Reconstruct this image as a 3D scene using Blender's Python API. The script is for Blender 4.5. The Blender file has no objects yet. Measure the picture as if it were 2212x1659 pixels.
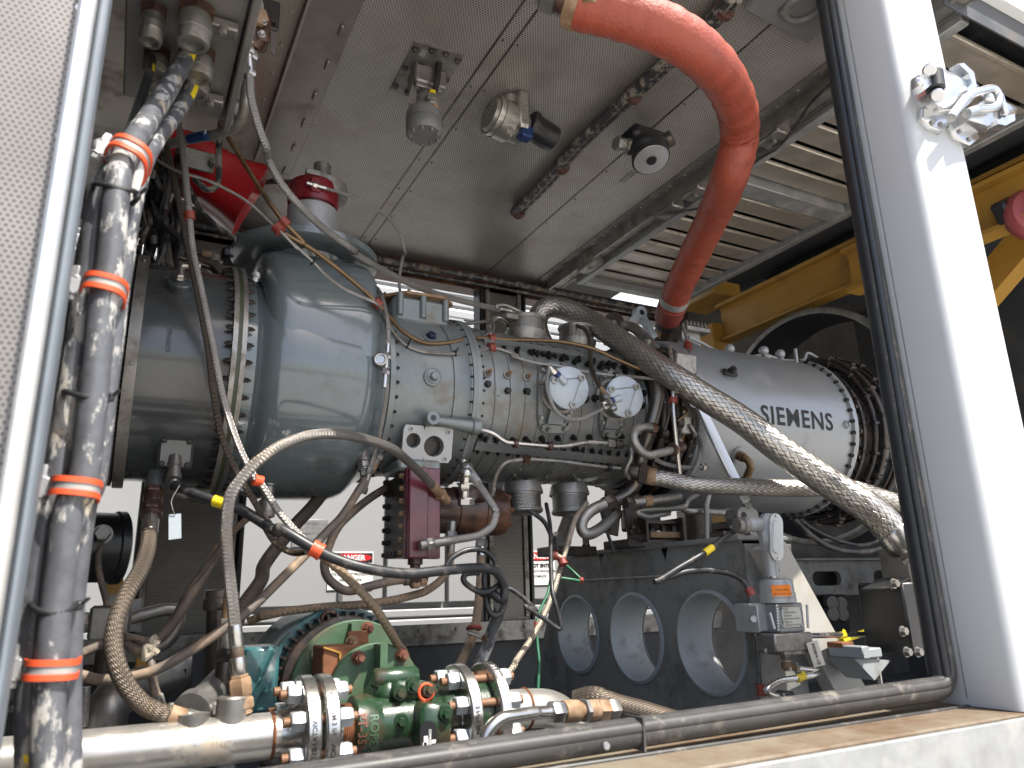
import bpy, bmesh, math, random
from mathutils import Vector, Matrix
random.seed(7)
SC = bpy.context.scene
COL = SC.collection
V = Vector
PI = math.pi
R = math.radians
# ------------------------------------------------------------------ camera
FOC, YAW, PITCH, ROLL = 1596.917, R(27.9544), R(15.734), R(-1.4548)
fw = V((math.sin(YAW)*math.cos(PITCH), math.cos(YAW)*math.cos(PITCH), math.sin(PITCH)))
rt0 = V((math.cos(YAW), -math.sin(YAW), 0)); up0 = rt0.cross(fw)
rt = rt0*math.cos(ROLL) + up0*math.sin(ROLL); up = up0*math.cos(ROLL) - rt0*math.sin(ROLL)
cam_d = bpy.data.cameras.new('camera'); cam = bpy.data.objects.new('camera', cam_d); COL.objects.link(cam)
cam_d.sensor_width = 36; cam_d.lens = FOC/2212*36; cam_d.clip_start = .02; cam_d.clip_end = 2000
cam.matrix_world = Matrix(((rt.x, up.x, -fw.x, 0), (rt.y, up.y, -fw.y, 0), (rt.z, up.z, -fw.z, 0), (0, 0, 0, 1)))
cam_d.dof.use_dof = True; cam_d.dof.focus_distance = 2.7; cam_d.dof.aperture_fstop = 5.0
SC.camera = cam
TILE = {0: (0, 0), 1: (0, 0), 2: (640, 0), 3: (1280, 0), 4: (1860, 0), 5: (0, 620), 6: (640, 620), 7: (1280, 620), 8: (1860, 620),
        9: (0, 1260), 10: (640, 1260), 11: (1280, 1260), 12: (1860, 1260)}

def ray(t, x, y):
    if t: x, y = (TILE[t][0]+x/2.5143)*.8641, (TILE[t][1]+y/2.5143)*.8641
    return (fw*FOC + rt*(x-1106) - up*(y-829.5))/FOC

def at(t, x, y, Y=None, X=None, Z=None):
    d = ray(t, x, y)
    return d*(Y/d.y if Y is not None else X/d.x if X is not None else Z/d.z)

def px(P, n):                       # metres covered by n overview pixels at point P
    return n*P.dot(fw)/FOC

AY, AZ = 2.313, .641                # turbine axis

def eng(t, x, y, r):                # the point of the engine's skin (radius r) seen at a measured place, and its normal
    d = ray(t, x, y); a = d.y**2+d.z**2; b = d.y*AY+d.z*AZ; c = AY**2+AZ**2-r*r
    k = b*b-a*c
    s = (b-math.sqrt(max(k, 0)))/a
    P = d*s; n = V((0, P.y-AY, P.z-AZ)).normalized()
    return P, n

def ang(X, deg, r):                 # point on the engine at angle (0 = towards the door, 90 = top)
    a = R(deg); return V((X, AY-r*math.cos(a), AZ+r*math.sin(a)))

# ------------------------------------------------------------------ mesh builder
def frame(n, hint=V((0, 0, 1))):
    n = n.normalized()
    if abs(n.dot(hint)) > .95: hint = V((1, 0, 0))
    u = hint.cross(n).normalized(); return u, n.cross(u).normalized(), n

class MB:
    def __init__(s): s.v = []; s.f = []; s.m = []; s.uv = []; s.sm = []
    def face(s, idx, m=0, uv=None, sm=False):
        s.f.append(idx); s.m.append(m); s.uv.append(uv); s.sm.append(sm)
    def ring_strip(s, rings, m=0, closed=True, sm=True, cap0=False, cap1=False, uvs=None):
        base = len(s.v); n = len(rings[0])
        for r in rings: s.v += [V(p) for p in r]
        for i in range(len(rings)-1):
            for j in range(n if closed else n-1):
                k = (j+1) % n
                a, b, c, d = base+i*n+j, base+i*n+k, base+(i+1)*n+k, base+(i+1)*n+j
                uv = None
                if uvs: uv = [(j/n, uvs[i]), ((j+1)/n, uvs[i]), ((j+1)/n, uvs[i+1]), (j/n, uvs[i+1])]
                s.face([a, b, c, d], m, uv, sm)
        if cap0: s.face([base+j for j in range(n)][::-1], m)
        if cap1: s.face([base+(len(rings)-1)*n+j for j in range(n)], m)
        return s
    def box(s, c, sz, rot=None, m=0, bev=.0):
        c = V(c); hx, hy, hz = [q/2 for q in sz]; M = rot or Matrix.Identity(3)
        b = min(bev, hx*.9, hy*.9, hz*.9)
        if b > 0:
            prof = lambda z, e: [(-hx+e, -hy+b, z), (-hx+b, -hy+e, z), (hx-b, -hy+e, z), (hx-e, -hy+b, z), (hx-e, hy-b, z), (hx-b, hy-e, z), (-hx+b, hy-e, z), (-hx+e, hy-b, z)]
            rings = [[c+M@V(p) for p in prof(z, e)] for z, e in ((-hz, b), (-hz+b, 0), (hz-b, 0), (hz, b))]
            return s.ring_strip(rings, m, True, False, True, True)
        q = [(-hx, -hy), (hx, -hy), (hx, hy), (-hx, hy)]
        return s.ring_strip([[c+M@V((x, y, z)) for x, y in q] for z in (-hz, hz)], m, True, False, True, True)
    def bar(s, a, b, w, h, hint=V((0, 0, 1)), m=0, bev=0):
        a, b = V(a), V(b); u, v, n = frame(b-a, hint)
        return s.box((a+b)/2, (w, h, (b-a).length), Matrix((u, v, n)).transposed(), m, bev)
    def lathe(s, o, ax, prof, seg=48, m=0, a0=0, a1=360, hint=V((0, 0, 1)), sm=True, cap=True, uv=False):
        o = V(o); u, v, n = frame(V(ax), hint); full = abs(a1-a0) >= 359.9
        k = seg if full else seg+1
        rings = [[o+n*t+u*(r*math.cos(R(a0+(a1-a0)*j/seg)))+v*(r*math.sin(R(a0+(a1-a0)*j/seg))) for j in range(k)] for t, r in prof]
        return s.ring_strip(rings, m, full, sm, cap and full and prof[0][1] > 0, cap and full and prof[-1][1] > 0, [p[0] for p in prof] if uv else None)
    def cyl(s, a, b, r, r2=None, seg=20, m=0, bev=0):
        a, b = V(a), V(b); L = (b-a).length; r2 = r if r2 is None else r2
        if bev: pr = [(0, r-bev), (bev, r), (L-bev, r2), (L, r2-bev)]
        else: pr = [(0, r), (L, r2)]
        return s.lathe(a, b-a, pr, seg, m)
    def hexa(s, p, n, r, h, m=0, washer=True, stud=False):
        p, n = V(p), V(n).normalized()
        if washer: s.lathe(p, n, [(-.001, r*1.25), (h*.18, r*1.25)], 12, m)
        s.lathe(p+n*(h*.18 if washer else 0), n, [(0, r), (h*.8, r), (h, r*.85)], 6, m, sm=False)
        if stud: s.lathe(p+n*h, n, [(0, r*.5), (h*.6, r*.5)], 8, m)
        return s
    def tube(s, pts, r, seg=16, m=0, cap=True, uv=True, squash=None):
        pts = [V(p) for p in pts]; N = len(pts)
        T = [(pts[min(i+1, N-1)]-pts[max(i-1, 0)]).normalized() for i in range(N)]
        u = frame(T[0])[0]; rings = []; d = [0]
        for i in range(N):
            u = (u-T[i]*u.dot(T[i])).normalized(); w = T[i].cross(u)
            rr = r[i] if isinstance(r, (list, tuple)) else r
            rings.append([pts[i]+u*(rr*math.cos(2*PI*j/seg))+w*(rr*math.sin(2*PI*j/seg)) for j in range(seg)])
            if i: d.append(d[-1]+(pts[i]-pts[i-1]).length)
        return s.ring_strip(rings, m, True, True, cap, cap, d if uv else None)
    def prism(s, poly, ext, m=0, sm=False):
        a = [V(p) for p in poly]; e = V(ext)
        return s.ring_strip([a, [p+e for p in a]], m, True, sm, True, True)
    def ball(s, c, r, m=0, seg=16, sc=(1, 1, 1)):
        c = V(c); rings = []
        for i in range(9):
            t = PI*(i+.02)/8.04-PI/2
            rings.append([c+V((r*sc[0]*math.cos(t)*math.cos(2*PI*j/seg), r*sc[1]*math.cos(t)*math.sin(2*PI*j/seg), r*sc[2]*math.sin(t))) for j in range(seg)])
        return s.ring_strip(rings, m, True, True, True, True)
    def torus(s, c, n, r1, r2, m=0, seg=32, ss=10, a0=0, a1=360):
        u, v, n = frame(V(n)); c = V(c)
        pts = [c+(u*math.cos(R(a0+(a1-a0)*i/seg))+v*math.sin(R(a0+(a1-a0)*i/seg)))*r1 for i in range(seg+1)]
        return s.tube(pts, r2, ss, m, cap=abs(a1-a0) < 359)
    def build(s, name, mats, parent=None, sharp=40):
        mats = mats if isinstance(mats, (list, tuple)) else [mats]
        me = bpy.data.meshes.new(name)
        xs = [p.x for p in s.v]; ys = [p.y for p in s.v]; zs = [p.z for p in s.v]
        o = V(((min(xs)+max(xs))/2, (min(ys)+max(ys))/2, min(zs)))
        me.from_pydata([p-o for p in s.v], [], s.f)
        for m in mats: me.materials.append(m)
        me.polygons.foreach_set('material_index', s.m)
        me.polygons.foreach_set('use_smooth', s.sm)
        if any(u for u in s.uv):
            l = me.uv_layers.new(name='UVMap'); k = 0
            for f, u in zip(s.f, s.uv):
                for q in range(len(f)):
                    l.data[k].uv = u[q] if u else (0, 0); k += 1
        me.set_sharp_from_angle(angle=R(sharp))
        me.update()
        ob = bpy.data.objects.new(name, me); COL.objects.link(ob)
        if parent:
            ob.parent = parent; ob.location = o-wloc(parent)
        else: ob.location = o
        return ob

def wloc(o):
    l = o.location.copy()
    while o.parent: o = o.parent; l += o.location
    return l

def tag(o, label=None, cat=None, group=None, kind=None):
    if label: o['label'] = label
    if cat: o['category'] = cat
    if group: o['group'] = group
    if kind: o['kind'] = kind
    return o

def thing(name, loc, label, cat, group=None):
    o = bpy.data.objects.new(name, None); COL.objects.link(o); o.location = loc
    o.empty_display_size = .05
    return tag(o, label, cat, group)

def copy_tree(o, parent=None, off=None):
    c = o.copy(); COL.objects.link(c)
    if parent: c.parent = parent
    if off: c.location = o.location+V(off)
    for ch in list(o.children): copy_tree(ch, c)
    return c

def smooth(pts, n=10):              # Catmull-Rom through pts
    pts = [V(p) for p in pts]
    if len(pts) < 3:
        return [pts[0].lerp(pts[-1], i/n) for i in range(n+1)]
    q = [pts[0]*2-pts[1]]+pts+[pts[-1]*2-pts[-2]]; out = []
    for i in range(1, len(q)-2):
        a, b, c, d = q[i-1:i+3]
        for k in range(n):
            t = k/n
            out.append(.5*((2*b)+(c-a)*t+(2*a-5*b+4*c-d)*t*t+(3*b-a-3*c+d)*t**3))
    out.append(q[-2]); return out

def rounded(pts, r, n=6):           # straight runs with rounded bends (hard tube)
    pts = [V(p) for p in pts]; out = [pts[0]]
    for i in range(1, len(pts)-1):
        a, b, c = pts[i-1:i+2]; l = min(r, (a-b).length*.45, (c-b).length*.45)
        p, q = b+(a-b).normalized()*l, b+(c-b).normalized()*l
        for k in range(n+1):
            t = k/n; out.append(p*(1-t)**2+b*2*t*(1-t)+q*t*t)
    out.append(pts[-1]); return out

def path(s, Y=None):                # 'tile:x,y,Y x,y,Y ...' -> points
    out = []; t = 0
    for w in s.split():
        if ':' in w: a, w = w.split(':'); t = int(a)
        q = [float(k) for k in w.split(',')]
        out.append(at(t, q[0], q[1], Y=q[2] if len(q) > 2 else Y))
    return out

def text_mesh(txt, size, fn, name, m, parent=None, bold=0, align='CENTER', spacing=1, track=1, cut=0):
    cu = bpy.data.curves.new('txt', 'FONT'); cu.body = txt; cu.size = size; cu.align_x = align; cu.align_y = 'CENTER'
    cu.offset = bold; cu.space_line = spacing; cu.space_character = track; cu.resolution_u = 3
    ob = bpy.data.objects.new('txt', cu); COL.objects.link(ob)
    dg = bpy.context.evaluated_depsgraph_get(); dg.update()
    me = bpy.data.meshes.new_from_object(ob.evaluated_get(dg))
    bpy.data.objects.remove(ob); bpy.data.curves.remove(cu)
    if cut:
        bm = bmesh.new(); bm.from_mesh(me); bmesh.ops.triangulate(bm, faces=bm.faces[:])
        for ax in (0, 1):
            lo, hi = min(v.co[ax] for v in bm.verts), max(v.co[ax] for v in bm.verts); k = lo+cut
            while k < hi:
                no = (1, 0, 0) if ax == 0 else (0, 1, 0)
                bmesh.ops.bisect_plane(bm, geom=bm.verts[:]+bm.edges[:]+bm.faces[:], plane_co=tuple(k*q for q in no), plane_no=no); k += cut
        bm.to_mesh(me); bm.free()
    b = MB(); b.v = [fn(v.co.x, v.co.y) for v in me.vertices]
    for p in me.polygons: b.face(list(p.vertices))
    bpy.data.meshes.remove(me)
    return b.build(name, m, parent)

def flat(o, u, v):                  # 2D -> 3D on a plane
    o, u, v = V(o), V(u).normalized(), V(v).normalized()
    return lambda x, y: o+u*x+v*y
# ------------------------------------------------------------------ materials
class NT:
    def __init__(s, name):
        s.mat = bpy.data.materials.new(name); s.mat.use_nodes = True; s.t = s.mat.node_tree; s.n = s.t.nodes; s.l = s.t.links
        s.b = s.n['Principled BSDF']
    def new(s, typ, **kw):
        n = s.n.new(typ)
        for k, v in kw.items(): setattr(n, k, v)
        return n
    def math(s, op, a, b=None):
        n = s.new('ShaderNodeMath', operation=op)
        for i, q in enumerate((a, b)):
            if q is None: continue
            if isinstance(q, (int, float)): n.inputs[i].default_value = q
            else: s.l.new(q, n.inputs[i])
        return n.outputs[0]
    def ramp(s, fac, stops):
        n = s.new('ShaderNodeValToRGB'); e = n.color_ramp.elements
        while len(e) < len(stops): e.new(.5)
        for q, (p, c) in zip(e, stops): q.position = p; q.color = (*c, 1) if len(c) == 3 else c
        s.l.new(fac, n.inputs[0]); return n.outputs[0]
    def noise(s, scale, detail=5, rough=.6, vec=None, dist=0):
        n = s.new('ShaderNodeTexNoise'); n.inputs['Scale'].default_value = scale; n.inputs['Detail'].default_value = detail
        n.inputs['Roughness'].default_value = rough; n.inputs['Distortion'].default_value = dist
        s.l.new(vec or s.coord(), n.inputs['Vector']); return n.outputs['Fac']
    def coord(s, scale=None):
        n = s.new('ShaderNodeTexCoord').outputs['Object']
        if scale:
            q = s.new('ShaderNodeMapping'); q.inputs['Scale'].default_value = scale; s.l.new(n, q.inputs[0]); n = q.outputs[0]
        return n
    def mix(s, fac, a, b):
        n = s.new('ShaderNodeMix', data_type='RGBA')
        for i, q in ((0, fac), (6, a), (7, b)):
            if isinstance(q, (int, float)): n.inputs[i].default_value = q
            elif isinstance(q, tuple): n.inputs[i].default_value = (*q, 1)
            else: s.l.new(q, n.inputs[i])
        return n.outputs[2]
    def setv(s, name, v):
        if isinstance(v, (int, float)): s.b.inputs[name].default_value = v
        elif isinstance(v, tuple): s.b.inputs[name].default_value = (*v, 1)
        else: s.l.new(v, s.b.inputs[name])
    def bump(s, h, strength=.3, dist=.001):
        n = s.new('ShaderNodeBump'); n.inputs['Strength'].default_value = strength; n.inputs['Distance'].default_value = dist
        s.l.new(h, n.inputs['Height']); s.l.new(n.outputs[0], s.b.inputs['Normal'])

def mat(name, col, rough=.5, metal=0, var=.25, vs=9, dirt=None, da=.5, ds=5, bump=0, bs=300, coat=0, streak=None, bd=.001):
    t = NT(name); c2 = tuple(c*(1-var) for c in col); c1 = tuple(min(1, c*(1+var*.6)) for c in col)
    co = t.coord(streak) if streak else None
    n = t.noise(vs, 6, .65, co)
    c = t.ramp(n, [(.3, c2), (.7, c1)])
    rg = t.math('ADD', t.math('MULTIPLY', t.math('SUBTRACT', n, .5), .35), rough)
    if dirt:
        d = t.ramp(t.noise(ds, 8, .7, co), [(.62-da*.35, (0, 0, 0)), (.72-da*.1, (1, 1, 1))])
        c = t.mix(d, c, dirt); rg = t.math('ADD', rg, t.math('MULTIPLY', d, .25))
        if metal: t.setv('Metallic', t.math('SUBTRACT', metal, t.math('MULTIPLY', d, metal*.8)))
    elif metal: t.setv('Metallic', metal)
    t.setv('Base Color', c); t.setv('Roughness', rg)
    if coat: t.setv('Coat Weight', coat); t.setv('Coat Roughness', .12)
    if bump: t.bump(t.noise(bs, 4), bump, bd)
    return t.mat

def braid(name, N=20, k=55, steel=(.50, .48, .45), gap=(.03, .03, .03), rough=.32, dirt=None, da=.4, metal=.9):
    t = NT(name); uv = t.new('ShaderNodeUVMap').outputs[0]; sp = t.new('ShaderNodeSeparateXYZ'); t.l.new(uv, sp.inputs[0])
    a = t.math('ADD', t.math('MULTIPLY', sp.outputs[0], N), t.math('MULTIPLY', sp.outputs[1], k))
    b = t.math('SUBTRACT', t.math('MULTIPLY', sp.outputs[0], N), t.math('MULTIPLY', sp.outputs[1], k))
    chk = t.math('MODULO', t.math('ABSOLUTE', t.math('ADD', t.math('FLOOR', a), t.math('FLOOR', b))), 2)
    hump = lambda q: t.math('SUBTRACT', 1, t.math('POWER', t.math('ABSOLUTE', t.math('SUBTRACT', t.math('MULTIPLY', t.math('FRACT', q), 2), 1)), 2.2))
    ha, hb = hump(a), hump(b)
    h = t.math('ADD', t.math('MULTIPLY', chk, ha), t.math('MULTIPLY', t.math('SUBTRACT', 1, chk), hb))
    lo = t.math('MINIMUM', h, t.math('ADD', t.math('MULTIPLY', t.math('ADD', ha, hb), .5), .25))
    g = t.ramp(lo, [(.16, (0, 0, 0)), (.56, (1, 1, 1))])
    n = t.noise(14, 5)
    c = t.ramp(n, [(.3, tuple(q*.75 for q in steel)), (.7, steel)])
    if dirt: c = t.mix(t.ramp(t.noise(7, 7, .7), [(.62-da*.35, (0, 0, 0)), (.74-da*.1, (1, 1, 1))]), c, dirt)
    t.setv('Base Color', t.mix(g, gap, c)); t.setv('Metallic', t.math('MULTIPLY', g, metal))
    t.setv('Roughness', rough); t.bump(lo, .9, .0015)
    return t.mat

def perforated(name, steel, hole, pitch, rad, axes='xy', metal=.6, rough=.42, var=.2, vs=3, dirt=None, da=.4):
    t = NT(name); sp = t.new('ShaderNodeSeparateXYZ'); t.l.new(t.coord(), sp.inputs[0])
    ix = {'x': 0, 'y': 1, 'z': 2}
    x = t.math('DIVIDE', sp.outputs[ix[axes[0]]], pitch); y = t.math('DIVIDE', sp.outputs[ix[axes[1]]], pitch*.866)
    row = t.math('FLOOR', y); xo = t.math('ADD', x, t.math('MULTIPLY', t.math('MODULO', t.math('ABSOLUTE', row), 2), .5))
    dx = t.math('SUBTRACT', t.math('FRACT', xo), .5); dy = t.math('MULTIPLY', t.math('SUBTRACT', t.math('FRACT', y), .5), .866)
    d = t.math('SQRT', t.math('ADD', t.math('MULTIPLY', dx, dx), t.math('MULTIPLY', dy, dy)))
    g = t.ramp(d, [(rad-.03, (0, 0, 0)), (rad+.03, (1, 1, 1))])
    n = t.noise(vs, 6, .62)
    c = t.ramp(n, [(.3, tuple(q*(1-var) for q in steel)), (.7, tuple(q*(1+var*.5) for q in steel))])
    if dirt: c = t.mix(t.ramp(t.noise(2.2, 7, .7), [(.62-da*.35, (0, 0, 0)), (.8-da*.1, (1, 1, 1))]), c, dirt)
    t.setv('Base Color', t.mix(g, hole, c)); t.setv('Metallic', t.math('MULTIPLY', g, metal))
    t.setv('Roughness', t.math('ADD', rough, t.math('MULTIPLY', t.math('SUBTRACT', n, .5), .4)))
    t.bump(t.noise(2.5, 3), .25, .02)
    return t.mat

def flaky(name, base, flake, amt=.5, scale=16, tint=(.62, .5, .3)):
    t = NT(name); co = t.coord((1, 1, .45))
    d = t.ramp(t.noise(scale, 9, .68, co), [(.62-amt*.2, (0, 0, 0)), (.67-amt*.2, (1, 1, 1))])
    fl = t.mix(t.ramp(t.noise(11, 5), [(.55, (0, 0, 0)), (.66, (1, 1, 1))]), flake, tint)
    c = t.ramp(t.noise(30, 5), [(.3, tuple(q*.7 for q in base)), (.7, tuple(q*1.3 for q in base))])
    t.setv('Base Color', t.mix(d, c, fl)); t.setv('Roughness', t.math('ADD', .38, t.math('MULTIPLY', d, .4)))
    t.bump(d, .4, .0012)
    return t.mat

M = {}
dust = (.36, .25, .16)
M['blue_grey'] = mat('blue grey gloss paint', (.125, .152, .160), .13, 0, .08, 4, (.075, .08, .08), .2, 3, .10, 28, .8)
M['inlet_paint'] = mat('dark grey gloss paint', (.056, .064, .068), .17, 0, .12, 5, (.035, .032, .029), .35, 4, .10, 40, .6)
M['cast'] = mat('painted casting', (.20, .225, .225), .34, .25, .2, 7, (.17, .14, .10), .2, 6, .2, 120)
M['compressor'] = mat('compressor casing alloy', (.225, .242, .238), .36, .45, .2, 8, (.17, .14, .10), .3, 7, .2, 150)
M['silver'] = mat('silver heat paint', (.28, .295, .305), .34, .4, .05, 5, (.23, .235, .235), .1, 4, .05, 200)
M['steel'] = mat('stainless steel', (.55, .53, .50), .26, .95, .15, 18, (.30, .26, .22), .1, 9)
M['dull_steel'] = mat('dull steel', (.32, .31, .29), .42, .8, .3, 14, (.14, .11, .08), .35, 12, .15, 200)
M['dark_steel'] = mat('heat darkened steel', (.085, .075, .068), .4, .7, .35, 12, (.10, .07, .05), .3, 9, .2, 200)
M['bolt'] = mat('black bolt', (.035, .033, .03), .38, .7, .3, 60)
M['black'] = mat('black paint', (.018, .019, .021), .35, 0, .3, 8, (.06, .055, .05), .15, 8)
M['rubber'] = mat('black rubber', (.020, .022, .025), .36, 0, .2, 12, (.08, .075, .07), .1, 7, .1, 250)
M['rubber_dusty'] = mat('dusty rubber seal', (.055, .054, .053), .5, 0, .3, 10, (.20, .18, .15), .2, 16, .2, 120)
M['cable'] = mat('black cable', (.02, .021, .023), .42, 0, .3, 25, (.15, .13, .11), .25, 20, .1, 300)
M['cable_flake'] = flaky('black cable with flaking white coat', (.085, .09, .10), (.36, .355, .34), .50, 24, (.36, .29, .18))
M['cable_flake_dark'] = flaky('dark cable with flaking coat', (.035, .036, .038), (.24, .22, .19), .55, 26, (.2, .15, .1))
M['white'] = mat('white paint', (.74, .76, .76), .42, 0, .04, 3, (.60, .59, .56), .15, 3)
M['jamb'] = mat('grey white jamb paint', (.44, .455, .465), .38, 0, .03, 3, (.50, .50, .48), -.1, 14)
M['sill'] = mat('dirty cream sill', (.21, .18, .13), .6, 0, .2, 5, (.105, .062, .03), .68, 3.5, .2, 90)
M['alu'] = mat('aluminium', (.60, .61, .61), .35, .7, .12, 12)
M['galv'] = mat('galvanised edge', (.30, .31, .31), .45, .35, .2, 14, (.36, .345, .31), .3, 8)
M['blue_gasket'] = mat('blue grey gasket', (.14, .165, .19), .5, 0, .15, 10)
M['red_hose'] = mat('orange red silicone sleeve', (.29, .055, .028), .5, 0, .14, 9, (.19, .036, .022), .25, 12, .7, 110, .05, None, .004)
M['red_dark'] = mat('dark red sleeve end', (.20, .04, .03), .45, 0, .2, 15)
M['orange'] = mat('orange red rubber', (.68, .085, .025), .5, 0, .1, 10)
M['clamp_red'] = mat('dull red cushion clamp', (.24, .045, .03), .5, 0, .3, 30)
M['red'] = mat('red gloss paint', (.42, .012, .018), .24, 0, .15, 8, (.2, .02, .02), .15, 6, 0, 1, .4)
M['green'] = mat('green pump paint', (.017, .046, .021), .3, 0, .4, 14, (.085, .04, .025), .38, 9, .5, 140, .3)
M['green_light'] = mat('pale green plate paint', (.060, .118, .063), .45, 0, .25, 12, (.10, .065, .04), .3, 7, .5, 120)
M['teal'] = mat('teal motor paint', (.035, .12, .13), .32, 0, .2, 12, (.03, .06, .06), .3, 9, .35, 110, .3)
M['rust'] = mat('rust', (.22, .085, .035), .7, 0, .45, 16, (.10, .045, .02), .4, 12, .3, 120)
M['brown_rust'] = mat('dark brown coated steel', (.07, .035, .025), .35, .2, .5, 12, (.20, .085, .04), .35, 7, .15, 80, .2)
M['purple'] = mat('purple red paint', (.125, .022, .04), .28, 0, .4, 9, (.07, .02, .03), .3, 7, .1, 60, .4)
M['black_oily'] = mat('oily black casting', (.02, .017, .016), .3, .2, .4, 14, (.06, .035, .022), .35, 12, .3, 110)
M['brass'] = mat('dusty brass fitting', (.27, .17, .095), .6, .25, .35, 30, dust, .45, 25, .3, 200)
M['yellow'] = mat('yellow beam paint', (.40, .22, .038), .45, 0, .12, 4, (.30, .17, .045), .25, 5)
M['yellow_tag'] = mat('yellow marker', (.80, .60, .02), .45, 0, .06, 20)
M['ped'] = mat('dark grey skid paint', (.205, .208, .198), .5, 0, .12, 6, (.085, .078, .07), .4, 5, .12, 80)
M['ped_light'] = mat('bare grey skid plate', (.42, .41, .38), .55, 0, .12, 7, (.36, .30, .20), .3, 5)
M['hole_paint'] = mat('pale grey sleeve paint', (.30, .33, .34), .42, 0, .10, 5, (.17, .155, .14), .2, 5)
M['stain_pipe'] = mat('stained stainless pipe', (.60, .575, .53), .3, .8, .12, 12, (.40, .31, .21), .12, 6, .1, 60)
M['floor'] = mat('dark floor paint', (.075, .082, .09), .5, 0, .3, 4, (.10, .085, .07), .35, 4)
M['ground'] = mat('sandy yard', (.44, .42, .385), .9, 0, .15, 1)
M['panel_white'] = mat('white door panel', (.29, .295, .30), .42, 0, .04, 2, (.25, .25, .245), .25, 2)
M['dusty_hose'] = mat('dust coated hose', (.14, .115, .095), .6, .1, .3, 20, dust, .4, 9, .4, 260)
M['orange_label'] = mat('orange label', (.85, .22, .01), .5, 0, .1, 200)
M['alu_cast'] = mat('cast aluminium paint', (.36, .37, .375), .4, .3, .12, 15)
M['blue'] = mat('blue anodised', (.012, .035, .14), .35, .3)
M['blue_dark'] = mat('dark blue cap', (.012, .02, .05), .4, 0)
M['ink'] = mat('black ink', (.006, .006, .007), .6)
M['white_sign'] = mat('white sign', (.72, .72, .70), .45, 0, .03)
M['sign_red'] = mat('sign red', (.50, .012, .02), .4, 0, .05)
M['green_wire'] = mat('green wire', (.015, .11, .05), .45)
M['straw'] = mat('rope twine', (.42, .36, .28), .8, 0, .2, 60, bump=.4, bs=200)
M['louvre'] = mat('louvre slat steel', (.46, .42, .365), .38, .55, .2, 6, (.22, .17, .12), .3, 6)
M['beige_steel'] = mat('brushed sheet steel', (.30, .275, .245), .36, .7, .2, 4, (.16, .13, .11), .3, 3, .1, 30)
M['cap_white'] = mat('pale blue grey valve cap', (.40, .45, .49), .4, .25, .12, 18)
M['pale_tag'] = mat('stamped aluminium tag', (.45, .45, .44), .38, .8, .2, 30)
M['olive'] = mat('olive gasket', (.05, .06, .03), .5)
M['bronze'] = mat('bronze tube', (.20, .13, .07), .4, .7, .25, 20)
M['ceil'] = perforated('perforated ceiling steel', (.50, .475, .44), (.10, .093, .085), .0105, .31, 'xy', .5, .38, .3, 1.4, (.30, .265, .22), .45)
M['perf_y'] = perforated('perforated wall steel', (.30, .285, .265), (.02, .02, .02), .0085, .33, 'xz', .6, .4, .3, 3, (.12, .10, .085), .4)
M['door_perf'] = perforated('perforated door skin', (.20, .19, .18), (.07, .066, .062), .0078, .30, 'xz', .3, .5, .12, 3)
M['valve_mesh'] = braid('woven valve screen', 30, 85, (.30, .29, .27), (.015, .015, .015))
M['braid_big'] = braid('broad steel braid', 17, 29, (.56, .53, .48))
M['braid_mid'] = braid('steel braid', 20, 120, (.36, .34, .31), (.03, .03, .03), .4, (.30, .24, .18), .3)
M['braid_fine'] = braid('fine steel braid', 12, 110, (.46, .43, .40), (.05, .045, .04), .36)
M['braid_dirty'] = braid('dirty steel braid', 22, 95, (.145, .118, .092), (.015, .013, .011), .45, (.11, .08, .05), .35, .7)
M['braid_dust'] = braid('dust caked braid', 16, 70, (.34, .26, .18), (.09, .065, .045), .6, dust, .6, .25)
M['braid_big2'] = braid('medium steel braid', 16, 42, (.56, .53, .48))
M['braid_mid2'] = braid('clean steel braid', 18, 130, (.52, .50, .47), (.05, .05, .05), .34)
M['steel_hose'] = braid('pale fine braid', 12, 120, (.50, .49, .47), (.08, .08, .08), .36)
M['steel_hose2'] = braid('golden fine braid', 12, 110, (.50, .43, .34), (.08, .07, .055), .36)
M['dark_steel2'] = mat('warm dark steel', (.16, .145, .13), .33, .85, .3, 8, (.10, .07, .05), .3, 9, .1, 200)
M['rust2'] = mat('red brown rust', (.17, .065, .04), .55, .2, .3, 30)
M['zinc'] = mat('zinc plated nut', (.52, .55, .56), .34, .6, .12, 25)
M['galv_dark'] = mat('grey sheet steel box', (.27, .265, .25), .42, .5, .15, 5, (.20, .18, .16), .3, 4)
M['alu_dark'] = mat('dull grey cast head', (.19, .195, .195), .45, .2, .15, 12)
M['steel2'] = mat('silver transmitter alloy', (.40, .385, .35), .3, .75, .15, 16)
M['black2'] = mat('matt black shell', (.012, .013, .017), .6, 0, .3, 8)  # near black all over the exhaust collar shell
M['polish'] = mat('polished cast zinc', (.62, .63, .64), .22, .85, .1, 20, bump=.1, bs=60)
M['red_dull'] = mat('faded red plastic', (.30, .06, .065), .45, 0, .15, 10)
M['stud'] = mat('rusty stud thread', (.20, .105, .055), .6, .2, .3, 30)
M['stencil'] = mat('faded brown stencil', (.33, .27, .20), .6)
M['clamp_dull'] = mat('dull brown cushion clamp', (.10, .045, .035), .6, 0, .3, 30)  # darker, browner version of the cushion clamp colour
M['stamp'] = mat('stamped dark paint', (.03, .034, .036), .4)
M['red_deep'] = mat('wine red paint', (.17, .010, .016), .3, 0, .2, 8)
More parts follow.
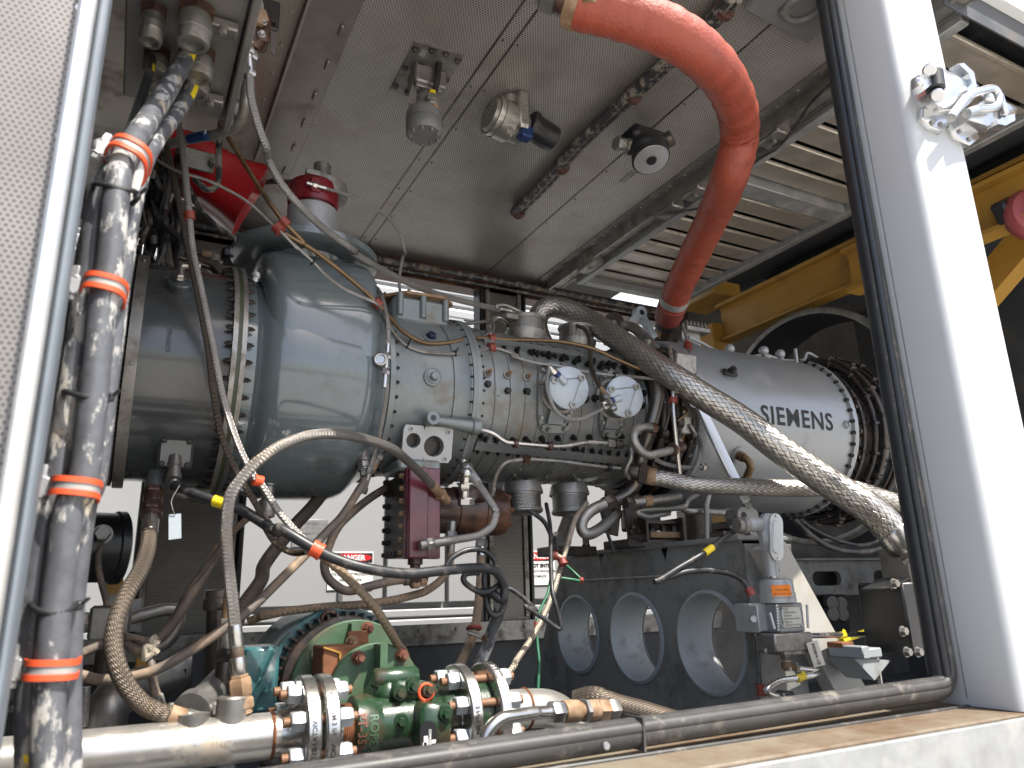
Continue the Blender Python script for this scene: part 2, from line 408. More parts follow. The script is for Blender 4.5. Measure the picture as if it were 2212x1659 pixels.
# ------------------------------------------------------------------ light
SUN = V((.22, -.47, .85)).normalized()
w = bpy.data.worlds.new('World'); SC.world = w; w.use_nodes = True
nt = w.node_tree; sky = nt.nodes.new('ShaderNodeTexSky'); sky.sky_type = 'NISHITA'; sky.sun_disc = False; sky.air_density = .9; sky.dust_density = 3; sky.ozone_density = .8
sky.sun_elevation = math.asin(SUN.z); sky.sun_rotation = math.atan2(SUN.x, SUN.y)
nt.links.new(sky.outputs[0], nt.nodes['Background'].inputs[0]); nt.nodes['Background'].inputs[1].default_value = .15
sl = bpy.data.lights.new('sun', 'SUN'); sl.energy = 4.6; sl.angle = R(.5); sl.color = (1, .95, .87)
so = bpy.data.objects.new('sun', sl); COL.objects.link(so); so.location = (0, 0, 10)
so.rotation_euler = SUN.to_track_quat('Z', 'Y').to_euler()
SC.view_settings.view_transform = 'Standard'; SC.view_settings.look = 'None'; SC.view_settings.gamma = 1
SC.view_settings.use_curve_mapping = False; SC.view_settings.exposure = 1.0
SC.cycles.max_bounces = 9; SC.cycles.diffuse_bounces = 6; SC.cycles.glossy_bounces = 5
SC.cycles.sample_clamp_indirect = 6

# ------------------------------------------------------------------ setting
g = MB(); g.v = [V(p) for p in ((-300, -300, -1.7), (300, -300, -1.7), (300, 300, -1.7), (-300, 300, -1.7))]; g.face([0, 1, 2, 3])
tag(g.build('ground', M['ground']), kind='structure')
f = MB(); f.box((2.4, 2.47, -.66), (5.6, 2.5, .08))
tag(f.build('floor', M['floor']), kind='structure')

CZ, FY, SY, FR, XJ, XL = 1.84, 3.75, 1.2, 1.044, 1.815, -.125
en = thing('turbine_enclosure', (1, 2.4, -.7), 'grey steel turbine enclosure with perforated ceiling, cream sill and white door post', 'enclosure')
b = MB(); b.box((.95, 2.47, CZ+.01), (2.62, 2.6, .02)); b.build('ceiling_panel', M['ceil'], en)
b = MB(); b.box((.95, 2.42, CZ+.14), (3.6, 2.8, .22)); b.build('roof', M['white'], en)
b = MB(); b.box((4.0, 2.235, CZ+.34), (2.5, 3.17, .1)); b.build('roof', M['floor'], en)  # exhaust bay roof; unseen front overhang added to shade the header panel
# ceiling seams and screws
b = MB()
for t_, x, y in ((2, 1000, 1000), (3, 60, 200), (3, 1000, 700)):
    X = at(t_, x, y, Z=CZ).x; b.box((X, 2.47, CZ-.001), (.007, 2.5, .002))
    for k in range(9): b.lathe((X+.017, 1.35+.27*k, CZ-.001), (0, 0, -1), [(0, .005), (.003, .004)], 8)
b.build('ceiling_seam', M['dark_steel2'], en)
xs0 = at(2, 470, 520, Z=CZ-.02).x; xs1 = at(2, 180, 420, Z=CZ-.05).x
b = MB(); b.box(((xs0-.35)/2, 2.3, CZ-.006), (xs0+.35, 1.9, .012), bev=.004)
for k in range(9):
    b.box((xs0-.035, 1.5+k*.19, CZ-.016), (.012, .05, .012), bev=.004)
b.build('ceiling_plate', M['beige_steel'], en)
b = MB(); b.box(((xs1-.35)/2, 2.2, CZ-.03), (xs1+.35, 1.5, .03), bev=.004); b.box((xs1+.004, 2.2, CZ-.05), (.008, 1.5, .05))
for k in range(9): b.lathe((xs1-.03, 1.55+k*.16, CZ-.046), (0, 0, -1), [(0, .008), (.006, .007)], 10)
b.build('access_panel', M['louvre'], en)
# left end wall, far beams
b = MB(); b.box((-.62, 2.4, .55), (.04, 2.7, 2.5)); b.build('end_wall', M['perf_y'], en)
b = MB(); b.box((1.35, FY+.03, 1.80), (4.0, .10, .09)); b.box((1.35, FY-.05, 1.815), (4.0, .06, .05), bev=.01)
for k in range(14): b.lathe((-.4+.28*k, FY-.021, 1.785), (0, -1, 0), [(0, .012), (.008, .010)], 8)
b.build('far_header', M['brown_rust'], en)
b = MB(); b.tube([(-.5, FY-.09, 1.80), (.8, FY-.10, 1.79), (2.2, FY-.10, 1.80), (3.2, FY-.10, 1.79)], .018, 8); b.tube([(-.5, FY-.06, 1.775), (1.2, FY-.07, 1.768), (3.2, FY-.06, 1.77)], .01, 8)
b.build('header_cable', M['cable_flake_dark'], en)
b = MB(); b.box((1.3, FY+.02, -.20), (4.2, .14, .10), bev=.006); b.box((1.3, FY-.055, -.175), (4.2, .012, .06))
for k in range(20): b.lathe((-.6+.2*k, FY-.06, -.175), (0, -1, 0), [(0, .013), (.009, .011)], 8)
b.build('far_rail', M['dull_steel'], en)
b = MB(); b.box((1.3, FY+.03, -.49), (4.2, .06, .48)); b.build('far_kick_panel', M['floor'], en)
def pillar(x0, x1, nm='pillar'):
    b = MB(); b.box(((x0+x1)/2, FY+.02, .82), (x1-x0, .08, 1.94), bev=.006); b.build(nm, M['perf_y'], en)
    b = MB()
    for x in (x0-.014, x1+.014): b.box((x, FY+.02, .82), (.028, .10, 1.94), bev=.008)
    b.build('gasket', M['black'], en)
    b = MB()
    for x in (x0+.022, x1-.022): b.box((x, FY-.026, .82), (.03, .012, 1.9), bev=.003)
    for k in range(12):
        for x in (x0+.022, x1-.022): b.lathe((x, FY-.031, -.05+k*.16), (0, -1, 0), [(0, .007), (.005, .006)], 8)
    b.build('pillar_trim', M['dull_steel'], en)
pillar(1.80, 2.06); pillar(.10, .50)
b = MB(); b.box((-.22, FY+.02, .8), (.10, .08, 2.1)); b.box((-.55, FY+.02, .8), (.2, .06, 2.1)); b.build('corner_post', M['galv'], en)
b = MB(); b.box((4.2, FY+.02, .72), (1.98, .08, 2.95)); b.build('far_wall_panel', M['perf_y'], en)
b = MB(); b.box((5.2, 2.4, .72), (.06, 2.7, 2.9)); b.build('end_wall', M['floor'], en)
# slotted channel along the far wall of the exhaust bay
b = MB()
y0 = 3.55; z1 = at(12, 700, 360, Y=y0).z; z0 = at(12, 700, 570, Y=y0).z; zm = (z0+z1)/2; hs = (z1-z0)*.21
xa, xb = at(12, 420, 475, Y=y0).x, at(12, 600, 475, Y=y0).x; xc, xd = at(12, 805, 475, Y=y0).x, at(12, 990, 475, Y=y0).x
xe = [3.0, xa, xb, xc, xd, 5.2]
for i in (0, 2, 4): b.box(((xe[i]+xe[i+1])/2, y0, zm), (xe[i+1]-xe[i], .03, z1-z0))
for a_, c_ in ((xa, xb), (xc, xd)):
    for s in (-1, 1):
        h = (z1-z0)/2-hs; b.box(((a_+c_)/2, y0, zm+s*(hs+h/2)), (c_-a_, .03, h))
        for e, q in ((a_, 1), (c_, -1)):   # rounded slot ends
            r = hs; pts = [V((e, y0-.015, zm+s*hs))]+[V((e+q*(r-r*math.cos(R(k))), y0-.015, zm+s*r*math.sin(R(k)))) for k in range(0, 91, 15)]
            b.prism(pts if s*q > 0 else pts[::-1], (0, .03, 0))
b.box((4.1, y0-.02, z1+.012), (2.2, .07, .014))
b.build('slotted_channel', M['ped'], en)
# sill
b = MB(); b.box((.95, (FR+SY)/2+.002, -.345), (2.9, SY-FR-.004, .12), bev=.004); b.build('sill', M['sill'], en)
b = MB(); b.bar((-.5, SY+.05, -.352), (1.9, SY+.05, -.334), .075, .125, V((0, 1, 0))); b.build('sill_upstand', M['sill'], en)
b = MB(); b.box((.95, FR-.006, -.36), (2.9, .012, .14), bev=.003); b.build('sill_face', M['galv'], en)
b = MB(); b.box((.95, FR+.004, -.59), (2.9, .01, .28)); b.build('skirt', M['white'], en)
b = MB(); b.box((.85, SY-.028, -.284), (1.95, .010, .008), bev=.002); b.build('sill_joint', M['rubber_dusty'], en)
b = MB(); b.bar((-.12, SY+.038, -.264), (.9, SY+.038, -.2525), .010, .052, V((0, 1, 0))); b.bar((.9, SY+.038, -.2525), (1.80, SY+.038, -.246), .010, .052, V((0, 1, 0))); b.build('seal_strip', M['galv'], en)
# jamb: deep grey reveal and sunlit white face
XW = 2.06
b = MB(); pts = [(XJ+.002, SY+.045), (XJ, SY+.03), (XJ, FR+.022), (XJ+.006, FR+.006), (XJ+.022, FR), (XW-.01, FR), (XW, FR+.012), (XW, SY+.045)]
b.prism([(x, y, -.283) for x, y in pts], (0, 0, 2.25), sm=False); b.build('door_post', M['jamb'], en, sharp=50)
yh = at(4, 1420, 90, Z=1.775).y
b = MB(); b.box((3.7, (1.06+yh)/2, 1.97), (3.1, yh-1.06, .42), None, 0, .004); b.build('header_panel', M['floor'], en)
# rubber seal round the opening
b = MB()
zs, xs = -.246, XJ-.026
pl = rounded([(XL+.02, SY-.002, zs-.016), (.9, SY-.002, zs-.004), (xs, SY-.002, zs+.004), (xs+.004, SY+.012, 1.8)], .05, 8)
b.tube(pl, .026, 14); b.tube([p+V((0, -.016, .010)) if p.z < 0 else p+V((-.010, -.016, 0)) for p in pl], .012, 10)
b.build('rubber_seal', M['rubber_dusty'], en)
b = MB()
pu = [(xs-.004, SY+.006, zs+.03), (xs+.002, SY+.012, .5), (xs+.004, SY+.012, 1.8)]
b.tube(pu, .029, 14); b.tube([V(p)+V((-.012, -.022, 0)) for p in pu], .012, 10); b.build('side_seal', M['rubber'], en)
b = MB(); b.box((.87, SY-.003, -.25), (.004, .056, .056)); J = at(11, 590, 1520, Y=SY-.03)
b.build('seal_joint', M['rubber_dusty'], en); b = MB(); b.lathe(J, (0, -1, 0), [(0, .007), (.004, .006)], 10); b.build('seal_screw', M['galv'], en)
b = MB(); b.box((xs+.034, SY-.028, .78), (.016, .012, 2.1), bev=.004); b.build('side_seal_trim', M['galv'], en)
# left jamb behind the cables
b = MB(); b.box((XL-.02, SY+.06, .75), (.05, .1, 2.2)); b.build('door_post', M['galv'], en)
b = MB(); b.box((XL+.004, SY-.01, .75), (.03, .03, 2.2), bev=.01); b.build('side_seal', M['rubber'], en)

# ------------------------------------------------------------------ the open door folded back, its perforated lining towards us
DY = .99
d = thing('enclosure_door', (XL-.5, DY, -.35), 'open enclosure door with pale perforated lining and white metal rim', 'door')
xe = at(5, 320, 0, Y=DY).x
b = MB(); b.box((xe-.62, DY+.02, .72), (1.22, .02, 2.3)); b.build('perforated_lining', M['door_perf'], d)
b = MB(); b.box((xe-.002, DY+.012, .72), (.021, .045, 2.3), bev=.005); b.build('rim', M['alu'], d)
b = MB(); b.box((xe+.0155, DY+.03, .72), (.012, .05, 2.3), bev=.004); b.build('gasket', M['blue_gasket'], d)
b = MB()
for t_, x, y in ((1, 505, 60), (1, 385, 860), (5, 250, 215), (5, 80, 1220)):
    b.lathe(at(t_, x, y, Y=DY+.01), (0, -1, 0), [(0, .007), (.004, .006)], 12)
b.build('screw', M['alu'], d)

# ------------------------------------------------------------------ beyond the far side
cont = thing('equipment_container', (2, 5.4, -1.7), 'white equipment container with panel doors standing behind the turbine enclosure', 'container')
NY = 5.3
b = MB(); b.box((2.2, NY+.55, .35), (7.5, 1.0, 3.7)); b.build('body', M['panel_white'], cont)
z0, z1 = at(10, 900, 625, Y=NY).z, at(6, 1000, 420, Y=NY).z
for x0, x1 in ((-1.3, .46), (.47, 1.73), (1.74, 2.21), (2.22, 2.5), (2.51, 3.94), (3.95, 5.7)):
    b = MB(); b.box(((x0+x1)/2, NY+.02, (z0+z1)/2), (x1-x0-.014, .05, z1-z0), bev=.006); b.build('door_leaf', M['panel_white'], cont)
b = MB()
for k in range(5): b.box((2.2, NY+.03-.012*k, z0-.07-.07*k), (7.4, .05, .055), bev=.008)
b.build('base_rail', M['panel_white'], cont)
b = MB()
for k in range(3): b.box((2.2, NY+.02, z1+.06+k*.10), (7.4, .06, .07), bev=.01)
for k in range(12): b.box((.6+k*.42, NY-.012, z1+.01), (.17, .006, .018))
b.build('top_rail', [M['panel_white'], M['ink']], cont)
b = MB(); xk = at(10, 525, 575, Y=NY).x; zk = at(10, 525, 575, Y=NY).z
b.box((xk, NY-.02, zk), (.03, .03, .12), bev=.006); b.build('door_handle', M['dull_steel'], cont)
xk = at(11, 1085, 60, Y=NY).x
b = MB()
for k in range(28):
    b.torus((xk, NY-.03, .02+k*.026), (1, 0, 0) if k % 2 else (0, 1, 0), .012, .003, 0, 8, 5)
ch = b.build('hanging_chain', M['galv']); tag(ch, 'thin steel chain hanging on the white container behind the pedestal', 'chain')
wb = thing('corrugated_building', (4, 9, -1.7), 'cream ribbed metal building wall seen through the far openings', 'building')
b = MB(); pts = []
for k in range(130):
    x = -1+k*.1; pts += [(x, 9), (x+.03, 8.97), (x+.06, 8.97), (x+.09, 9)]
b.ring_strip([[V((x, y, z)) for x, y in pts] for z in (-1.7, 7)], 0, False, False); b.build('wall', M['white'], wb)
b = MB(); b.box((5.5, 9.6, 7.05), (13.4, 1.4, .1)); b.build('roof', M['galv'], wb)

def sign(t_, x0, y0, x1, Y, name, label, lines, head=None):
    a, c = at(t_, x0, y0, Y=Y), at(t_, x1, y0, Y=Y); W = c.x-a.x; H = W*lines['asp']
    cx, z = (a.x+c.x)/2, a.z
    o = thing(name, (cx, Y, z-H), label, 'sign')
    b = MB(); b.box((cx, Y, z-H/2), (W, .006, H), bev=.001); b.build('plate', M[lines['mat']], o)
    if head:
        b = MB(); b.box((cx, Y-.0045, z-H*.16), (W*.96, .003, H*.25)); b.build('header', M['ink'], o)
        b = MB(); b.lathe((cx, Y-.006, z-H*.16), (0, -1, 0), [(0, 1), (.002, 1)], 32, 0)
        b.v = [V((cx+(p.x-cx)*W*.46, p.y, z-H*.16+(p.z-(z-H*.16))*H*.115)) for p in b.v]
        b.build('oval', M['sign_red'], o)
        text_mesh(head, H*.19, flat((cx, Y-.0092, z-H*.165), (1, 0, 0), (0, 0, 1)), 'heading', M['white_sign'], o, .002)
    for tx, sz, yy, bold in lines['rows']:
        text_mesh(tx, H*sz, flat((cx, Y-.0042, z-H*yy), (1, 0, 0), (0, 0, 1)), 'wording', M[lines.get('ink', 'ink')], o, bold)
    return o
dg = {'asp': .80, 'mat': 'white_sign', 'rows': [('DO NOT ENTER', .145, .44, .0025), ('UNTIL LOCKOUT PROCEDURES', .088, .60, .0005), ('ARE COMPLETE', .088, .75, .0005)]}
sign(10, 455, 300, 738, NY-.012, 'danger_sign', 'danger sign on the white doors under the black cable, wholly between pillars', dg, 'DANGER')
sign(11, 40, 295, 265, NY-.012, 'danger_sign', 'danger sign partly hidden between the perforated pillar and the grey pedestal', dg, 'DANGER')
sign(10, 232, 95, 452, NY-.012, 'notice_sign', 'faded grey notice plate on the white door behind the crossing hoses', {'asp': .78, 'mat': 'pale_tag', 'ink': 'dull_steel', 'rows': [('DANGER', .14, .15, .001), ('THIS CODE IS RETURNED', .07, .33, 0), ('EVACUATE AT ONCE', .10, .52, .001), ('IF ALARM SOUNDS', .07, .72, 0)]})

# ------------------------------------------------------------------ louvre panel, track and yellow frame of the exhaust bay
LZ = 1.775
lx0 = at(0, 1245, 612, Z=LZ).x; ly1 = at(0, 1245, 612, Z=LZ).y; lx1 = at(4, 1450, 945, Z=LZ).x
lv = thing('louvre_panel', ((lx0+lx1)/2, 2.4, LZ), 'raised slatted louvre panel in a grey frame beside the red hose', 'louvre panel')
b = MB()
for x in (lx0+.02, lx1-.02): b.box((x, (ly1+1.08)/2, LZ+.03), (.045, ly1-1.08, .07), bev=.004)
b.box(((lx0+lx1)/2, ly1-.03, LZ+.03), (lx1-lx0-.09, .06, .07), bev=.004)
ym = at(4, 300, 1280, Z=LZ).y
b.box(((lx0+lx1)/2, ym, LZ+.028), (lx1-lx0-.09, .10, .064), bev=.004)
b.build('frame', M['galv'], lv)
b = MB(); y = ly1-.10; k = 0
Rx = Matrix.Rotation(R(5), 3, 'X')
while y > 1.16:
    if abs(y-ym) > .11:
        b.box(((lx0+lx1)/2, y, LZ+.036), (lx1-lx0-.09, .128, .006), Rx); b.box(((lx0+lx1)/2, y-.05, LZ+.028), (lx1-lx0-.09, .022, .012), Rx, bev=.004)
    y -= .142
b.build('slat', M['louvre'], lv)
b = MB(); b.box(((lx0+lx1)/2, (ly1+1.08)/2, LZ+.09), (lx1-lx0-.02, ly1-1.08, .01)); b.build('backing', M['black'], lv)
tr = thing('ceiling_track', (lx0-.06, 2.4, 1.74), 'dark bolted ceiling track with brackets along the louvre panel edge', 'track')
b = MB(); b.box((lx0-.055, 2.3, CZ-.02), (.10, 2.6, .03)); b.box((lx0-.10, 2.3, CZ-.035), (.012, 2.6, .06)); b.box((lx0-.012, 2.3, LZ+.05), (.012, 2.6, .05))
for k in range(22): b.hexa((lx0-.135, 1.3+k*.11, CZ-.002), (0, 0, -1), .008, .008)
b.box((lx0-.135, 2.3, CZ-.003), (.06, 2.6, .006))
b.build('channel', M['dull_steel'], tr)
for t_, x, y, l in ((3, 960, 1310, .14), (3, 1140, 1200, .12), (7, 500, 110, .16), (4, 190, 860, .12)):
    P = at(t_, x, y, Z=CZ-.06); b = MB(); b.box((lx0-.06, P.y, CZ-.055), (.075, l, .05), bev=.006); b.hexa((lx0-.06, P.y, CZ-.08), (0, 0, -1), .012, .01); b.build('bracket', M['dull_steel'], tr)
b = MB(); b.tube(smooth([at(4, 550, 525, Z=CZ-.07), at(4, 420, 650, Z=CZ-.09), at(4, 330, 780, Z=CZ-.10), at(4, 210, 930, Z=CZ-.09), at(4, 60, 1030, Z=CZ-.08), at(3, 1330, 1260, Z=CZ-.09), at(3, 1000, 1340, Z=CZ-.09), at(3, 830, 1350, Z=CZ-.08)]), .006, 8)
b.build('track_cable', M['cable'], tr)

YX = 3.35
yb = thing('yellow_beam', (YX, 2.6, .9), 'yellow painted steel beam frame above the exhaust collar', 'beam')
b = MB()
def onx(t_, x, y, X=YX): return at(t_, x, y, X=X)
p0, p1 = onx(7, 1315, 380), onx(8, 760, 60)
zt = p0.z; zb = onx(7, 1330, 590).z; yf = p0.y
b.box((YX, (yf+.8)/2, (zt+zb)/2), (.02, yf-.8, zt-zb)); b.box((YX+.0, (yf+.8)/2, zt), (.12, yf-.8, .022), bev=.004); b.box((YX, (yf+.8)/2, zb), (.10, yf-.8, .018), bev=.004)
b.build('web_beam', M['yellow'], yb)
b = MB(); b.box((YX-.01, yf+.09, .9), (.16, .18, 1.5), bev=.006); b.box((YX-.01, yf+.09, zt+.11), (.24, .34, .10), bev=.006); b.build('column', M['yellow'], yb)
b = MB(); b.bar((YX+.3, 2.55, .9), (YX+.5, 1.5, 1.8), .14, .14); b.build('brace', M['yellow'], yb)
b = MB(); b.box((YX+.55, 2.2, zt+.22), (.14, 2.4, .22), bev=.006); b.build('upper_beam', M['black'], yb)
yb2 = thing('yellow_beam', (4.2, 1.6, 1.2), 'yellow beam showing past the white door post, by the red disc', 'beam')
P = at(4, 1600, 1240, Y=1.5)
b = MB(); b.box((P.x+.1, P.y, P.z), (.03, 1.6, .22)); b.box((P.x+.08, P.y, P.z+.11), (.10, 1.6, .02)); b.box((P.x+.08, P.y, P.z-.11), (.10, 1.6, .02)); b.build('web_beam', M['yellow'], yb2)
# ------------------------------------------------------------------ the gas turbine
AX = V((1, 0, 0)); O = V((0, AY, AZ))
tb = thing('gas_turbine', (1.3, AY, .2), 'long horizontal gas turbine with glossy blue grey front housing and silver combustor case', 'gas turbine')

def X_at(t_, x, y, r): return eng(t_, x, y, r)[0].x
def lat(prof, name, m, parent=tb, seg=96, sharp=35, bolts=None, bm=None, **k):
    b = MB().lathe(O, AX, prof, seg, **k)
    if bolts: bolts(b)
    return b.build(name, [m, bm or M['bolt']] if bolts else m, parent, sharp)
def bolt_ring(mb, X, r, n, br, h, dirx, m=0, off=0, stud=True):
    for k in range(n):
        a = 360*k/n+off
        mb.hexa(V((X, AY-r*math.cos(R(a)), AZ+r*math.sin(R(a)))), (dirx, 0, 0), br, h, m, True, stud)

xw, xb0, xb1 = X_at(5, 760, 700, .318), X_at(5, 795, 700, .325), X_at(5, 865, 700, .325)
lat([(-.5, .315), (xw-.012, .318)], 'intake_sleeve', M['dull_steel'])
b = MB().lathe(O, AX, [(xw-.014, .316), (xw-.008, .327), (xw+.004, .327), (xw+.008, .316)], 96)
for k in range(150):
    a = 2.4*k; b.box((xw-.002, AY-.327*math.cos(R(a)), AZ+.327*math.sin(R(a))), (.016, .006, .006))
b.build('bellows_weld', M['black_oily'], tb)
b = MB().lathe(O, AX, [(xb0-.004, .312), (xb0-.003, .335), (xb1, .335), (xb1+.001, .312)], 96)
for a in (-38, -12, 20, 50): b.lathe(ang((xb0+xb1)/2, a, .335), ang(0, a, 1)-O, [(0, .006), (.003, .005)], 10)
b.build('clamp_band', M['dull_steel'], tb)
xf0, xf1, xf2, xf3 = [X_at(5, q, 700, .34) for q in (1452, 1484, 1512, 1543)]
lat([(xb1, .314), (xb1+.06, .314), (xf0-.04, .314), (xf0, .318)], 'intake_casing', M['inlet_paint'])
fl = lat([(xf0, .318), (xf0, .345), (xf1, .345), (xf1, .30)], 'intake_flange', M['dull_steel'], bolts=lambda b: (bolt_ring(b, xf0-.001, .333, 44, .0065, .012, -1, 1, 2)))
lat([(xf1, .343), (xf2, .343)], 'flange_gasket', M['olive'])
fl = lat([(xf2, .30), (xf2, .345), (xf3, .345), (xf3, .318)], 'housing_flange', M['dull_steel'], bolts=lambda b: (bolt_ring(b, xf3+.001, .333, 44, .0065, .012, 1, 1, 2)))
# glossy air housing
h0, h1 = X_at(6, 105, 600, .345), X_at(6, 752, 500, .345)
lat([(xf3, .318), (xf3+.03, .316), (xf3+.032, .313), (h0-.075, .309), (h0-.05, .302), (h0-.034, .303), (h0-.02, .314), (h0-.008, .332), (h0+.008, .345), (h0+.035, .352), (h0+.07, .355), (h1-.05, .351), (h1-.02, .345), (h1, .331), (h1+.015, .315), (h1+.03, .30), (h1+.045, .292)], 'air_housing', M['blue_grey'])
hx = (h0+h1)/2
def loft(rows, seg=48):
    out = []
    for z, rx, ry, e, cx, cy in rows:
        ring = []
        for j in range(seg):
            c, s = math.cos(2*PI*j/seg), math.sin(2*PI*j/seg)
            ring.append(V((cx+rx*math.copysign(abs(c)**e, c), cy+ry*math.copysign(abs(s)**e, s), z)))
        out.append(ring)
    return out
b = MB(); b.ring_strip(loft([(.66, .170, .349, .28, hx+.006, AY), (.76, .172, .347, .28, hx+.006, AY), (.84, .174, .332, .28, hx+.006, AY), (.91, .176, .300, .30, hx+.006, AY), (.965, .177, .255, .33, hx+.006, AY), (1.005, .175, .205, .38, hx+.006, AY), (1.028, .168, .160, .45, hx+.006, AY), (1.038, .155, .13, .6, hx+.006, AY), (1.040, .13, .12, 1, hx+.006, AY), (1.075, .13, .13, 1, hx+.002, AY)], 72), 0)
b.build('housing_neck', M['blue_grey'], tb, sharp=60)
b = MB(); b.lathe((hx-.002, AY, 1.066), (0, 0, 1), [(0, .16), (0, .230), (.005, .236), (.026, .236), (.030, .230), (.030, .09)], 72); pl = b.build('neck_flange', M['blue_grey'], tb)
# drain boss at the housing foot, plug on the housing
P, n = eng(6, 660, 1290, .30)
b = MB(); b.cyl(P+V((0, .03, .06)), P+V((0, -.03, -.03)), .026, .020); b.hexa(P+V((0, -.03, -.03)), (0, -.4, -1), .018, .02); b.hexa(P+V((0, -.04, -.055)), (0, -.3, -1), .014, .018)
b.build('drain_boss', [M['dull_steel']], tb)
# gauge on the right of the housing
P, n = eng(6, 790, 735, .30)
b = MB(); b.cyl(P, P+V((-.02, -.05, .0)), .017); b.torus(P+V((-.02, -.05, 0)), (-.4, -1, 0), .016, .004); b.build('drain_cock', M['steel'], tb)
# intake fittings
P, n = eng(5, 1125, 245, .314)
b = MB(); b.lathe(P-n*.01, n, [(0, .034), (.03, .034), (.034, .030)], 28); b.lathe(P+n*.024, n, [(0, .030), (.001, .018), (.008, .018)], 20); bo = b.build('sensor_boss', M['inlet_paint'], tb)
b = MB(); b.hexa(P+n*.03, n, .014, .012); b.cyl(P+n*.04, P+n*.075, .009); b.cyl(P+n*.07, P+n*.07+V((.03, -.004, .004)), .010); b.hexa(P+n*.07+V((.03, -.004, .004)), (1, 0, 0), .011, .012); b.build('elbow_fitting', M['steel'], bo)
P, n = eng(5, 1100, 1290, .314)
n2 = V((0, -1, -.12)).normalized(); u, v, n_ = frame(n2)
b = MB(); b.box(P+n2*.005, (.088, .088, .055), Matrix((u, v, n2)).transposed(), 0, .008)
for sx in (-1, 1):
    for sy in (-1, 1): b.hexa(P+n2*.032+u*(sx*.031)+v*(sy*.031), n2, .007, .009, 1)
po = b.build('connector_pad', [M['inlet_paint'], M['bolt']], tb)
P2 = P+n2*.03-v*.012
b = MB(); b.lathe(P2, V((0, -.55, -1)), [(0, .016), (.02, .016), (.021, .018), (.035, .018), (.036, .015), (.055, .015), (.056, .018), (.075, .018)], 20); E0 = P2+V((0, -.55, -1)).normalized()*.075
b.tube(smooth([E0, E0+V((.004, -.004, -.022)), E0+V((.022, -.008, -.034)), E0+V((.04, -.01, -.036))], 6), .013, 14); EL = E0+V((.04, -.01, -.036))
b.build('connector_elbow', M['dull_steel'], po)
b = MB(); b.lathe(EL, (1, -.2, -.15), [(0, .016), (.008, .019), (.03, .019), (.031, .021), (.045, .021)], 20); b.build('connector_nut', M['olive'], po)
# stamped number on the intake
P, n = eng(5, 1062, 578, .315); a0 = math.atan2(P.z-AZ, -(P.y-AY))
text_mesh('62309163', .0165, lambda x, y: ang(P.x+.0-y, math.degrees(a0+x/.3155), .3152), 'stamped_number', M['stamp'], tb, .0002, cut=.006)

# compressor inlet casing
m1 = X_at(6, 1250, 800, .275); m2 = X_at(6, 1395, 800, .285)
lat([(h1+.02, .285), (h1+.06, .281), (h1+.062, .289), (h1+.078, .289), (h1+.08, .276), (h1+.13, .266), (h1+.20, .264), (m1-.006, .266), (m1-.005, .263), (m1+.002, .263), (m1+.003, .268), (m1+.04, .272), (m1+.055, .284), (m1+.075, .285), (m1+.085, .273), (m2-.016, .275), (m2-.015, .289), (m2-.0005, .289)], 'compressor_inlet_casing', M['cast'], bolts=lambda b: (bolt_ring(b, h1+.079, .283, 40, .005, .009, 1, 1, 3, False), bolt_ring(b, m2-.016, .282, 44, .0045, .007, -1, 1, 3, False), bolt_ring(b, m2+.016, .282, 44, .0045, .007, 1, 1, 3, True)))
# plugs
P, n = eng(6, 1108, 815, .264)
b = MB(); b.lathe(P-n*.004, n, [(0, .029), (.01, .029), (.012, .026)], 24); b.lathe(P+n*.008, n, [(0, .021), (.004, .021)], 24); b.hexa(P+n*.012, n, .0135, .013, 0, False); b.build('plug', M['cast'], tb)
P, n = eng(6, 1098, 560, .265)
b = MB(); b.lathe(P-n*.01, n, [(0, .027), (.012, .027), (.013, .015)], 24); b.hexa(P+n*.002, n, .014, .012, 1, True); b.build('plug', [M['cast'], M['blue_dark']], tb)
# top pad with bronze plate
b = MB(); cx = eng(6, 1060, 480, .27)[0].x
b.box((cx, AY-.03, .905), (.20, .24, .10), bev=.015)
for k in range(3): b.cyl((cx-.08+.08*k, AY-.152, .88), (cx-.08+.08*k, AY-.152, .955), .011)
pd = b.build('top_pad', M['cast'], tb)
b = MB(); b.prism([(cx-.13, AY-.09, .956), (cx-.06, AY-.16, .956), (cx+.07, AY-.165, .956), (cx+.12, AY-.12, .956), (cx+.12, AY+.1, .956), (cx-.13, AY+.1, .956)], (0, 0, .010))
for x, y in ((-.11, -.08), (-.045, -.135), (.06, -.14), (.10, -.05)): b.hexa((cx+x, AY+y, .966), (0, 0, 1), .007, .010, 0, True, True)
b.build('cover_plate', M['brass'], pd)
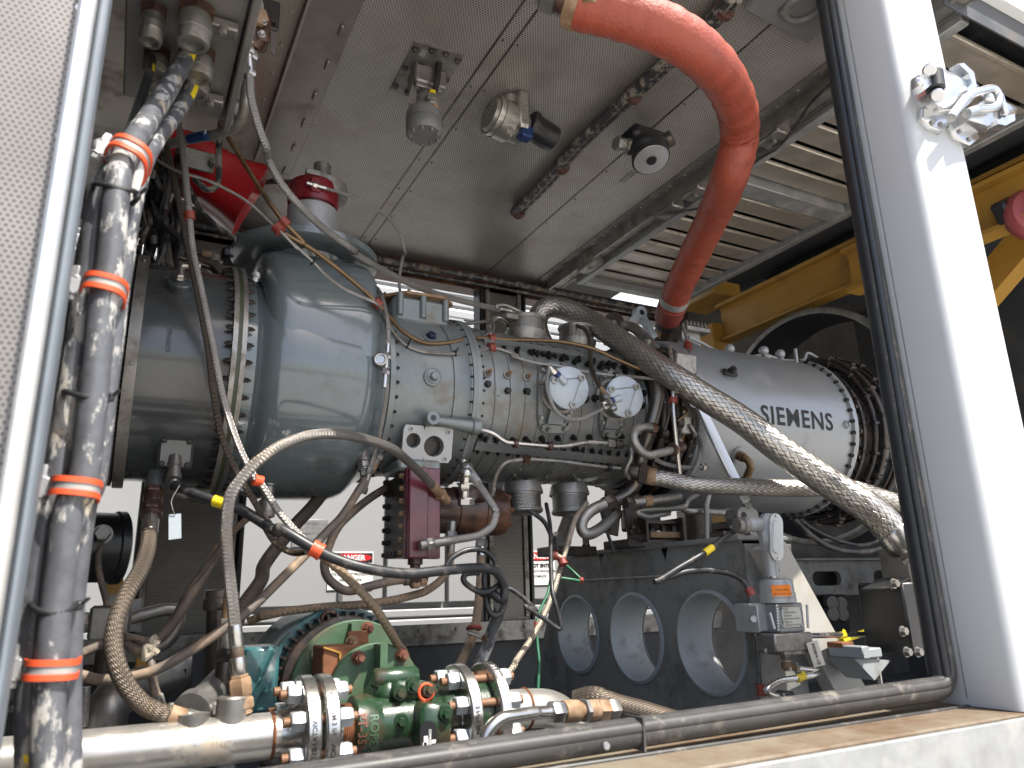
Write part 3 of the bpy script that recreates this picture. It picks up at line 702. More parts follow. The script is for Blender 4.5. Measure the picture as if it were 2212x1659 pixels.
# bare pad with two bores and its casting
Pp, _ = eng(6, 1080, 1232, .312); n = V((-.05, -.97, -.22)).normalized(); u, v, n = frame(n); u = -u if u.x < 0 else u; v = -v if v.z < 0 else v
tl = R(0); u, v = u*math.cos(tl)+v*math.sin(tl), v*math.cos(tl)-u*math.sin(tl)
b = MB(); Mx = Matrix((u, v, u.cross(v))).transposed()
b.box(Pp-n*.088, (.165, .12, .09), Mx, 0, .02); cb = b.build('oil_port_casting', M['cast'], tb)
b = MB(); W_, H_ = .079, .0545
def plate_holes(mb, o, u, v, n, W, H, holes, t, m=0, seg=24, blind=None, slant=None):
    # plate of half size W x H with round bores, built as a bridged grid round each bore; bores side by side
    xs = [-W]+[(holes[i][0]+holes[i+1][0])/2 for i in range(len(holes)-1)]+[W]
    for i, (hx_, hy_, hr) in enumerate(holes):
        x0, x1 = xs[i], xs[i+1]
        outer = []; inner = []
        for k in range(seg):
            a = 2*PI*k/seg; c, s = math.cos(a), math.sin(a)
            q = 1e9
            if c > 1e-6: q = min(q, (x1-hx_)/c)
            if c < -1e-6: q = min(q, (x0-hx_)/c)
            if s > 1e-6: q = min(q, (H-hy_)/s)
            if s < -1e-6: q = min(q, (-H-hy_)/s)
            ox, oy = hx_+c*q, hy_+s*q
            if slant and i == 0 and ox < hx_: ox = hx_+(ox-hx_)*(hx_-slant(oy))/(hx_-x0)
            outer.append(o+u*ox+v*oy); inner.append(o+u*(hx_+c*hr)+v*(hy_+s*hr))
        mb.ring_strip([[p-n*t for p in outer], outer, inner, [p-n*(t if blind is None else .035) for p in inner]], m, True, False)
        if blind is not None: mb.ring_strip([[o+u*hx_+v*hy_-n*.034+(p-(o+u*hx_+v*hy_))*k for p in inner] for k in (1.02, .5)], blind, True, False, False, True)
plate_holes(b, Pp, u, v, n, W_, H_, [(-.046, .008, .0225), (.020, -.006, .032)], .008, blind=1)
for x, y in ((-.056, .042), (.062, .040), (-.064, -.042), (.058, -.043)):
    b.lathe(Pp+u*x+v*y, n, [(0, .0085), (.003, .0085), (.0032, .0052), (-.006, .005)], 14)
b.build('port_face', [M['alu_cast'], M['black_oily']], cb)  # bore ends coloured black to put in the shade of deep holes
# oil arm to the compressor flange
a, c = eng(6, 1085, 1085, .285)[0]+V((0, -.012, 0)), eng(6, 1375, 1130, .29)[0]+V((0, -.012, 0))
b = MB(); b.cyl(a, c, .013, .022); b.cyl(a+V((0, .01, 0)), a-V((0, .028, 0)), .02, seg=20); b.lathe(a-V((0, .0285, 0)), (0, -1, 0), [(0, .009), (.001, .009)], 14, 1); b.cyl(c-V((.02, 0, 0)), c+V((.01, 0, 0)), .026, bev=.004); b.build('oil_arm', [M['cast'], M['black']], tb)
# compressor case: stage rings
ce = X_at(7, 850, 900, .255)
prof = [(m2, .289), (m2+.015, .289), (m2+.016, .268)]; ns = 12
for k in range(ns):
    x0 = m2+.02+(ce-m2-.03)*k/ns; x1 = m2+.02+(ce-m2-.03)*(k+1)/ns; r = .268-.012*k/ns
    prof += [(x0, r), (x1-.008, r), (x1-.007, r+.0035), (x1-.001, r+.0035)]
prof += [(ce, .256)]
# axial split flanges with bolts, along the front and along the crown
def axial(pts, r, w, t, nb, name):
    P0, n0 = eng(*pts[0], r); P1, n1 = eng(*pts[1], r); n = (n0+n1).normalized(); d = (P1-P0).normalized(); tdir = d.cross(n).normalized()
    b = MB(); b.bar(P0-n*.006, P1-n*.006, w, .05, n)
    for k in range(nb):
        p = P0.lerp(P1, (k+.5)/nb)
        for s, rr in ((1, 0), (-1, .35)):
            q = p+d*((P1-P0).length/nb*rr)+tdir*s*(w/2+.001)+n*.008
            b.hexa(q, tdir*s, .0068, .011, 1, True, True)
    return b.build(name, [M['compressor'], M['bolt']], tb)
axial([(6, 1370, 1225), (7, 760, 1330)], .272, .03, .02, 17, 'split_flange')
axial([(6, 1420, 600), (7, 860, 760)], .262, .03, .02, 14, 'split_flange')
b = MB().lathe(O, AX, prof, 96)
for i, (t_, x, y) in enumerate(((6, 1452, 790), (6, 1578, 800), (6, 1700, 815), (7, 90, 815))):
    P, n = eng(t_, x, y, .266); b.lathe(P, n, [(0, .0145), (.006, .0145), (.007, .010), (.016, .009)], 16, 1); b.hexa(P+n*.016, n, .007, .012, 2, False, True)
for t_, x, y in ((6, 1452, 858), (6, 1577, 900), (6, 1700, 903), (7, 90, 903), (7, 520, 945), (7, 460, 950), (7, 815, 990), (7, 822, 915), (7, 690, 735), (7, 640, 730), (7, 590, 770)):
    P, n = eng(t_, x, y, .264); b.hexa(P, n, .0115, .013, 3, True)
for k in range(9):
    for t_, x, y in ((7, 30+95*k, 650+14*k), (7, 85+100*k, 1200-3*k), (7, 150+80*k, 675+15*k), (6, 1410+100*k, 1178+14*k)):
        P, n = eng(t_, x, y, .266); b.hexa(P, n, .0085, .013, 3, True, True)
b.build('compressor_case', [M['compressor'], M['dull_steel'], M['brass'], M['bolt']], tb, 35)
b = MB(); P, n = eng(6, 1515, 872, .267); u, v, _ = frame(n)
b.box(P, (.022, .058, .004), Matrix((v.cross(n), v, n)).transposed(), bev=.003); b.build('data_pad', M['compressor'], tb)
# bleed valves: pad, woven collar, cap
def valve(P, ax, up_, rad, ln, pad, cap, name='bleed_valve'):
    ax = ax.normalized()
    u = up_.cross(ax).normalized(); v = ax.cross(u)
    b = MB(); b.lathe(P, ax, [(-.03, rad*1.0), (0, rad*1.12), (.006, rad*1.12), (.007, rad), (.012, rad)], 40); vb = b.build(name, M['dull_steel'], tb)
    b = MB(); b.lathe(P+ax*.006, ax, [(0, rad*.985), (ln*.5, rad*.985), (ln, rad*.985)], 40, uv=True); b.build('woven_screen', M['valve_mesh'], vb)
    b = MB(); b.lathe(P+ax*(ln+.003), ax, [(0, rad*.97), (.0, rad*1.04), (.006, rad*1.05), (.011, rad*1.05), (.014, rad*.99)], 40)
    if cap:
        for a in (40, 160, 280):
            q = P+ax*(ln+.013)+(u*math.cos(R(a))+v*math.sin(R(a)))*rad*.84
            b.lathe(q, ax, [(0, .012), (.010, .012), (.0102, .006), (.002, .006)], 14, 1)
        for a in (40, 160, 280):
            q0 = P+ax*(ln+.020)+(u*math.cos(R(a))+v*math.sin(R(a)))*rad*.84; q1 = P+ax*(ln+.020)+(u*math.cos(R(a+120))+v*math.sin(R(a+120)))*rad*.84
            if a != 160: b.cyl(q0, q1, .0011, seg=5, m=1)
        q = P+ax*(ln+.02)+(u*math.cos(R(cap))+v*math.sin(R(cap)))*rad*.78; q2 = P+ax*(ln+.02)+(u*math.cos(R(cap))+v*math.sin(R(cap)))*rad*.25
        b.cyl(q2, q, .012, bev=.004)
    else:
        b.torus(P+ax*(ln+.008), ax, rad*1.02, .003, 1, 32, 6)
    b.build('valve_cap', [M['cap_white'] if cap else M['dull_steel'], M['dull_steel']], vb)
    if cap:
        q3 = P+ax*(ln+.02)+(u*math.cos(R(cap))+v*math.sin(R(cap)))*(rad*.78+.010); dq = (q3-q).normalized()
        b = MB(); b.cyl(q, q3+dq*.004, .0125, seg=14); b.build('seal_ring', M['blue'], vb)
        b = MB(); b.hexa(q3+dq*.004, dq, .0115, .018, 0, False); b.cyl(q3+dq*.02, q3+dq*.034, .009); b.build('port_nut', M['steel'], vb)
        return q3+dq*.034
    return vb
for k, (t_, x0, x1, y0, y1) in enumerate(((7, 155, 370, 720, 1165), (7, 545, 690, 760, 1195))):
    Pc, nc = eng(t_, (x0+x1)/2, (y0+y1)/2, .268); b = MB(); ring = []
    for q in range(36):
        c, s = math.cos(2*PI*q/36), math.sin(2*PI*q/36); e = .45
        ring.append(eng(t_, (x0+x1)/2+(x1-x0)/2*math.copysign(abs(c)**e, c), (y0+y1)/2+(y1-y0)/2*math.copysign(abs(s)**e, s), .268))
    b.ring_strip([[p-n*.01 for p, n in ring], [p+n*.006 for p, n in ring], [Pc+(p-Pc)*.97+n*.009 for p, n in ring], [Pc+(p-Pc)*.74+n*.009 for p, n in ring], [Pc+(p-Pc)*.70+n*.003 for p, n in ring]], 0, True, False, False, True)
    for q in range(1, 36, 3):
        p, n = ring[q]; b.hexa(Pc+(p-Pc)*.87+n*.009, n, .0085, .009, 1)
    P, n = eng(t_, (x0+x1)/2, y1-75, .271)
    b.prism([P+V((-.03, 0, -.012)), P+V((.03, 0, -.012)), P+V((.02, -.01, .04)), P+V((-.02, -.01, .04))], (0, -.012, 0))
    b.build('valve_pad', [M['compressor'], M['dull_steel']], tb)
vax = V((-.10, -1, -.10))
VP = []
for t_, x, y, cp in ((7, 355, 880, 140), (7, 705, 935, 200)):
    C = at(t_, x, y, Y=AY-.262-.075); VP.append(valve(C-vax.normalized()*.062, vax, V((0, 0, 1)), .0685 if t_ == 7 else .07, .052, None, cp))
for t_, x, y, Y in ((7, 85, 545, 2.24), (7, 405, 600, 2.27)):
    C = at(t_, x, y, Y=Y); valve(C, V((0, -.06, 1)), V((1, 0, 0)), .068, .05, None, None)
for t_, x, y, Y in ((7, 65, 1535, 2.25), (7, 360, 1545, 2.25)):
    C = at(t_, x, y, Y=Y); valve(C+V((0, 0, .0)), V((0, -.05, -1)), V((1, 0, 0)), .064, .055, None, None)
# lower valve pads
b = MB()
for x in (130, 490):
    P, n = eng(7, x, 1400, .256); u, v, n = frame(n, V((1, 0, 0)))
    b.lathe(P-n*.012, n, [(0, .075), (.018, .072), (.02, .06), (.008, .05)], 32)
    for k in range(10): b.hexa(P+n*.006+(u*math.cos(.628*k)+v*math.sin(.628*k))*.066, n, .006, .008, 1)
b.build('valve_pad', [M['compressor'], M['dull_steel']], tb)

# diffuser and manifold zone
c0, c1 = X_at(7, 1235, 900, .335), X_at(8, 690, 1000, .345)
lat([(ce, .256), (ce+.004, .27), (ce+.02, .27), (ce+.022, .235), (ce+.1, .225), (c0-.06, .235), (c0-.04, .30)], 'diffuser', M['dark_steel'], bolts=lambda b: (bolt_ring(b, ce+.02, .262, 40, .006, .01, 1, 1, 0, True)))
lat([(c0-.045, .24), (c0-.045, .325), (c0-.03, .333), (c0, .336), (c0+.10, .338), (c1-.03, .338), (c1-.025, .350), (c1-.004, .352), (c1, .345), (c1+.001, .28)], 'combustor_case', M['silver'], seg=128, bolts=lambda b: (bolt_ring(b, c1-.024, .3435, 46, .008, .010, -1, 1, 0, True), bolt_ring(b, c1, .332, 46, .009, .012, 1, 1, 0, False)))
def ring_bits(b):
  for k in range(40):
    a = 9*k; b.hexa(ang(c1+.04, a, .322), ang(0, a, 1)-O, .008, .02, 1); b.hexa(ang(c1+.068, a+4, .326), (1, 0, 0), .007, .012, 1)
    if k % 2: b.box(ang(c1+.028, a+3, .326), (.012, .03, .012), Matrix.Rotation(R(-a), 3, 'X'), 1)
lat([(c1, .30), (c1+.012, .322), (c1+.05, .322), (c1+.052, .334), (c1+.066, .334), (c1+.068, .30), (c1+.17, .29)], 'turbine_ring', M['dark_steel'], bolts=ring_bits, bm=M['black_oily'])
lat([(c1+.16, .29), (c1+.17, .352), (c1+.19, .354), (c1+.192, .31), (c1+.26, .32), (c1+.262, .36), (c1+.28, .36), (c1+.282, .3), (c1+.5, .3)], 'turbine_casing', M['inlet_paint'], bolts=lambda b: (bolt_ring(b, c1+.168, .344, 44, .008, .010, -1, 1, 2), bolt_ring(b, c1+.26, .352, 44, .008, .010, -1, 1, 4)))
for k, (dx, r, m) in enumerate(((.10, .350, 'black_oily'), (.13, .372, 'dark_steel'), (.22, .378, 'black_oily'), (.205, .368, 'dark_steel'))):
    b = MB(); b.torus((c1+dx, AY, AZ), AX, r, .012-.002*k, 0, 80, 10)
    for q in range(18): b.box(ang(c1+dx, 20*q+5*k, r), (.034, .034, .018), Matrix.Rotation(R(-20*q), 3, 'X'), bev=.004)
    b.build('fuel_manifold', M[m], tb)
# lettering
P, n = eng(8, 335, 1075, .3385); a0 = math.atan2(P.z-AZ, AY-P.y); Pl, Pr = eng(8, 85, 1060, .3385)[0].x, eng(8, 592, 1105, .3385)[0].x
text_mesh('SIEMENS', (Pr-Pl)/4.42*.985, lambda x, y: ang(P.x+.004+x*.98, math.degrees(a0)+math.degrees(y*1.0/.3392), .3392), 'lettering', M['ink'], tb, .002, track=1.12, cut=.012)
# plug, elbow and stud on the silver case
P, n = eng(7, 1358, 795, .337); u, v, _ = frame(n)
b = MB(); b.lathe(P-n*.002, n, [(0, .036), (.006, .034)], 24); pb = b.build('igniter_plate', M['silver'], tb)
b = MB(); b.box(P+n*.012, (.066, .032, .016), Matrix((V((1, 0, 0)), n.cross(V((1, 0, 0))), n)).transposed(), 0, .006); b.hexa(P+n*.018, n, .013, .02); b.box(P+n*.018+V((.022, 0, 0)), (.014, .014, .02), None, 0, .004); b.build('igniter_plug', M['black'], pb)
P, n = eng(7, 1420, 1300, .338)
b = MB(); b.lathe(P-n*.002, n, [(0, .034), (.008, .032), (.009, .02)], 24); eb = b.build('drain_plate', M['silver'], tb)
b = MB(); b.cyl(P, P+n*.03, .019, seg=8); b.tube(smooth([P+n*.03, P+n*.045+V((.008, 0, -.006)), P+n*.045+V((.016, 0, -.03)), P+n*.03+V((.014, .01, -.07))], 5), .014, 12); q = P+n*.03+V((.014, .01, -.07)); b.hexa(q, (0, .1, -1), .016, .02); b.cyl(q, q+V((0, .005, -.07)), .012); b.build('drain_elbow', M['bronze'], eb)
P, n = eng(8, 640, 1110, .338); b = MB(); b.lathe(P, n, [(0, .018), (.008, .014), (.014, .006), (.02, .005)], 16); b.build('vent_stud', M['silver'], tb)
# front mount bracket plates between compressor and combustor
b = MB()
A0, _ = eng(7, 1060, 870, .32); b.box(A0+V((.03, .02, -.02)), (.10, .03, .30), Matrix.Rotation(R(8), 3, 'X'), bev=.006); b.box(A0+V((.06, .0, -.03)), (.02, .06, .16), bev=.004)
P = at(7, 1110, 965, Y=1.97); b.cyl(P, P+V((0, -.03, 0)), .03); b.lathe(P+V((0, -.0305, 0)), (0, -1, 0), [(0, .014), (.001, .014)], 14, 1); b.build('mount_bracket', [M['dull_steel'], M['black']], tb)
# dark clutter of manifolds round the diffuser
for k, (r, x, rr, m) in enumerate(((.275, .05, .016, 'dark_steel'), (.29, .10, .020, 'black_oily'), (.27, .15, .012, 'bronze'), (.30, .17, .014, 'dark_steel'))):
    b = MB(); b.torus((ce+x, AY, AZ), AX, r, rr, 0, 64, 10)
    for q in range(14): b.lathe(ang(ce+x-.014, 26*q+9*k, r), AX, [(0, rr+.005), (.028, rr+.005)], 12)
    b.build('fuel_manifold', M[m], tb)
b = MB(); random.seed(3)
for q in range(70):
    a = random.uniform(-70, 110); x = ce+random.uniform(.03, .20); r = random.uniform(.24, .32)
    c = ang(x, a, r)
    if q % 3 == 0: b.hexa(c, ang(0, a, 1)-O, random.uniform(.007, .014), .02, q % 4)
    elif q % 3 == 1: b.box(c, (random.uniform(.02, .05), .02, random.uniform(.015, .04)), Matrix.Rotation(R(-a), 3, 'X'), q % 4, .003)
    else: b.tube(smooth([c, ang(x+.03, a+8, r+.02), ang(x+random.uniform(-.04, .05), a+22, r)], 6), .006, 8, q % 4)
b.build('pipe_clips', [M['dark_steel'], M['black_oily'], M['dull_steel'], M['bronze']], tb)
# crown: lifting eyes and bracket, terminal strip
P = at(7, 645, 470, Y=2.33); b = MB(); b.lathe(P, (0, 1, 0), [(-.008, .045), (.008, .045)], 24); b.box(P+V((0, 0, -.06)), (.12, .016, .09), bev=.004); b.lathe(P+V((-.008, -.0085, -.005)), (0, -1, 0), [(0, .013), (.001, .013)], 14, 1); b.build('lifting_eye', [M['dark_steel'], M['galv']], tb)
P = at(7, 805, 410, Y=2.33); q0, q1 = at(7, 730, 480, Y=2.33), at(7, 890, 525, Y=2.33); b = MB()
b.lathe(P, (0, -1, 0), [(-.02, .028), (.012, .028)], 24); b.bar(P, q0, .022, .03); b.bar(P, q1+V((0, 0, -.03)), .022, .03); b.lathe(P+V((0, -.0125, 0)), (0, -1, 0), [(0, .012), (.001, .012)], 14, 1); b.build('lifting_bracket', [M['cap_white'], M['ink']], tb)
P = at(7, 1150, 520, Y=2.25); b = MB(); b.box(P, (.13, .05, .02), bev=.003)
for k in range(6):
    for s in (-1, 1): b.cyl(P+V((-.05+.02*k, .012*s, .01)), P+V((-.05+.02*k, .012*s, .035)), .003, seg=6); b.hexa(P+V((-.05+.02*k, .012*s, .018)), (0, 0, 1), .006, .006)
b.box(P+V((-.02, .02, -.05)), (.1, .03, .09)); b.build('terminal_strip', M['dull_steel'], tb)
# thermocouple harness along the crown of the silver case
b = MB(); pts = []
wl = [(7, 1110, 560), (7, 1200, 600), (7, 1290, 650), (7, 1385, 665), (7, 1480, 685), (7, 1590, 672), (7, 1680, 700), (8, 250, 705), (8, 370, 705), (8, 400, 660), (8, 470, 695)]
for s in (0, 1): b.tube(smooth([at(t_, x, y, Y=2.22+.012*s) for t_, x, y in wl], 10), .0065, 8)
for x, y in ((1385, 690), (1600, 700), (1705, 720)):
    P = at(7, x, y, Y=2.2); b.cyl(P, P+V((0, .01, .035)), .009); b.lathe(P, (0, 0, -1), [(-.006, .022), (.0, .02)], 14); b.ball(P+V((0, .01, .042)), .022, 0, 10)
P = at(8, 340, 770, Y=2.17); b.cyl(P, P+V((0, 0, .1)), .007); b.lathe(P, (0, -.3, 1), [(-.01, .03), (.006, .02)], 14)
b.build('thermocouple_harness', M['alu_cast'], tb)
b = MB(); a_, c_ = at(6, 1515, 362, Y=2.2), at(6, 1690, 418, Y=2.2)
b.tube(smooth([a_+V((.0, 0, -.012)), a_, a_.lerp(c_, .3)+V((0, 0, .012)), a_.lerp(c_, .7)+V((0, 0, .008)), c_, c_+V((.004, 0, -.02))], 6), .006, 8); b.box(a_.lerp(c_, .62)+V((0, .02, -.02)), (.07, .05, .02), None, 0, .004); b.build('valve_lever', M['dull_steel'], tb)
# ------------------------------------------------------------------ hoses, tubes, cables
def fit(P, d, segs, m, parent, name='end_fitting'):
    P, d = V(P), V(d).normalized(); mats = []; b = MB()
    for L, r, k, mm in segs:
        if mm not in mats: mats.append(mm)
        i = mats.index(mm)
        if k == 'h': b.lathe(P, d, [(0, r*.9), (L*.12, r), (L*.88, r), (L, r*.9)], 6, i, sm=False)
        elif k == 't':
            n = max(2, int(L/.004)); pr = []
            for q in range(n): pr += [(L*q/n, r), (L*(q+.5)/n, r*.93)]
            b.lathe(P, d, pr, 16, i)
        else: b.lathe(P, d, [(0, r*.95), (L*.08, r), (L*.92, r), (L, r*.95)], 18, i)
        P = P+d*L*.995
    b.build(name, [M[q] for q in mats], parent); return P

def hose(name, label, cat, pts, r, mm, e0=None, e1=None, n=10, seg=16, group=None, part='braid', hard=0):
    pts = [V(p) for p in pts]
    t = thing(name, min(pts, key=lambda p: p.z), label, cat, group)
    q = rounded(pts, hard) if hard else smooth(pts, n)
    if isinstance(r, tuple): r = [r[0]+(r[1]-r[0])*i/(len(q)-1) for i in range(len(q))]
    MB().tube(q, r, seg).build(part, M[mm] if isinstance(mm, str) else mm, t, 60)
    if e0: t['e0'] = 0; P = fit(q[0], q[0]-q[1], e0, None, t); del t['e0']
    if e1: fit(q[-1], q[-1]-q[-2], e1, None, t)
    return t, q

def ring_clamp(t, q, k, r, w, mm='clamp_red', name='clamp', parent=True):
    d = (q[min(k+1, len(q)-1)]-q[max(k-1, 0)]).normalized(); b = MB()
    b.lathe(q[k]-d*w/2, d, [(0, r*.9), (0, r*1.25), (w*.25, r*1.25), (w*.27, r*1.17), (w*.73, r*1.17), (w*.75, r*1.25), (w, r*1.25), (w, r*.9)], 20)
    return b.build(name, M[mm], t)

STE = [(.03, 1, 'c', 'steel')]
def ends(r, m1='steel', m2='steel', n=1.0):     # crimp collar, hex nut, hex body
    return [(.045*n, r*1.12, 'c', m1), (.012*n, r*1.0, 'c', m1), (.022*n, r*1.45, 'h', m2), (.006*n, r*1.0, 'c', m2), (.018*n, r*1.35, 'h', m2)]

# --- big braided hoses in front of the silver case
p = path('7:215,640,2.42 165,520,2.42 165,430,2.40 225,375,2.38 330,385,2.34 490,460,2.26 645,560,2.14 810,675,2.03 1000,800,1.93 1200,930,1.86 1450,1085,1.79 1700,1275,1.72 8:480,1440,1.66 640,1545,1.62 12:745,0,1.59 850,85,1.57 920,160,1.555')
t, q = hose('braided_hose', 'thickest braided steel hose sweeping diagonally across the silver combustor case', 'hose', p, (.040, .052), 'braid_big', None, [(.07, .058, 'c', 'steel'), (.012, .05, 'c', 'steel'), (.03, .062, 'h', 'steel'), (.03, .055, 'c', 'steel'), (.03, .062, 'h', 'steel')], 12, 28)
P = at(12, 1010, 400, Y=1.56); bk = thing('hose_block', P, 'dark steel block and black cover receiving the thickest braided hose', 'manifold block')
b = MB(); b.box(P, (.10, .10, .12), None, 0, .004); b.build('block', M['dull_steel'], bk)
a = at(12, 1000, 490, Y=1.56); c = at(12, 1000, 940, Y=1.56)
b = MB(); b.box((a+c)/2+V((.02, .02, 0)), (.17, .16, (a.z-c.z)), None, 0, .006); b.bar(at(12, 830, 535, Y=1.55), at(12, 945, 470, Y=1.55), .10, .004)
for x, y in ((1020, 930), (1090, 930), (995, 800), (940, 500)): b.hexa(at(12, x, y, Y=1.475), (0, -1, 0), .012, .012, 1, True)
b.build('cover', [M['black'], M['dull_steel']], bk)
p = path('7:905,1440,2.0 1000,1460,1.97 1150,1490,1.92 1400,1500,1.86 1700,1508,1.80 8:400,1508,1.77 600,1505,1.74 750,1530,1.71 880,1575,1.68 1000,1615,1.66 1100,1650,1.65')
hose('braided_hose', 'level braided steel hose passing behind the diagonal one at the silver case', 'hose', p, (.0285, .032), 'braid_big2', [(.03, .031, 'c', 'brass'), (.03, .036, 'h', 'dark_steel'), (.04, .028, 'c', 'dark_steel')], None, 10, 24)
# --- arc hose from purple plate to the pump pipe
p = path('6:1105,1490,2.0 1040,1420,1.96 950,1335,1.9 850,1260,1.84 700,1205,1.79 520,1170,1.74 330,1180,1.71 150,1245,1.69 40,1320,1.68 5:1590,1370,1.68 1495,1480,1.68 9:1440,-20,1.68 1422,200,1.69 1440,430,1.7 1465,650,1.7 1475,760,1.7')
t, q = hose('braided_hose', 'long braided hose arching from the purple plate down to the pump pipe', 'hose', p, .0125, 'braid_mid', [(.05, .015, 'c', 'brass'), (.02, .02, 'h', 'brass'), (.03, .016, 'c', 'brass')], [(.045, .0145, 'c', 'steel'), (.02, .0135, 'c', 'braid_dust'), (.035, .016, 'c', 'steel'), (.006, .019, 'h', 'brass'), (.035, .024, 'h', 'brass'), (.004, .019, 'c', 'brass'), (.022, .025, 'h', 'brass'), (.012, .02, 't', 'brass')], 12, 18)
# --- thick hose from intake drain
p = path('9:938,180,1.98 925,290,1.94 880,420,1.88 800,560,1.82 735,720,1.78 712,860,1.76 735,1010,1.74 800,1150,1.73 900,1260,1.72 1000,1310,1.71 1060,1328,1.71')
t, q = hose('braided_hose', 'thick bronze braided hose hanging in a curve below the dark intake casing', 'hose', p, .0178, 'braid_dirty', [(.055, .0195, 'c', 'steel'), (.015, .025, 'c', 'brown_rust'), (.03, .026, 'h', 'brown_rust'), (.035, .022, 'c', 'brown_rust'), (.02, .026, 'h', 'brown_rust'), (.06, .022, 'c', 'inlet_paint')], [(.03, .0205, 'c', 'brass'), (.03, .022, 'c', 'dull_steel'), (.02, .02, 'h', 'dull_steel')], 12, 20)
# --- pair from the ceiling across the intake to the clamp on the black cable
p = path('1:1120,760,1.9 1150,960,1.88 1185,1300,1.86 5:1210,0,1.86 1265,260,1.85 1335,600,1.84 1400,930,1.83 1500,1240,1.82 1600,1440,1.81 6:30,1480,1.81 130,1640,1.8 10:220,140,1.79 350,275,1.78')
t, q = hose('braided_hose', 'thin braided hose running down across the intake casing, nearer of the pair', 'hose', p, .0085, 'braid_fine', None, None, 10, 12, 'thin braided hose pair across the intake')
for k in (22, 85): ring_clamp(t, q, k, .011, .02, 'clamp_red' if k < 50 else 'orange')
p2 = path('1:1030,850,1.95 1110,1200,1.94 1190,1600,1.93 5:1235,250,1.92 1310,650,1.91 1340,900,1.91 1385,1150,1.91 1450,1330,1.9 1530,1480,1.9 1625,1640,1.9 10:60,150,1.9 130,250,1.88 230,305,1.86 320,300,1.82')
hose('braided_hose', 'thin dusty braided hose just behind its twin on the intake casing', 'hose', p2, .008, 'braid_dirty', None, None, 10, 12, 'thin braided hose pair across the intake')
p = path('10:385,300,1.77 520,410,1.76 640,530,1.76 740,640,1.77 830,780,1.80 890,880,1.84 935,940,1.9 960,1040,1.95')
hose('dusty_hose', 'sandy dust coated hose descending behind the green pump plates', 'hose', p, .0105, 'braid_dust', None, None, 10, 14)
# --- braided hose from the ceiling valve to the crown valve
p = path('1:1570,470,1.75 1580,620,1.76 1630,810,1.78 1675,930,1.8 2:80,1010,1.84 170,1170,1.87 300,1320,1.9 450,1455,1.95 620,1575,2.0 6:600,20,2.03 720,95,2.07 850,165,2.12 1000,238,2.17 1200,308,2.22 1400,358,2.25 1530,385,2.26')
hose('braided_hose', 'braided hose sagging from the ceiling valve past the flanged neck to the crown', 'hose', p, .0105, 'braid_mid2', ends(.0105), [(.05, .012, 'c', 'steel'), (.02, .015, 'h', 'steel')], 10, 14)
# --- bronze tube/hose
p = path('1:1380,780,2.0 1500,970,1.98 1600,1130,1.96 1700,1285,1.93 2:80,1270,1.9 180,1400,1.89 300,1530,1.9 6:180,-90,1.9 340,0,1.92 500,120,1.95 640,235,1.97 760,345,1.97 830,425,2.0 930,530,2.05 1060,595,2.07 1200,597,2.08 1350,567,2.09 1480,568,2.10 1620,578,2.10 7:30,578,2.10 170,580,2.10 330,592,2.09 500,630,2.07 660,700,2.04 800,760,2.02 890,785,2.02')
t, q = hose('bronze_hose', 'brown sleeved hose crossing the blue grey housing and compressor crown', 'hose', p, .0068, 'bronze', None, ends(.006), 8, 12, part='sleeve')
for x, y in ((6, 0),):
    pass
def nearest(q, P): return min(range(len(q)), key=lambda i: (q[i]-P).length)
for t_, x, y, Y in ((2, 185, 1405, 1.89), (6, 765, 350, 1.97), (6, 1475, 568, 2.1)):
    ring_clamp(t, q, nearest(q, at(t_, x, y, Y=Y)), .012, .022, 'clamp_red')
# --- thin twin wires
p = path('1:950,980,1.95 1100,1070,1.93 1320,1140,1.92 1550,1265,1.91 1720,1420,1.9 2:140,1440,1.88 260,1565,1.88 6:230,-30,1.88 360,90,1.88 450,180,1.9 560,260,1.93 690,318,1.95 765,355,1.96 800,425,2.0 870,535,2.04 940,605,2.06 1050,650,2.06 1250,663,2.06 1350,655,2.07 1480,626,2.08 1580,650,2.07 1660,690,2.06 7:0,680,2.05 150,722,2.04 300,742,2.03 480,780,2.02 640,800,2.01 800,813,2.0 950,830,1.97 1010,840,1.95')
t = thing('sensor_wire', p[5], 'pair of thin grey sensor wires tied along the brown hose and compressor', 'wire')
q = smooth(p, 8)
for s in (-1, 1): MB().tube([a+V((0, .004*s, .0035*s)) for a in q], .0034, 8).build('strand', M['dull_steel'], t)
for t_, x, y, Y in ((6, 365, 95, 1.88), (6, 955, 607, 2.06), (6, 1245, 665, 2.06), (7, 645, 800, 2.01)):
    k = nearest(q, at(t_, x, y, Y=Y)); b = MB(); b.torus(q[k], q[k+1]-q[k], .0085, .003, 0, 14, 6); b.bar(q[k]+V((0, -.008, 0)), q[k]+V((.006, -.014, .018)), .004, .003); b.build('zip_tie', M['black'], t)
for t_, x, y, Y in ((2, 140, 1440, 1.88), (6, 1480, 626, 2.08)): ring_clamp(t, q, nearest(q, at(t_, x, y, Y=Y)), .013, .02, 'clamp_red')
# --- line from the red pipe collar to the top pad
p = path('2:440,1185,2.22 560,1220,2.22 680,1268,2.22 780,1325,2.23 860,1400,2.24 915,1500,2.26 938,1590,2.28 6:935,20,2.3 912,110,2.3 900,220,2.3 915,310,2.3 940,385,2.3 960,420,2.3')
hose('thin_hose', 'thin grey hose looping from the red pipe collar down to the bronze plate', 'hose', p, .0055, 'braid_fine', [(.03, .008, 'c', 'steel'), (.015, .011, 'h', 'steel'), (.02, .008, 'c', 'steel')], None, 8, 10)
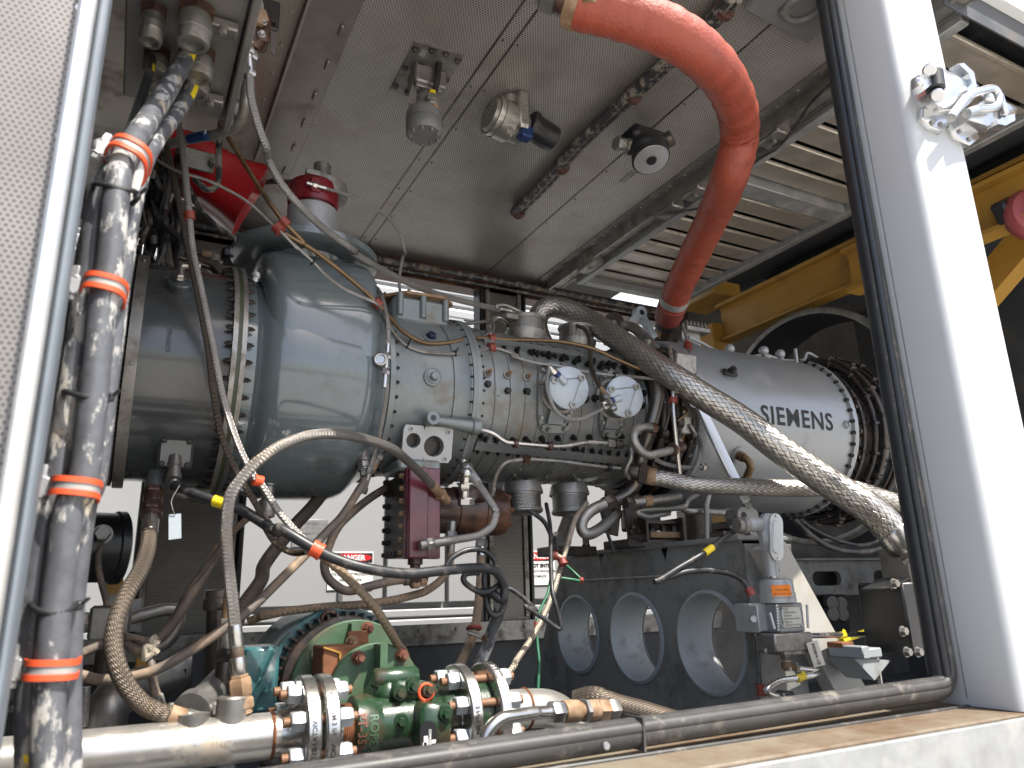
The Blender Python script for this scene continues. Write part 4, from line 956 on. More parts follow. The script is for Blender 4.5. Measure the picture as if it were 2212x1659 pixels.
# --- vertical line on the housing edge
p = path('6:760,250,2.05 790,300,2.0 812,380,1.98 828,470,1.97 832,570,1.97 830,600,1.97')
t, q = hose('thin_hose', 'upright braided line with long steel couplings at the housing edge', 'hose', p, .0062, 'braid_fine', None, [(.03, .007, 'c', 'steel'), (.018, .012, 'h', 'steel'), (.03, .007, 'c', 'steel'), (.018, .012, 'h', 'steel'), (.04, .0085, 'c', 'steel')], 8, 12)
p = path('6:824,855,1.97 818,940,1.98 800,1050,2.0 775,1180,2.02 745,1300,2.05 722,1375,2.06')
MB().tube(smooth(p, 8), .0062, 12).build('braid', M['braid_fine'], t, 60); fit(p[-1], p[-1]-p[-2], [(.02, .011, 'h', 'dull_steel'), (.04, .009, 'c', 'dull_steel'), (.02, .012, 'h', 'dull_steel')], None, t)
# --- small hose between the two white valve caps, and the one from the crown
a = VP[0]; b_ = at(7, 575, 1005, Y=1.94)
p = [a, at(7, 218, 850, Y=1.95), at(7, 235, 930, Y=1.94), at(7, 275, 1020, Y=1.94), at(7, 345, 1072, Y=1.94), at(7, 430, 1075, Y=1.94), at(7, 520, 1035, Y=1.94), b_]
hose('thin_hose', 'small steel hose slung between the two pale valve caps', 'hose', p, .006, 'steel_hose', None, [(.02, .0085, 'h', 'steel'), (.02, .007, 'c', 'steel')], 8, 12)
p = path('7:410,490,2.2 455,510,2.15 485,570,2.1 492,650,2.07 500,740,2.03 530,830,1.97 560,880,1.95')
hose('thin_hose', 'dark braided hose dropping from the crown to the second valve cap', 'hose', p, .0075, 'braid_dirty', None, [(.03, .009, 'c', 'brass'), (.02, .013, 'h', 'dull_steel'), (.03, .009, 'c', 'dull_steel'), (.02, .012, 'h', 'steel')], 8, 12)
# --- hard tubes on the compressor
Pt = eng(6, 1380, 1140, .29)[0]
p = path('6:1400,1140,2.04 1440,1148,2.03 1500,1170,2.02 1570,1222,2.02 7:20,1228,2.02 220,1245,2.02 330,1248,2.02 470,1218,2.02 600,1228,2.02')
t, q = hose('steel_tube', 'upper polished steel tube bent along the compressor split line', 'tube', p, .0075, 'steel', [(.02, .012, 'h', 'steel')], [(.03, .014, 'h', 'dull_steel'), (.03, .016, 'c', 'dark_steel')], 8, 12, part='tube', hard=.03)
ring_clamp(t, q, nearest(q, at(7, 230, 1245, Y=2.02)), .012, .014, 'brown_rust'); ring_clamp(t, q, nearest(q, at(7, 20, 1228, Y=2.02)), .012, .01, 'brown_rust')
p = path('6:1490,1500,2.1 1510,1420,2.08 1560,1345,2.06 1700,1325,2.05 7:80,1325,2.05 300,1340,2.05 560,1375,2.06 680,1385,2.06')
t, q = hose('steel_tube', 'lower bronze coloured tube clipped under the compressor split line', 'tube', p, .007, 'dull_steel', [(.03, .012, 'h', 'dull_steel')], None, 8, 12, part='tube', hard=.03)
ring_clamp(t, q, nearest(q, at(7, 100, 1325, Y=2.05)), .012, .014, 'brown_rust'); ring_clamp(t, q, nearest(q, at(7, 610, 1378, Y=2.05)), .012, .014, 'black')
# pipes round the diffuser
p = path('7:690,490,2.3 760,500,2.26 830,560,2.2 920,660,2.12')
hose('bent_pipe', 'short bent steel pipe behind the diagonal braided hose at the crown', 'pipe', p, .021, 'dull_steel', None, [(.03, .026, 'c', 'dark_steel')], 10, 16, part='pipe')
p = path('7:850,770,2.05 900,830,2.0 915,920,1.98 895,1030,1.99 870,1120,2.0 850,1200,2.02 810,1330,2.05 790,1450,2.08 740,1530,2.1 650,1590,2.12')
t, q = hose('curved_manifold_pipe', 'thick dark pipe curving down round the end of the compressor', 'pipe', p, .024, 'dark_steel2', None, None, 10, 18, part='pipe')
ring_clamp(t, q, nearest(q, at(7, 875, 1120, Y=2.0)), .025, .012, 'dull_steel')
p = path('7:870,1130,1.96 830,1125,1.95 780,1145,1.94 765,1200,1.93 800,1265,1.93 850,1300,1.93 920,1290,1.93 1000,1270,1.94')
t, q = hose('bent_pipe', 'U bent steel pipe beside the compressor end with brown collars', 'pipe', p, .0145, 'dull_steel', [(.025, .02, 'h', 'brown_rust')], [(.012, .024, 'c', 'brown_rust'), (.012, .02, 'c', 'brass'), (.04, .018, 'c', 'brown_rust')], 10, 14, part='pipe')
p = path('7:990,620,2.0 1010,750,1.96 1012,850,1.93 1012,960,1.92 1020,1100,1.92 1035,1250,1.93 1055,1430,1.95')
t, q = hose('steel_tube', 'upright steel tube with red clamp between compressor and silver case', 'tube', p, .0075, 'steel', None, None, 8, 12, part='tube')
ring_clamp(t, q, nearest(q, at(7, 1012, 960, Y=1.92)), .013, .018, 'clamp_red')
p = path('7:930,840,1.99 965,900,1.98 985,980,1.97 985,1060,1.97 955,1150,1.98'); hose('steel_tube', 'bent dark tube behind the upright tube with red clamp', 'tube', p, .0065, 'dark_steel', None, None, 8, 10, part='tube', hard=.03)
p = path('7:1070,480,2.15 1095,560,2.12 1110,640,2.08 1120,740,2.03 1122,810,2.0')
t, q = hose('sensor_wire', 'grey wires with dull red clamps rising beside the red hose end', 'wire', p, .006, 'dull_steel', None, None, 8, 8, part='strand')
for a, c in ((1095, 600), (1075, 640)): ring_clamp(t, q, nearest(q, at(7, a, c, Y=2.1)), .012, .018, 'clamp_red')
p = path('7:1180,1170,1.98 1185,1260,1.95 1170,1350,1.95 1130,1430,1.97'); hose('thin_hose', 'short braided hose with steel collar behind the flat strut', 'hose', p, .009, 'braid_mid2', None, None, 8, 12)
p = path('7:900,1330,2.0 960,1355,1.98 1040,1375,1.97 1130,1380,1.97 1190,1375,1.98'); hose('thin_hose', 'short level braided hose above the horizontal braided hose', 'hose', p, .008, 'steel_hose', None, [(.03, .014, 'h', 'steel')], 8, 12)
p = path('7:720,1240,2.0 745,1265,1.98 748,1320,1.98 715,1400,2.0 735,1450,2.02'); hose('steel_tube', 'small bent tube at the lower end of the compressor', 'tube', p, .007, 'dull_steel', None, None, 8, 10, part='tube')
p = path('7:760,1600,2.02 850,1590,2.02 1000,1568,2.02'); t, q = hose('steel_tube', 'straight tube with amber bands under the diffuser', 'tube', p, .016, 'dull_steel', [(.03, .02, 'h', 'dark_steel')], [(.04, .014, 'c', 'dull_steel')], 8, 14, part='tube')
ring_clamp(t, q, 8, .015, .03, 'brass')
p = path('7:1170,1540,2.1 1100,1590,2.06 1060,1630,2.05 11:800,40,2.06 850,80,2.06 950,60,2.07'); hose('bent_pipe', 'small bent pipe below the diffuser above the pedestal mount', 'pipe', p, .011, 'dull_steel', None, [(.03, .014, 'h', 'dull_steel')], 8, 12, part='pipe')
p = path('11:580,0,2.05 500,40,2.05 445,100,2.05 440,160,2.05 480,190,2.05 560,150,2.07 640,75,2.1'); hose('bent_pipe', 'steel hairpin pipe bend hanging under the compressor', 'pipe', p, .019, 'dull_steel', [(.04, .024, 'h', 'dark_steel')], [(.03, .022, 'h', 'dark_steel')], 10, 14, part='pipe')
p = path('7:1240,1540,2.1 1225,1600,2.1 11:1222,30,2.1 1222,250,2.12'); hose('braided_hose', 'short pale braided hose standing between silver case and pedestal', 'hose', p, .0105, 'steel_hose', None, None, 8, 12)
p = path('11:1065,0,2.15 1090,40,2.13 1200,45,2.13 1340,55,2.15'); hose('bent_pipe', 'short steel pipe lying under the silver case', 'pipe', p, .012, 'dull_steel', None, [(.03, .017, 'h', 'dull_steel')], 8, 12, part='pipe')
hose('steel_tube', 'thin tube running from the bronze plate to an S bend at the crown valve', 'tube', path('6:1235,480,2.28 1340,474,2.25 1430,464,2.22 1470,470,2.2'), .006, 'dull_steel', None, None, 8, 10, part='tube')
hose('steel_tube', 'bright S bent tube at the crown beside the woven valve', 'tube', path('6:1440,548,2.15 1475,535,2.16 1488,500,2.18 1482,465,2.2 1500,440,2.21 1540,440,2.22 1580,470,2.24'), .0085, 'steel', None, [(.02, .013, 'h', 'brown_rust')], 8, 12, part='tube')
hose('dark_cable', 'dark cable bundle sagging beneath the turbine end by the slotted channel', 'cable', path('12:320,100,2.25 400,180,2.22 520,260,2.2 650,295,2.2 780,295,2.2 900,260,2.2 1000,200,2.2'), .013, 'cable', None, None, 8, 10, part='sheath')
hose('dark_cable', 'second thinner dark cable looped close under the turbine end rings', 'cable', path('12:350,95,2.3 460,170,2.28 600,230,2.26 740,260,2.26 880,215,2.26 960,150,2.26'), .010, 'cable', None, None, 8, 10, part='sheath')
# flat strut leaning across the silver case
a, c = at(7, 1180, 1000, Y=1.93), at(7, 1470, 1600, Y=1.88)
st = thing('strut', c, 'flat bare steel strut leaning across the silver case to the pedestal', 'strut')
b = MB(); b.bar(a, c, .040, .016, V((0, -1, 0)), 0, .003); b.build('bar', M['alu'], st)
b = MB(); b.bar(c, c+(c-a).normalized()*.07, .03, .012, V((0, -1, 0)), 0, .003); P = at(11, 1430, 75, Y=1.87); b.lathe(P+V((0, .04, 0)), (0, -1, 0), [(0, .028), (.06, .028)], 20); b.lathe(P+V((.05, .05, 0)), (0, -1, 0), [(0, .028), (.06, .028)], 20); b.lathe(P+V((0, -.0205, 0)), (0, -1, 0), [(0, .012), (.001, .012)], 12, 1); b.bar(P+V((.05, .02, 0)), P+V((.075, .02, -.13)), .03, .03); b.build('clevis', [M['dull_steel'], M['black']], st)
# --- crossing dirty hoses under the engine
hose('dusty_hose', 'widest dirty braided hose slanting down beneath the glossy housing', 'hose', path('6:500,1440,2.3 430,1530,2.28 340,1640,2.26 10:230,150,2.24 60,370,2.2 9:1640,480,2.16 1530,640,2.12 1480,760,2.1'), .019, 'braid_dirty', None, None, 8, 16)
hose('dusty_hose', 'dark rubber hose crossing low from the drain to the floor pipes', 'hose', path('6:720,1400,2.1 690,1450,2.08 660,1500,2.06 10:545,70,2.03 450,170,2.0 330,300,1.98 200,430,1.96 30,600,1.94 9:1640,600,1.93 1500,720,1.92 1250,890,1.92 1030,1020,1.92 850,1082,1.93 650,1105,1.95 500,1075,1.97'), .0115, 'dusty_hose', [(.03, .014, 'h', 'brass'), (.025, .011, 'c', 'dull_steel'), (.02, .015, 'h', 'dull_steel')], None, 8, 14)
hose('dusty_hose', 'dirt caked hose looping under the black oily box', 'hose', path('6:930,1430,2.3 830,1500,2.27 720,1570,2.24 10:620,40,2.22 520,140,2.2 460,260,2.18 430,370,2.15 450,460,2.12 530,530,2.1 600,545,2.09 720,515,2.08 850,485,2.08 930,475,2.08'), .0125, 'dusty_hose', [(.06, .017, 'c', 'dusty_hose')], [(.05, .018, 'c', 'dusty_hose'), (.02, .016, 'h', 'brown_rust')], 8, 14)
hose('dusty_hose', 'sandy braided hose bending from the steel elbow to the far floor', 'hose', path('10:1222,310,2.1 1215,400,2.1 1170,470,2.1 1080,540,2.1 1000,570,2.1 850,605,2.1 650,632,2.12 450,645,2.14 220,670,2.16 40,705,2.18 9:1680,690,2.2 1560,740,2.22'), .0115, 'braid_dust', [(.04, .0125, 'c', 'dull_steel'), (.025, .016, 'h', 'dull_steel'), (.03, .012, 'c', 'dull_steel')], None, 8, 14)
hose('dusty_hose', 'upright sandy hose below the brown cylinder running down to the pump', 'hose', path('10:1415,330,2.2 1410,480,2.18 1398,620,2.15 1380,760,2.1 1335,900,2.03 1270,1030,1.97 1180,1150,1.9'), .0135, 'braid_dust', [(.03, .016, 'c', 'steel'), (.025, .02, 'h', 'dull_steel'), (.02, .016, 'c', 'dull_steel'), (.03, .021, 'h', 'brown_rust')], None, 8, 14)
hose('braided_hose', 'bright curved hose in front of the brown cylinder', 'hose', path('6:1395,1480,2.05 1450,1560,2.02 1500,1640,2.0 10:1508,60,2.0 1480,140,2.0 1400,195,2.0 1310,215,2.0 1215,230,2.0'), .0115, 'braid_mid2', [(.06, .014, 'c', 'galv'), (.025, .018, 'h', 'steel'), (.02, .015, 'c', 'steel')], [(.05, .0135, 'c', 'dull_steel'), (.022, .018, 'h', 'dull_steel'), (.02, .015, 'c', 'dull_steel')], 10, 14)
hose('dusty_hose', 'thin hose ending in a drain cup beneath the housing', 'hose', path('9:1690,120,2.0 1640,60,2.02 1560,90,2.05 1450,190,2.1 1360,310,2.15 1200,520,2.2 1100,700,2.22 980,860,2.24 900,855,2.2 780,830,2.15'), .0085, 'dusty_hose', None, None, 8, 12)
hose('braided_hose', 'pair of golden braids running down beside the pedestal', 'hose', path('7:470,1600,2.05 11:400,90,2.03 350,250,2.0 305,400,1.97 250,580,1.93 150,800,1.88 30,980,1.84 10:1620,1020,1.82 1540,1120,1.8'), .0085, 'steel_hose2', None, None, 8, 12)
# --- cables
p = path('5:1195,1535,1.92 1270,1565,1.9 9:1480,20,1.86 1600,85,1.84 1740,175,1.8 10:150,155,1.77 350,272,1.74 500,345,1.73 700,405,1.72 950,437,1.73 1200,415,1.75 1390,402,1.78 1500,420,1.8 1555,500,1.82 1550,600,1.83 1480,560,1.85 1420,555,1.88')
t, q = hose('black_cable', 'black cable drooping from the intake plug past the danger sign', 'cable', p, .0125, 'cable', [(.03, .011, 'c', 'cable'), (.02, .013, 'c', 'cable')], None, 10, 14, part='sheath')
k = nearest(q, at(9, 1400, -5, Y=1.87)); d_ = (q[k+1]-q[k-1]).normalized(); b = MB(); b.lathe(q[k]-d_*.02, d_, [(0, .013), (.0, .0142), (.045, .0142), (.045, .013)], 16); mk = b.build('marker_sleeve', M['yellow_tag'], t)
ring_clamp(t, q, nearest(q, at(10, 385, 290, Y=1.74)), .0155, .026, 'orange')
for lbl, ps, r, m_ in (('black cable looped in a knot beside the upright sandy hose', '10:1400,430,1.86 1320,440,1.86 1310,490,1.86 1400,550,1.85 1480,540,1.84 1545,480,1.84 1500,430,1.86 1440,440,1.88 1440,560,1.87 1470,680,1.86 1530,690,1.85 1565,620,1.84 1560,560,1.84', .008, 'cable'),
        ('thin black wire from the knot to the grey pedestal edge', '10:1550,540,1.84 1600,535,1.84 1680,590,1.83 1760,670,1.82 11:80,640,1.81 200,720,1.8 300,785,1.79 290,690,1.79 255,560,1.8 245,400,1.85 240,150,1.95 215,0,2.05', .0065, 'cable'),
        ('black wire arching above the long black cable by the sandy hose', '10:1190,400,1.9 1230,340,1.9 1320,292,1.9 1420,290,1.9 1490,340,1.9 1510,410,1.88', .0075, 'cable'),
        ('dark wire hanging under the right woven valve', '11:110,40,2.1 200,110,2.08 250,210,2.05 285,300,2.0', .0075, 'cable'),
        ('black cable with yellow marker leaning down the pedestal front', '11:1430,150,1.66 1330,215,1.66 1220,300,1.66 1050,400,1.67 930,475,1.68 900,487,1.68 980,460,1.68 1100,425,1.67 1250,418,1.66 1380,440,1.64 1460,490,1.63 1500,560,1.62', .0085, 'cable'),
        ('dark cable hanging behind the level braided hose at the pedestal top', '11:560,40,2.15 590,150,2.15 640,300,2.15', .006, 'cable')):
    pp = path(ps); t, q = hose('black_cable', lbl, 'cable', pp, r, m_, None, None, 8, 12, part='sheath')
    if 'yellow marker' in lbl:
        k = nearest(q, at(11, 1230, 290, Y=1.66)); d_ = (q[k+1]-q[k-1]).normalized(); MB().lathe(q[k]-d_*.016, d_, [(0, r), (0, r+.002), (.035, r+.002), (.035, r)], 14).build('marker_sleeve', M['yellow_tag'], t)
        ring_clamp(t, q, len(q)-2, .010, .022, 'clamp_red')
t, q = hose('grey_conduit', 'grey dusty conduit strapped to the upright sandy hose', 'conduit', path('10:1520,560,1.86 1530,660,1.88 1490,780,1.92 1450,900,1.95 1400,1020,1.97'), .0165, 'cable_flake', None, None, 8, 14, part='sheath')
cl = thing('hose_strap', at(10, 1400, 810, Y=2.02), 'rusty saddle clamp joining the sandy hose and grey conduit', 'clamp')
b = MB(); b.bar(at(10, 1330, 800, Y=2.0), at(10, 1500, 870, Y=1.96), .03, .012, bev=.003); b.build('strap', M['dull_steel'], cl); b = MB(); b.torus(at(10, 1370, 780, Y=2.08), (.1, .3, 1), .018, .006); b.build('saddle', M['clamp_red'], cl); b = MB(); b.hexa(at(10, 1440, 845, Y=1.95), (0, -1, 0), .009, .02); b.build('bolt', M['rust'], cl)
for lbl, ps in (('green wire tied down the sloping edge of the pedestal', '11:240,480,1.98 225,560,1.96 180,660,1.93 155,760,1.9 160,880,1.88 170,1000,1.86 162,1180,1.84'), ('short green wire crossing from the red clip to the pedestal face', '11:340,385,1.96 390,430,1.95 435,480,1.93 380,475,1.93 310,465,1.94')):
    t, q = hose('green_wire', lbl, 'wire', path(ps), .0045, 'green_wire', None, None, 8, 8, part='sheath')
    ring_clamp(t, q, len(q)//2 if 'tied' in lbl else len(q)//2, .006, .014, 'clamp_red')
t, q = hose('hose_tie', 'knotted white twine and red clips on the golden braids', 'tie', path('11:240,320,1.97 300,330,1.96 320,370,1.95'), .006, 'straw', None, None, 6, 8, part='twine')
for k in (2, 11): ring_clamp(t, q, k, .011, .02, 'clamp_red')
t, q = hose('black_cable', 'worn thin cable clipped down the pedestal corner', 'cable', path('11:1530,810,1.66 1545,950,1.66 1555,1080,1.66 1570,1200,1.66'), .0065, 'cable_flake_dark', None, None, 8, 10, part='sheath')
ring_clamp(t, q, len(q)-3, .011, .03, 'clamp_red')

# --- the red sleeved hose
p = path('0:1235,-2,1.17 1262,8,1.16 1340,28,1.14 1430,62,1.13 1505,108,1.15 1562,168,1.24 1592,235,1.34 1597,300,1.43 1580,370,1.48 1548,450,1.66 1507,535,1.88 1467,620,2.10 1446,678,2.24')
t = thing('red_hose', p[-1], 'fat orange red silicone sleeved hose curving from ceiling to engine', 'hose')
q = smooth(p, 14); rr = []
b = MB(); N = len(q)
for i in range(N): rr.append(.0615-.006*i/N+.0012*math.sin(i*.9)+random.uniform(-.0006, .0006))
b.tube(q, rr, 40)
# wrinkles on the inside of the bend
for i in range(N):
    tdir = (q[min(i+1, N-1)]-q[max(i-1, 0)]).normalized(); cen = q[i]
    cur = q[min(i+5, N-1)]+q[max(i-5, 0)]-q[i]*2
    inn = cur.normalized() if cur.length > 1e-5 else V((0, 0, 1)); amt = min(1, cur.length/.012)
    for j in range(40):
        v = b.v[i*40+j]; rad = (v-cen); w_ = max(0, rad.normalized().dot(inn))
        b.v[i*40+j] = v+rad*(w_**2*amt*.15*math.sin(i*2.1+.6*math.sin(j*.7)))
b.build('sleeve', M['red_hose'], t, 70)
k = 7; d_ = (q[k+1]-q[k-1]).normalized(); b = MB(); b.lathe(q[k]-d_*.014, d_, [(0, .061), (0, .0645), (.028, .0645), (.028, .061)], 40); b.box(q[k]+V((0, -.05, -.035)), (.03, .02, .02), None, 0, .003); b.build('band_clamp', M['brass'], t)
k = N-9; d_ = (q[k+1]-q[k-1]).normalized(); b = MB(); b.lathe(q[k]-d_*.014, d_, [(0, .058), (0, .060), (.028, .060), (.028, .058)], 40); b.build('band_clamp', M['galv'], t)
b = MB(); b.lathe(q[-1]-d_*.055, d_, [(0, .0565), (.002, .059), (.06, .058), (.085, .055), (.09, .04)], 40); b.build('cuff', M['red_dark'], t)
fit(q[-1]+d_*.03, d_, [(.05, .045, 'c', 'dark_steel'), (.05, .04, 'h', 'bronze'), (.08, .036, 'c', 'dark_steel')], None, t)
e_ = fit(q[0], q[0]-q[1], [(.03, .045, 'c', 'brown_rust'), (.04, .05, 'h', 'dull_steel')], None, t)
d_ = (q[0]-q[1]).normalized(); MB().tube(rounded([e_-d_*.01, e_+d_*.16, V(((e_+d_*.16).x, 1.24, CZ+.06))], .09, 8), .036, 20).build('supply_pipe', M['dull_steel'], t, 60)

# --- cable bundle at the hinge side
for lbl, ps, r, m_ in (
    ('thick black cable with white flaking coat, nearest in the bundle by the door', '1:1195,200,1.62 1180,330,1.58 1060,550,1.46 920,770,1.33 820,930,1.24 755,1080,1.19 722,1300,1.18 690,1659,1.18 5:640,400,1.18 600,780,1.18 562,1150,1.18 520,1500,1.18 9:440,0,1.18 385,380,1.18 345,700,1.18 318,1050,1.18 300,1400,1.18 295,1680,1.18', .0195, 'cable_flake'),
    ('flaking black cable at the engine side of the bundle by the door', '1:1225,420,1.7 1190,580,1.62 1070,760,1.48 960,910,1.36 880,1080,1.27 830,1280,1.24 798,1450,1.24 770,1659,1.24 5:735,330,1.24 705,600,1.24 665,900,1.24 630,1200,1.24 590,1480,1.24 9:535,0,1.24 490,300,1.24 455,600,1.24 435,950,1.24 430,1300,1.24 432,1680,1.24', .0165, 'cable_flake'),
    ('black cable behind the open door edge with flaking patches', '1:690,1060,1.24 640,1180,1.22 600,1380,1.21 572,1659,1.21 5:530,340,1.21 480,680,1.21 430,1000,1.21 385,1300,1.21 345,1560,1.21 9:285,60,1.21 245,330,1.21 215,650,1.21 195,950,1.21 185,1300,1.21 190,1680,1.21', .0175, 'cable_flake'),
    ('thin dark cable hugging the open door edge', '1:955,370,1.6 935,470,1.55 880,640,1.45 815,830,1.35 720,1000,1.28 640,1110,1.26 560,1400,1.26 5:505,100,1.26 440,600,1.26 380,1000,1.26 330,1400,1.26 9:230,100,1.26 170,600,1.26 150,1000,1.26 140,1680,1.26', .0095, 'cable')):
    t, q = hose('power_cable', lbl, 'cable', path(ps), r, m_, None, None, 8, 18, 'power cables by the hinge', 'sheath')
    if 'nearest' in lbl or 'engine side' in lbl or 'hugging' in lbl:
        mk = ((1, 1200, 300, 1.58), ) if 'nearest' in lbl else ((1, 1200, 540, 1.62),) if 'engine' in lbl else ((1, 945, 410, 1.57),)
        k = nearest(q, at(*mk[0][:3], Y=mk[0][3])); off = V((.72, -.66, .12)).normalized(); k0 = max(0, k-(1 if 'hugging' in lbl else 2))
        kk = q[k0:k0+(4 if 'hugging' in lbl else 6)]
        MB().tube([c+off*r*.42 for c in kk], r*.66, 12).build('marker_sleeve', M['yellow_tag'], t)
def bundle_clamp(t_, xl, yl, xr, yr, Y, lbl, d):
    a, c = at(t_, xl, yl, Y=Y), at(t_, xr, yr, Y=Y); cen = (a+c)/2; u = (c-a); W = u.length/2; u.normalize(); d = V(d).normalized(); u = (u-d*u.dot(d)).normalized(); v = d.cross(u)
    t = thing('cable_clamp', cen, lbl, 'clamp', 'orange clamps on the cable bundle')
    def band(lo, hi, k, th, nm, m):
        b = MB(); rings = []
        for z, rr_ in ((lo, 1.02), (lo, 1.05+th), (hi, 1.05+th), (hi, 1.02)):
            rings.append([cen+d*z+u*(W*rr_*math.copysign(abs(math.cos(R(g)))**.7, math.cos(R(g))))+v*(.045*rr_*math.copysign(abs(math.sin(R(g)))**.7, math.sin(R(g)))) for g in range(0, 360, 8)])
        b.ring_strip(rings+[rings[0]], 0, True, False); return b.build(nm, M[m], t, 35)
    band(-.0125, -.005, 0, .09, 'rubber_liner', 'orange'); band(.005, .0125, 0, .09, 'rubber_liner', 'orange'); band(-.0052, .0052, 0, .045, 'steel_strap', 'galv')
    b = MB(); e = cen-u*(W*1.04); b.box(e-u*.010, (.024, .02, .03), None, 0, .004); b.hexa(e-u*.012+d*.012, d, .009, .016); b.hexa(e-u*.012-d*.012, -d, .008, .010); b.build('clamp_bolt', M['alu'], t)
bundle_clamp(1, 690, 960, 915, 1085, 1.215, 'tilted orange clamp at the top of the bundle below the cable glands', (.32, .15, 1))
bundle_clamp(5, 525, 262, 785, 300, 1.205, 'second orange clamp down the bundle level with the dark intake top', (.10, .0, 1))
bundle_clamp(5, 325, 1520, 622, 1525, 1.205, 'third orange clamp down the bundle below the steel clamp band', (.06, 0, 1))
bundle_clamp(9, 165, 1035, 485, 1022, 1.205, 'lowest orange clamp on the cable bundle near the pump pipe', (.04, 0, 1))
for t_, xl, xr, y, lbl in ((1, 585, 860, 1225, 'black zip tie on the cable bundle just under the tilted clamp'), (5, 400, 690, 945, 'black zip tie round the cable bundle midway down'), (9, 190, 490, 655, 'black zip tie round the cable bundle above the lowest clamp')):
    a, c = at(t_, xl, y, Y=1.2), at(t_, xr, y, Y=1.2); cen = (a+c)/2; W = (c-a).length/2
    t = thing('zip_tie', cen, lbl, 'zip tie', 'zip ties on the cable bundle'); b = MB(); pts = [cen+V((W*1.02*math.cos(R(g)), .036*math.sin(R(g)), .006*math.cos(R(g*2)))) for g in range(0, 361, 10)]
    b.tube(pts, .0042, 8); b.build('band', M['black'], t); b = MB(); b.box(cen+V((W*1.0, -.01, .002)), (.012, .012, .012), None, 0, .002); b.bar(cen+V((W, -.01, 0)), cen+V((W+.012, -.02, .012)), .005, .003); b.build('tie_head', M['black'], t)
hose('yellow_cable', 'yellow cable at the foot of the bundle by the open door', 'cable', path('9:150,1320,1.24 145,1450,1.22 165,1560,1.2 195,1680,1.2'), .0065, 'yellow_tag', None, None, 8, 10, part='sheath')
# ------------------------------------------------------------------ vertical vent pipe on the neck flange
c0v = V((hx+.005, AY, 1.12)); vx = at(2, 355, 1330, Y=AY).x
vp = thing('vent_pipe', (vx, AY, 1.095), 'grey vertical pipe stub with red collar standing on the round neck flange', 'pipe')
zz = lambda y: at(2, 360, y, Y=AY-.05).z
z_a, z_b, z_c, z_d = 1.104, zz(1280), zz(1215), zz(1120)
b = MB(); b.lathe((vx, AY, z_a), (0, 0, 1), [(0, .094), (.02, .094), (.022, .083), (z_b-z_a-.004, .083), (z_b-z_a, .079)], 48); b.build('base_sleeve', M['alu_cast'], vp)
b = MB()
for k in range(40):
    a = 9*k; b.box((vx+.088*math.cos(R(a)), AY+.088*math.sin(R(a)), 1.116), (.008, .008, .024), Matrix.Rotation(R(a), 3, 'Z'))
b.lathe((vx, AY, 1.126), (0, 0, 1), [(0, .083), (0, .092), (.008, .092), (.008, .083)], 48); b.build('slotted_ring', M['alu_cast'], vp)
b = MB(); b.lathe((vx, AY, z_b), (0, 0, 1), [(0, .068), (z_c-z_b, .068)], 48); b.build('steel_collar', M['steel'], vp)
b = MB(); b.lathe((vx, AY, z_c-.03), (0, 0, 1), [(0, .074), (.0, .082), (.02, .085), (.075, .085), (.085, .078), (.085, .05)], 48); b.box((vx-.012, AY-.078, z_c+.012), (.035, .03, .05), None, 0, .004); b.build('red_collar', M['red_deep'], vp)
b = MB(); b.lathe((vx+.03, AY+.02, z_d-.03), (0, 0, 1), [(0, .088), (.02, .092), (.045, .09), (.055, .07), (.057, .032), (.13, .030), (.135, .02)], 40); b.box((vx-.02, AY-.075, z_d+.004), (.05, .02, .018), None, 0, .002); b.build('top_cap', M['dull_steel'], vp)

# ------------------------------------------------------------------ hydraulic starter group under the casing
Yp = 2.04
q0, q1 = at(10, 940, 345, Y=Yp), at(6, 1160, 1385, Y=Yp)
sb = thing('starter_gearbox', ((q0.x+q1.x)/2, Yp+.1, q0.z), 'purple red plate and oily black box hanging under the inlet casing', 'gearbox')
b = MB(); b.box(((q0.x+q1.x)/2, Yp+.012, (q0.z+q1.z)/2), (q1.x-q0.x, .024, q1.z-q0.z), None, 0, .003)
xx = at(10, 1090, 345, Y=Yp-.02).x; b.box(((q0.x+xx)/2, Yp-.008, (q0.z+q1.z)/2), (xx-q0.x-.006, .018, q1.z-q0.z-.004), None, 0, .003); b.build('purple_plate', M['purple'], sb)
b = MB(); b.box(((q0.x+q1.x)/2+.01, Yp+.13, (q0.z+q1.z)/2), (q1.x-q0.x, .20, q1.z-q0.z-.02), None, 0, .008)
for k in range(7):
    z = q0.z+.02+k*(q1.z-q0.z-.04)/6
    b.hexa((q0.x+.009, Yp+.05, z), (-1, 0, 0), .008, .012, 1); b.hexa((q0.x+.009, Yp+.20, z), (-1, 0, 0), .008, .012)
for k in range(5): b.hexa((q0.x+.009, Yp+.06+k*.035, q0.z+.02), (-1, 0, 0), .007, .012)
b.build('housing', [M['black_oily'], M['brass']], sb)
b = MB(); b.box(((q0.x+q1.x)/2, Yp+.11, q1.z+.012), (q1.x-q0.x+.03, .16, .035), None, 0, .008); b.build('mount_adapter', M['cast'], sb)
P = at(10, 1000, 380, Y=Yp+.03); b = MB(); b.lathe(P+V((0, 0, .03)), (0, 0, -1), [(0, .022), (.03, .022), (.032, .015), (.075, .015)], 18); b.hexa(P-V((0, 0, .03)), (0, 0, -1), .02, .018); Q = at(10, 1000, 495, Y=Yp+.03); b.cyl(P-V((0, 0, .04)), Q, .013); b.box(Q, (.028, .03, .032), None, 1, .006); b.hexa(Q+V((.014, 0, 0)), (1, 0, 0), .013, .02, 1, False); b.build('drain_fitting', [M['brown_rust'], M['brass']], sb)
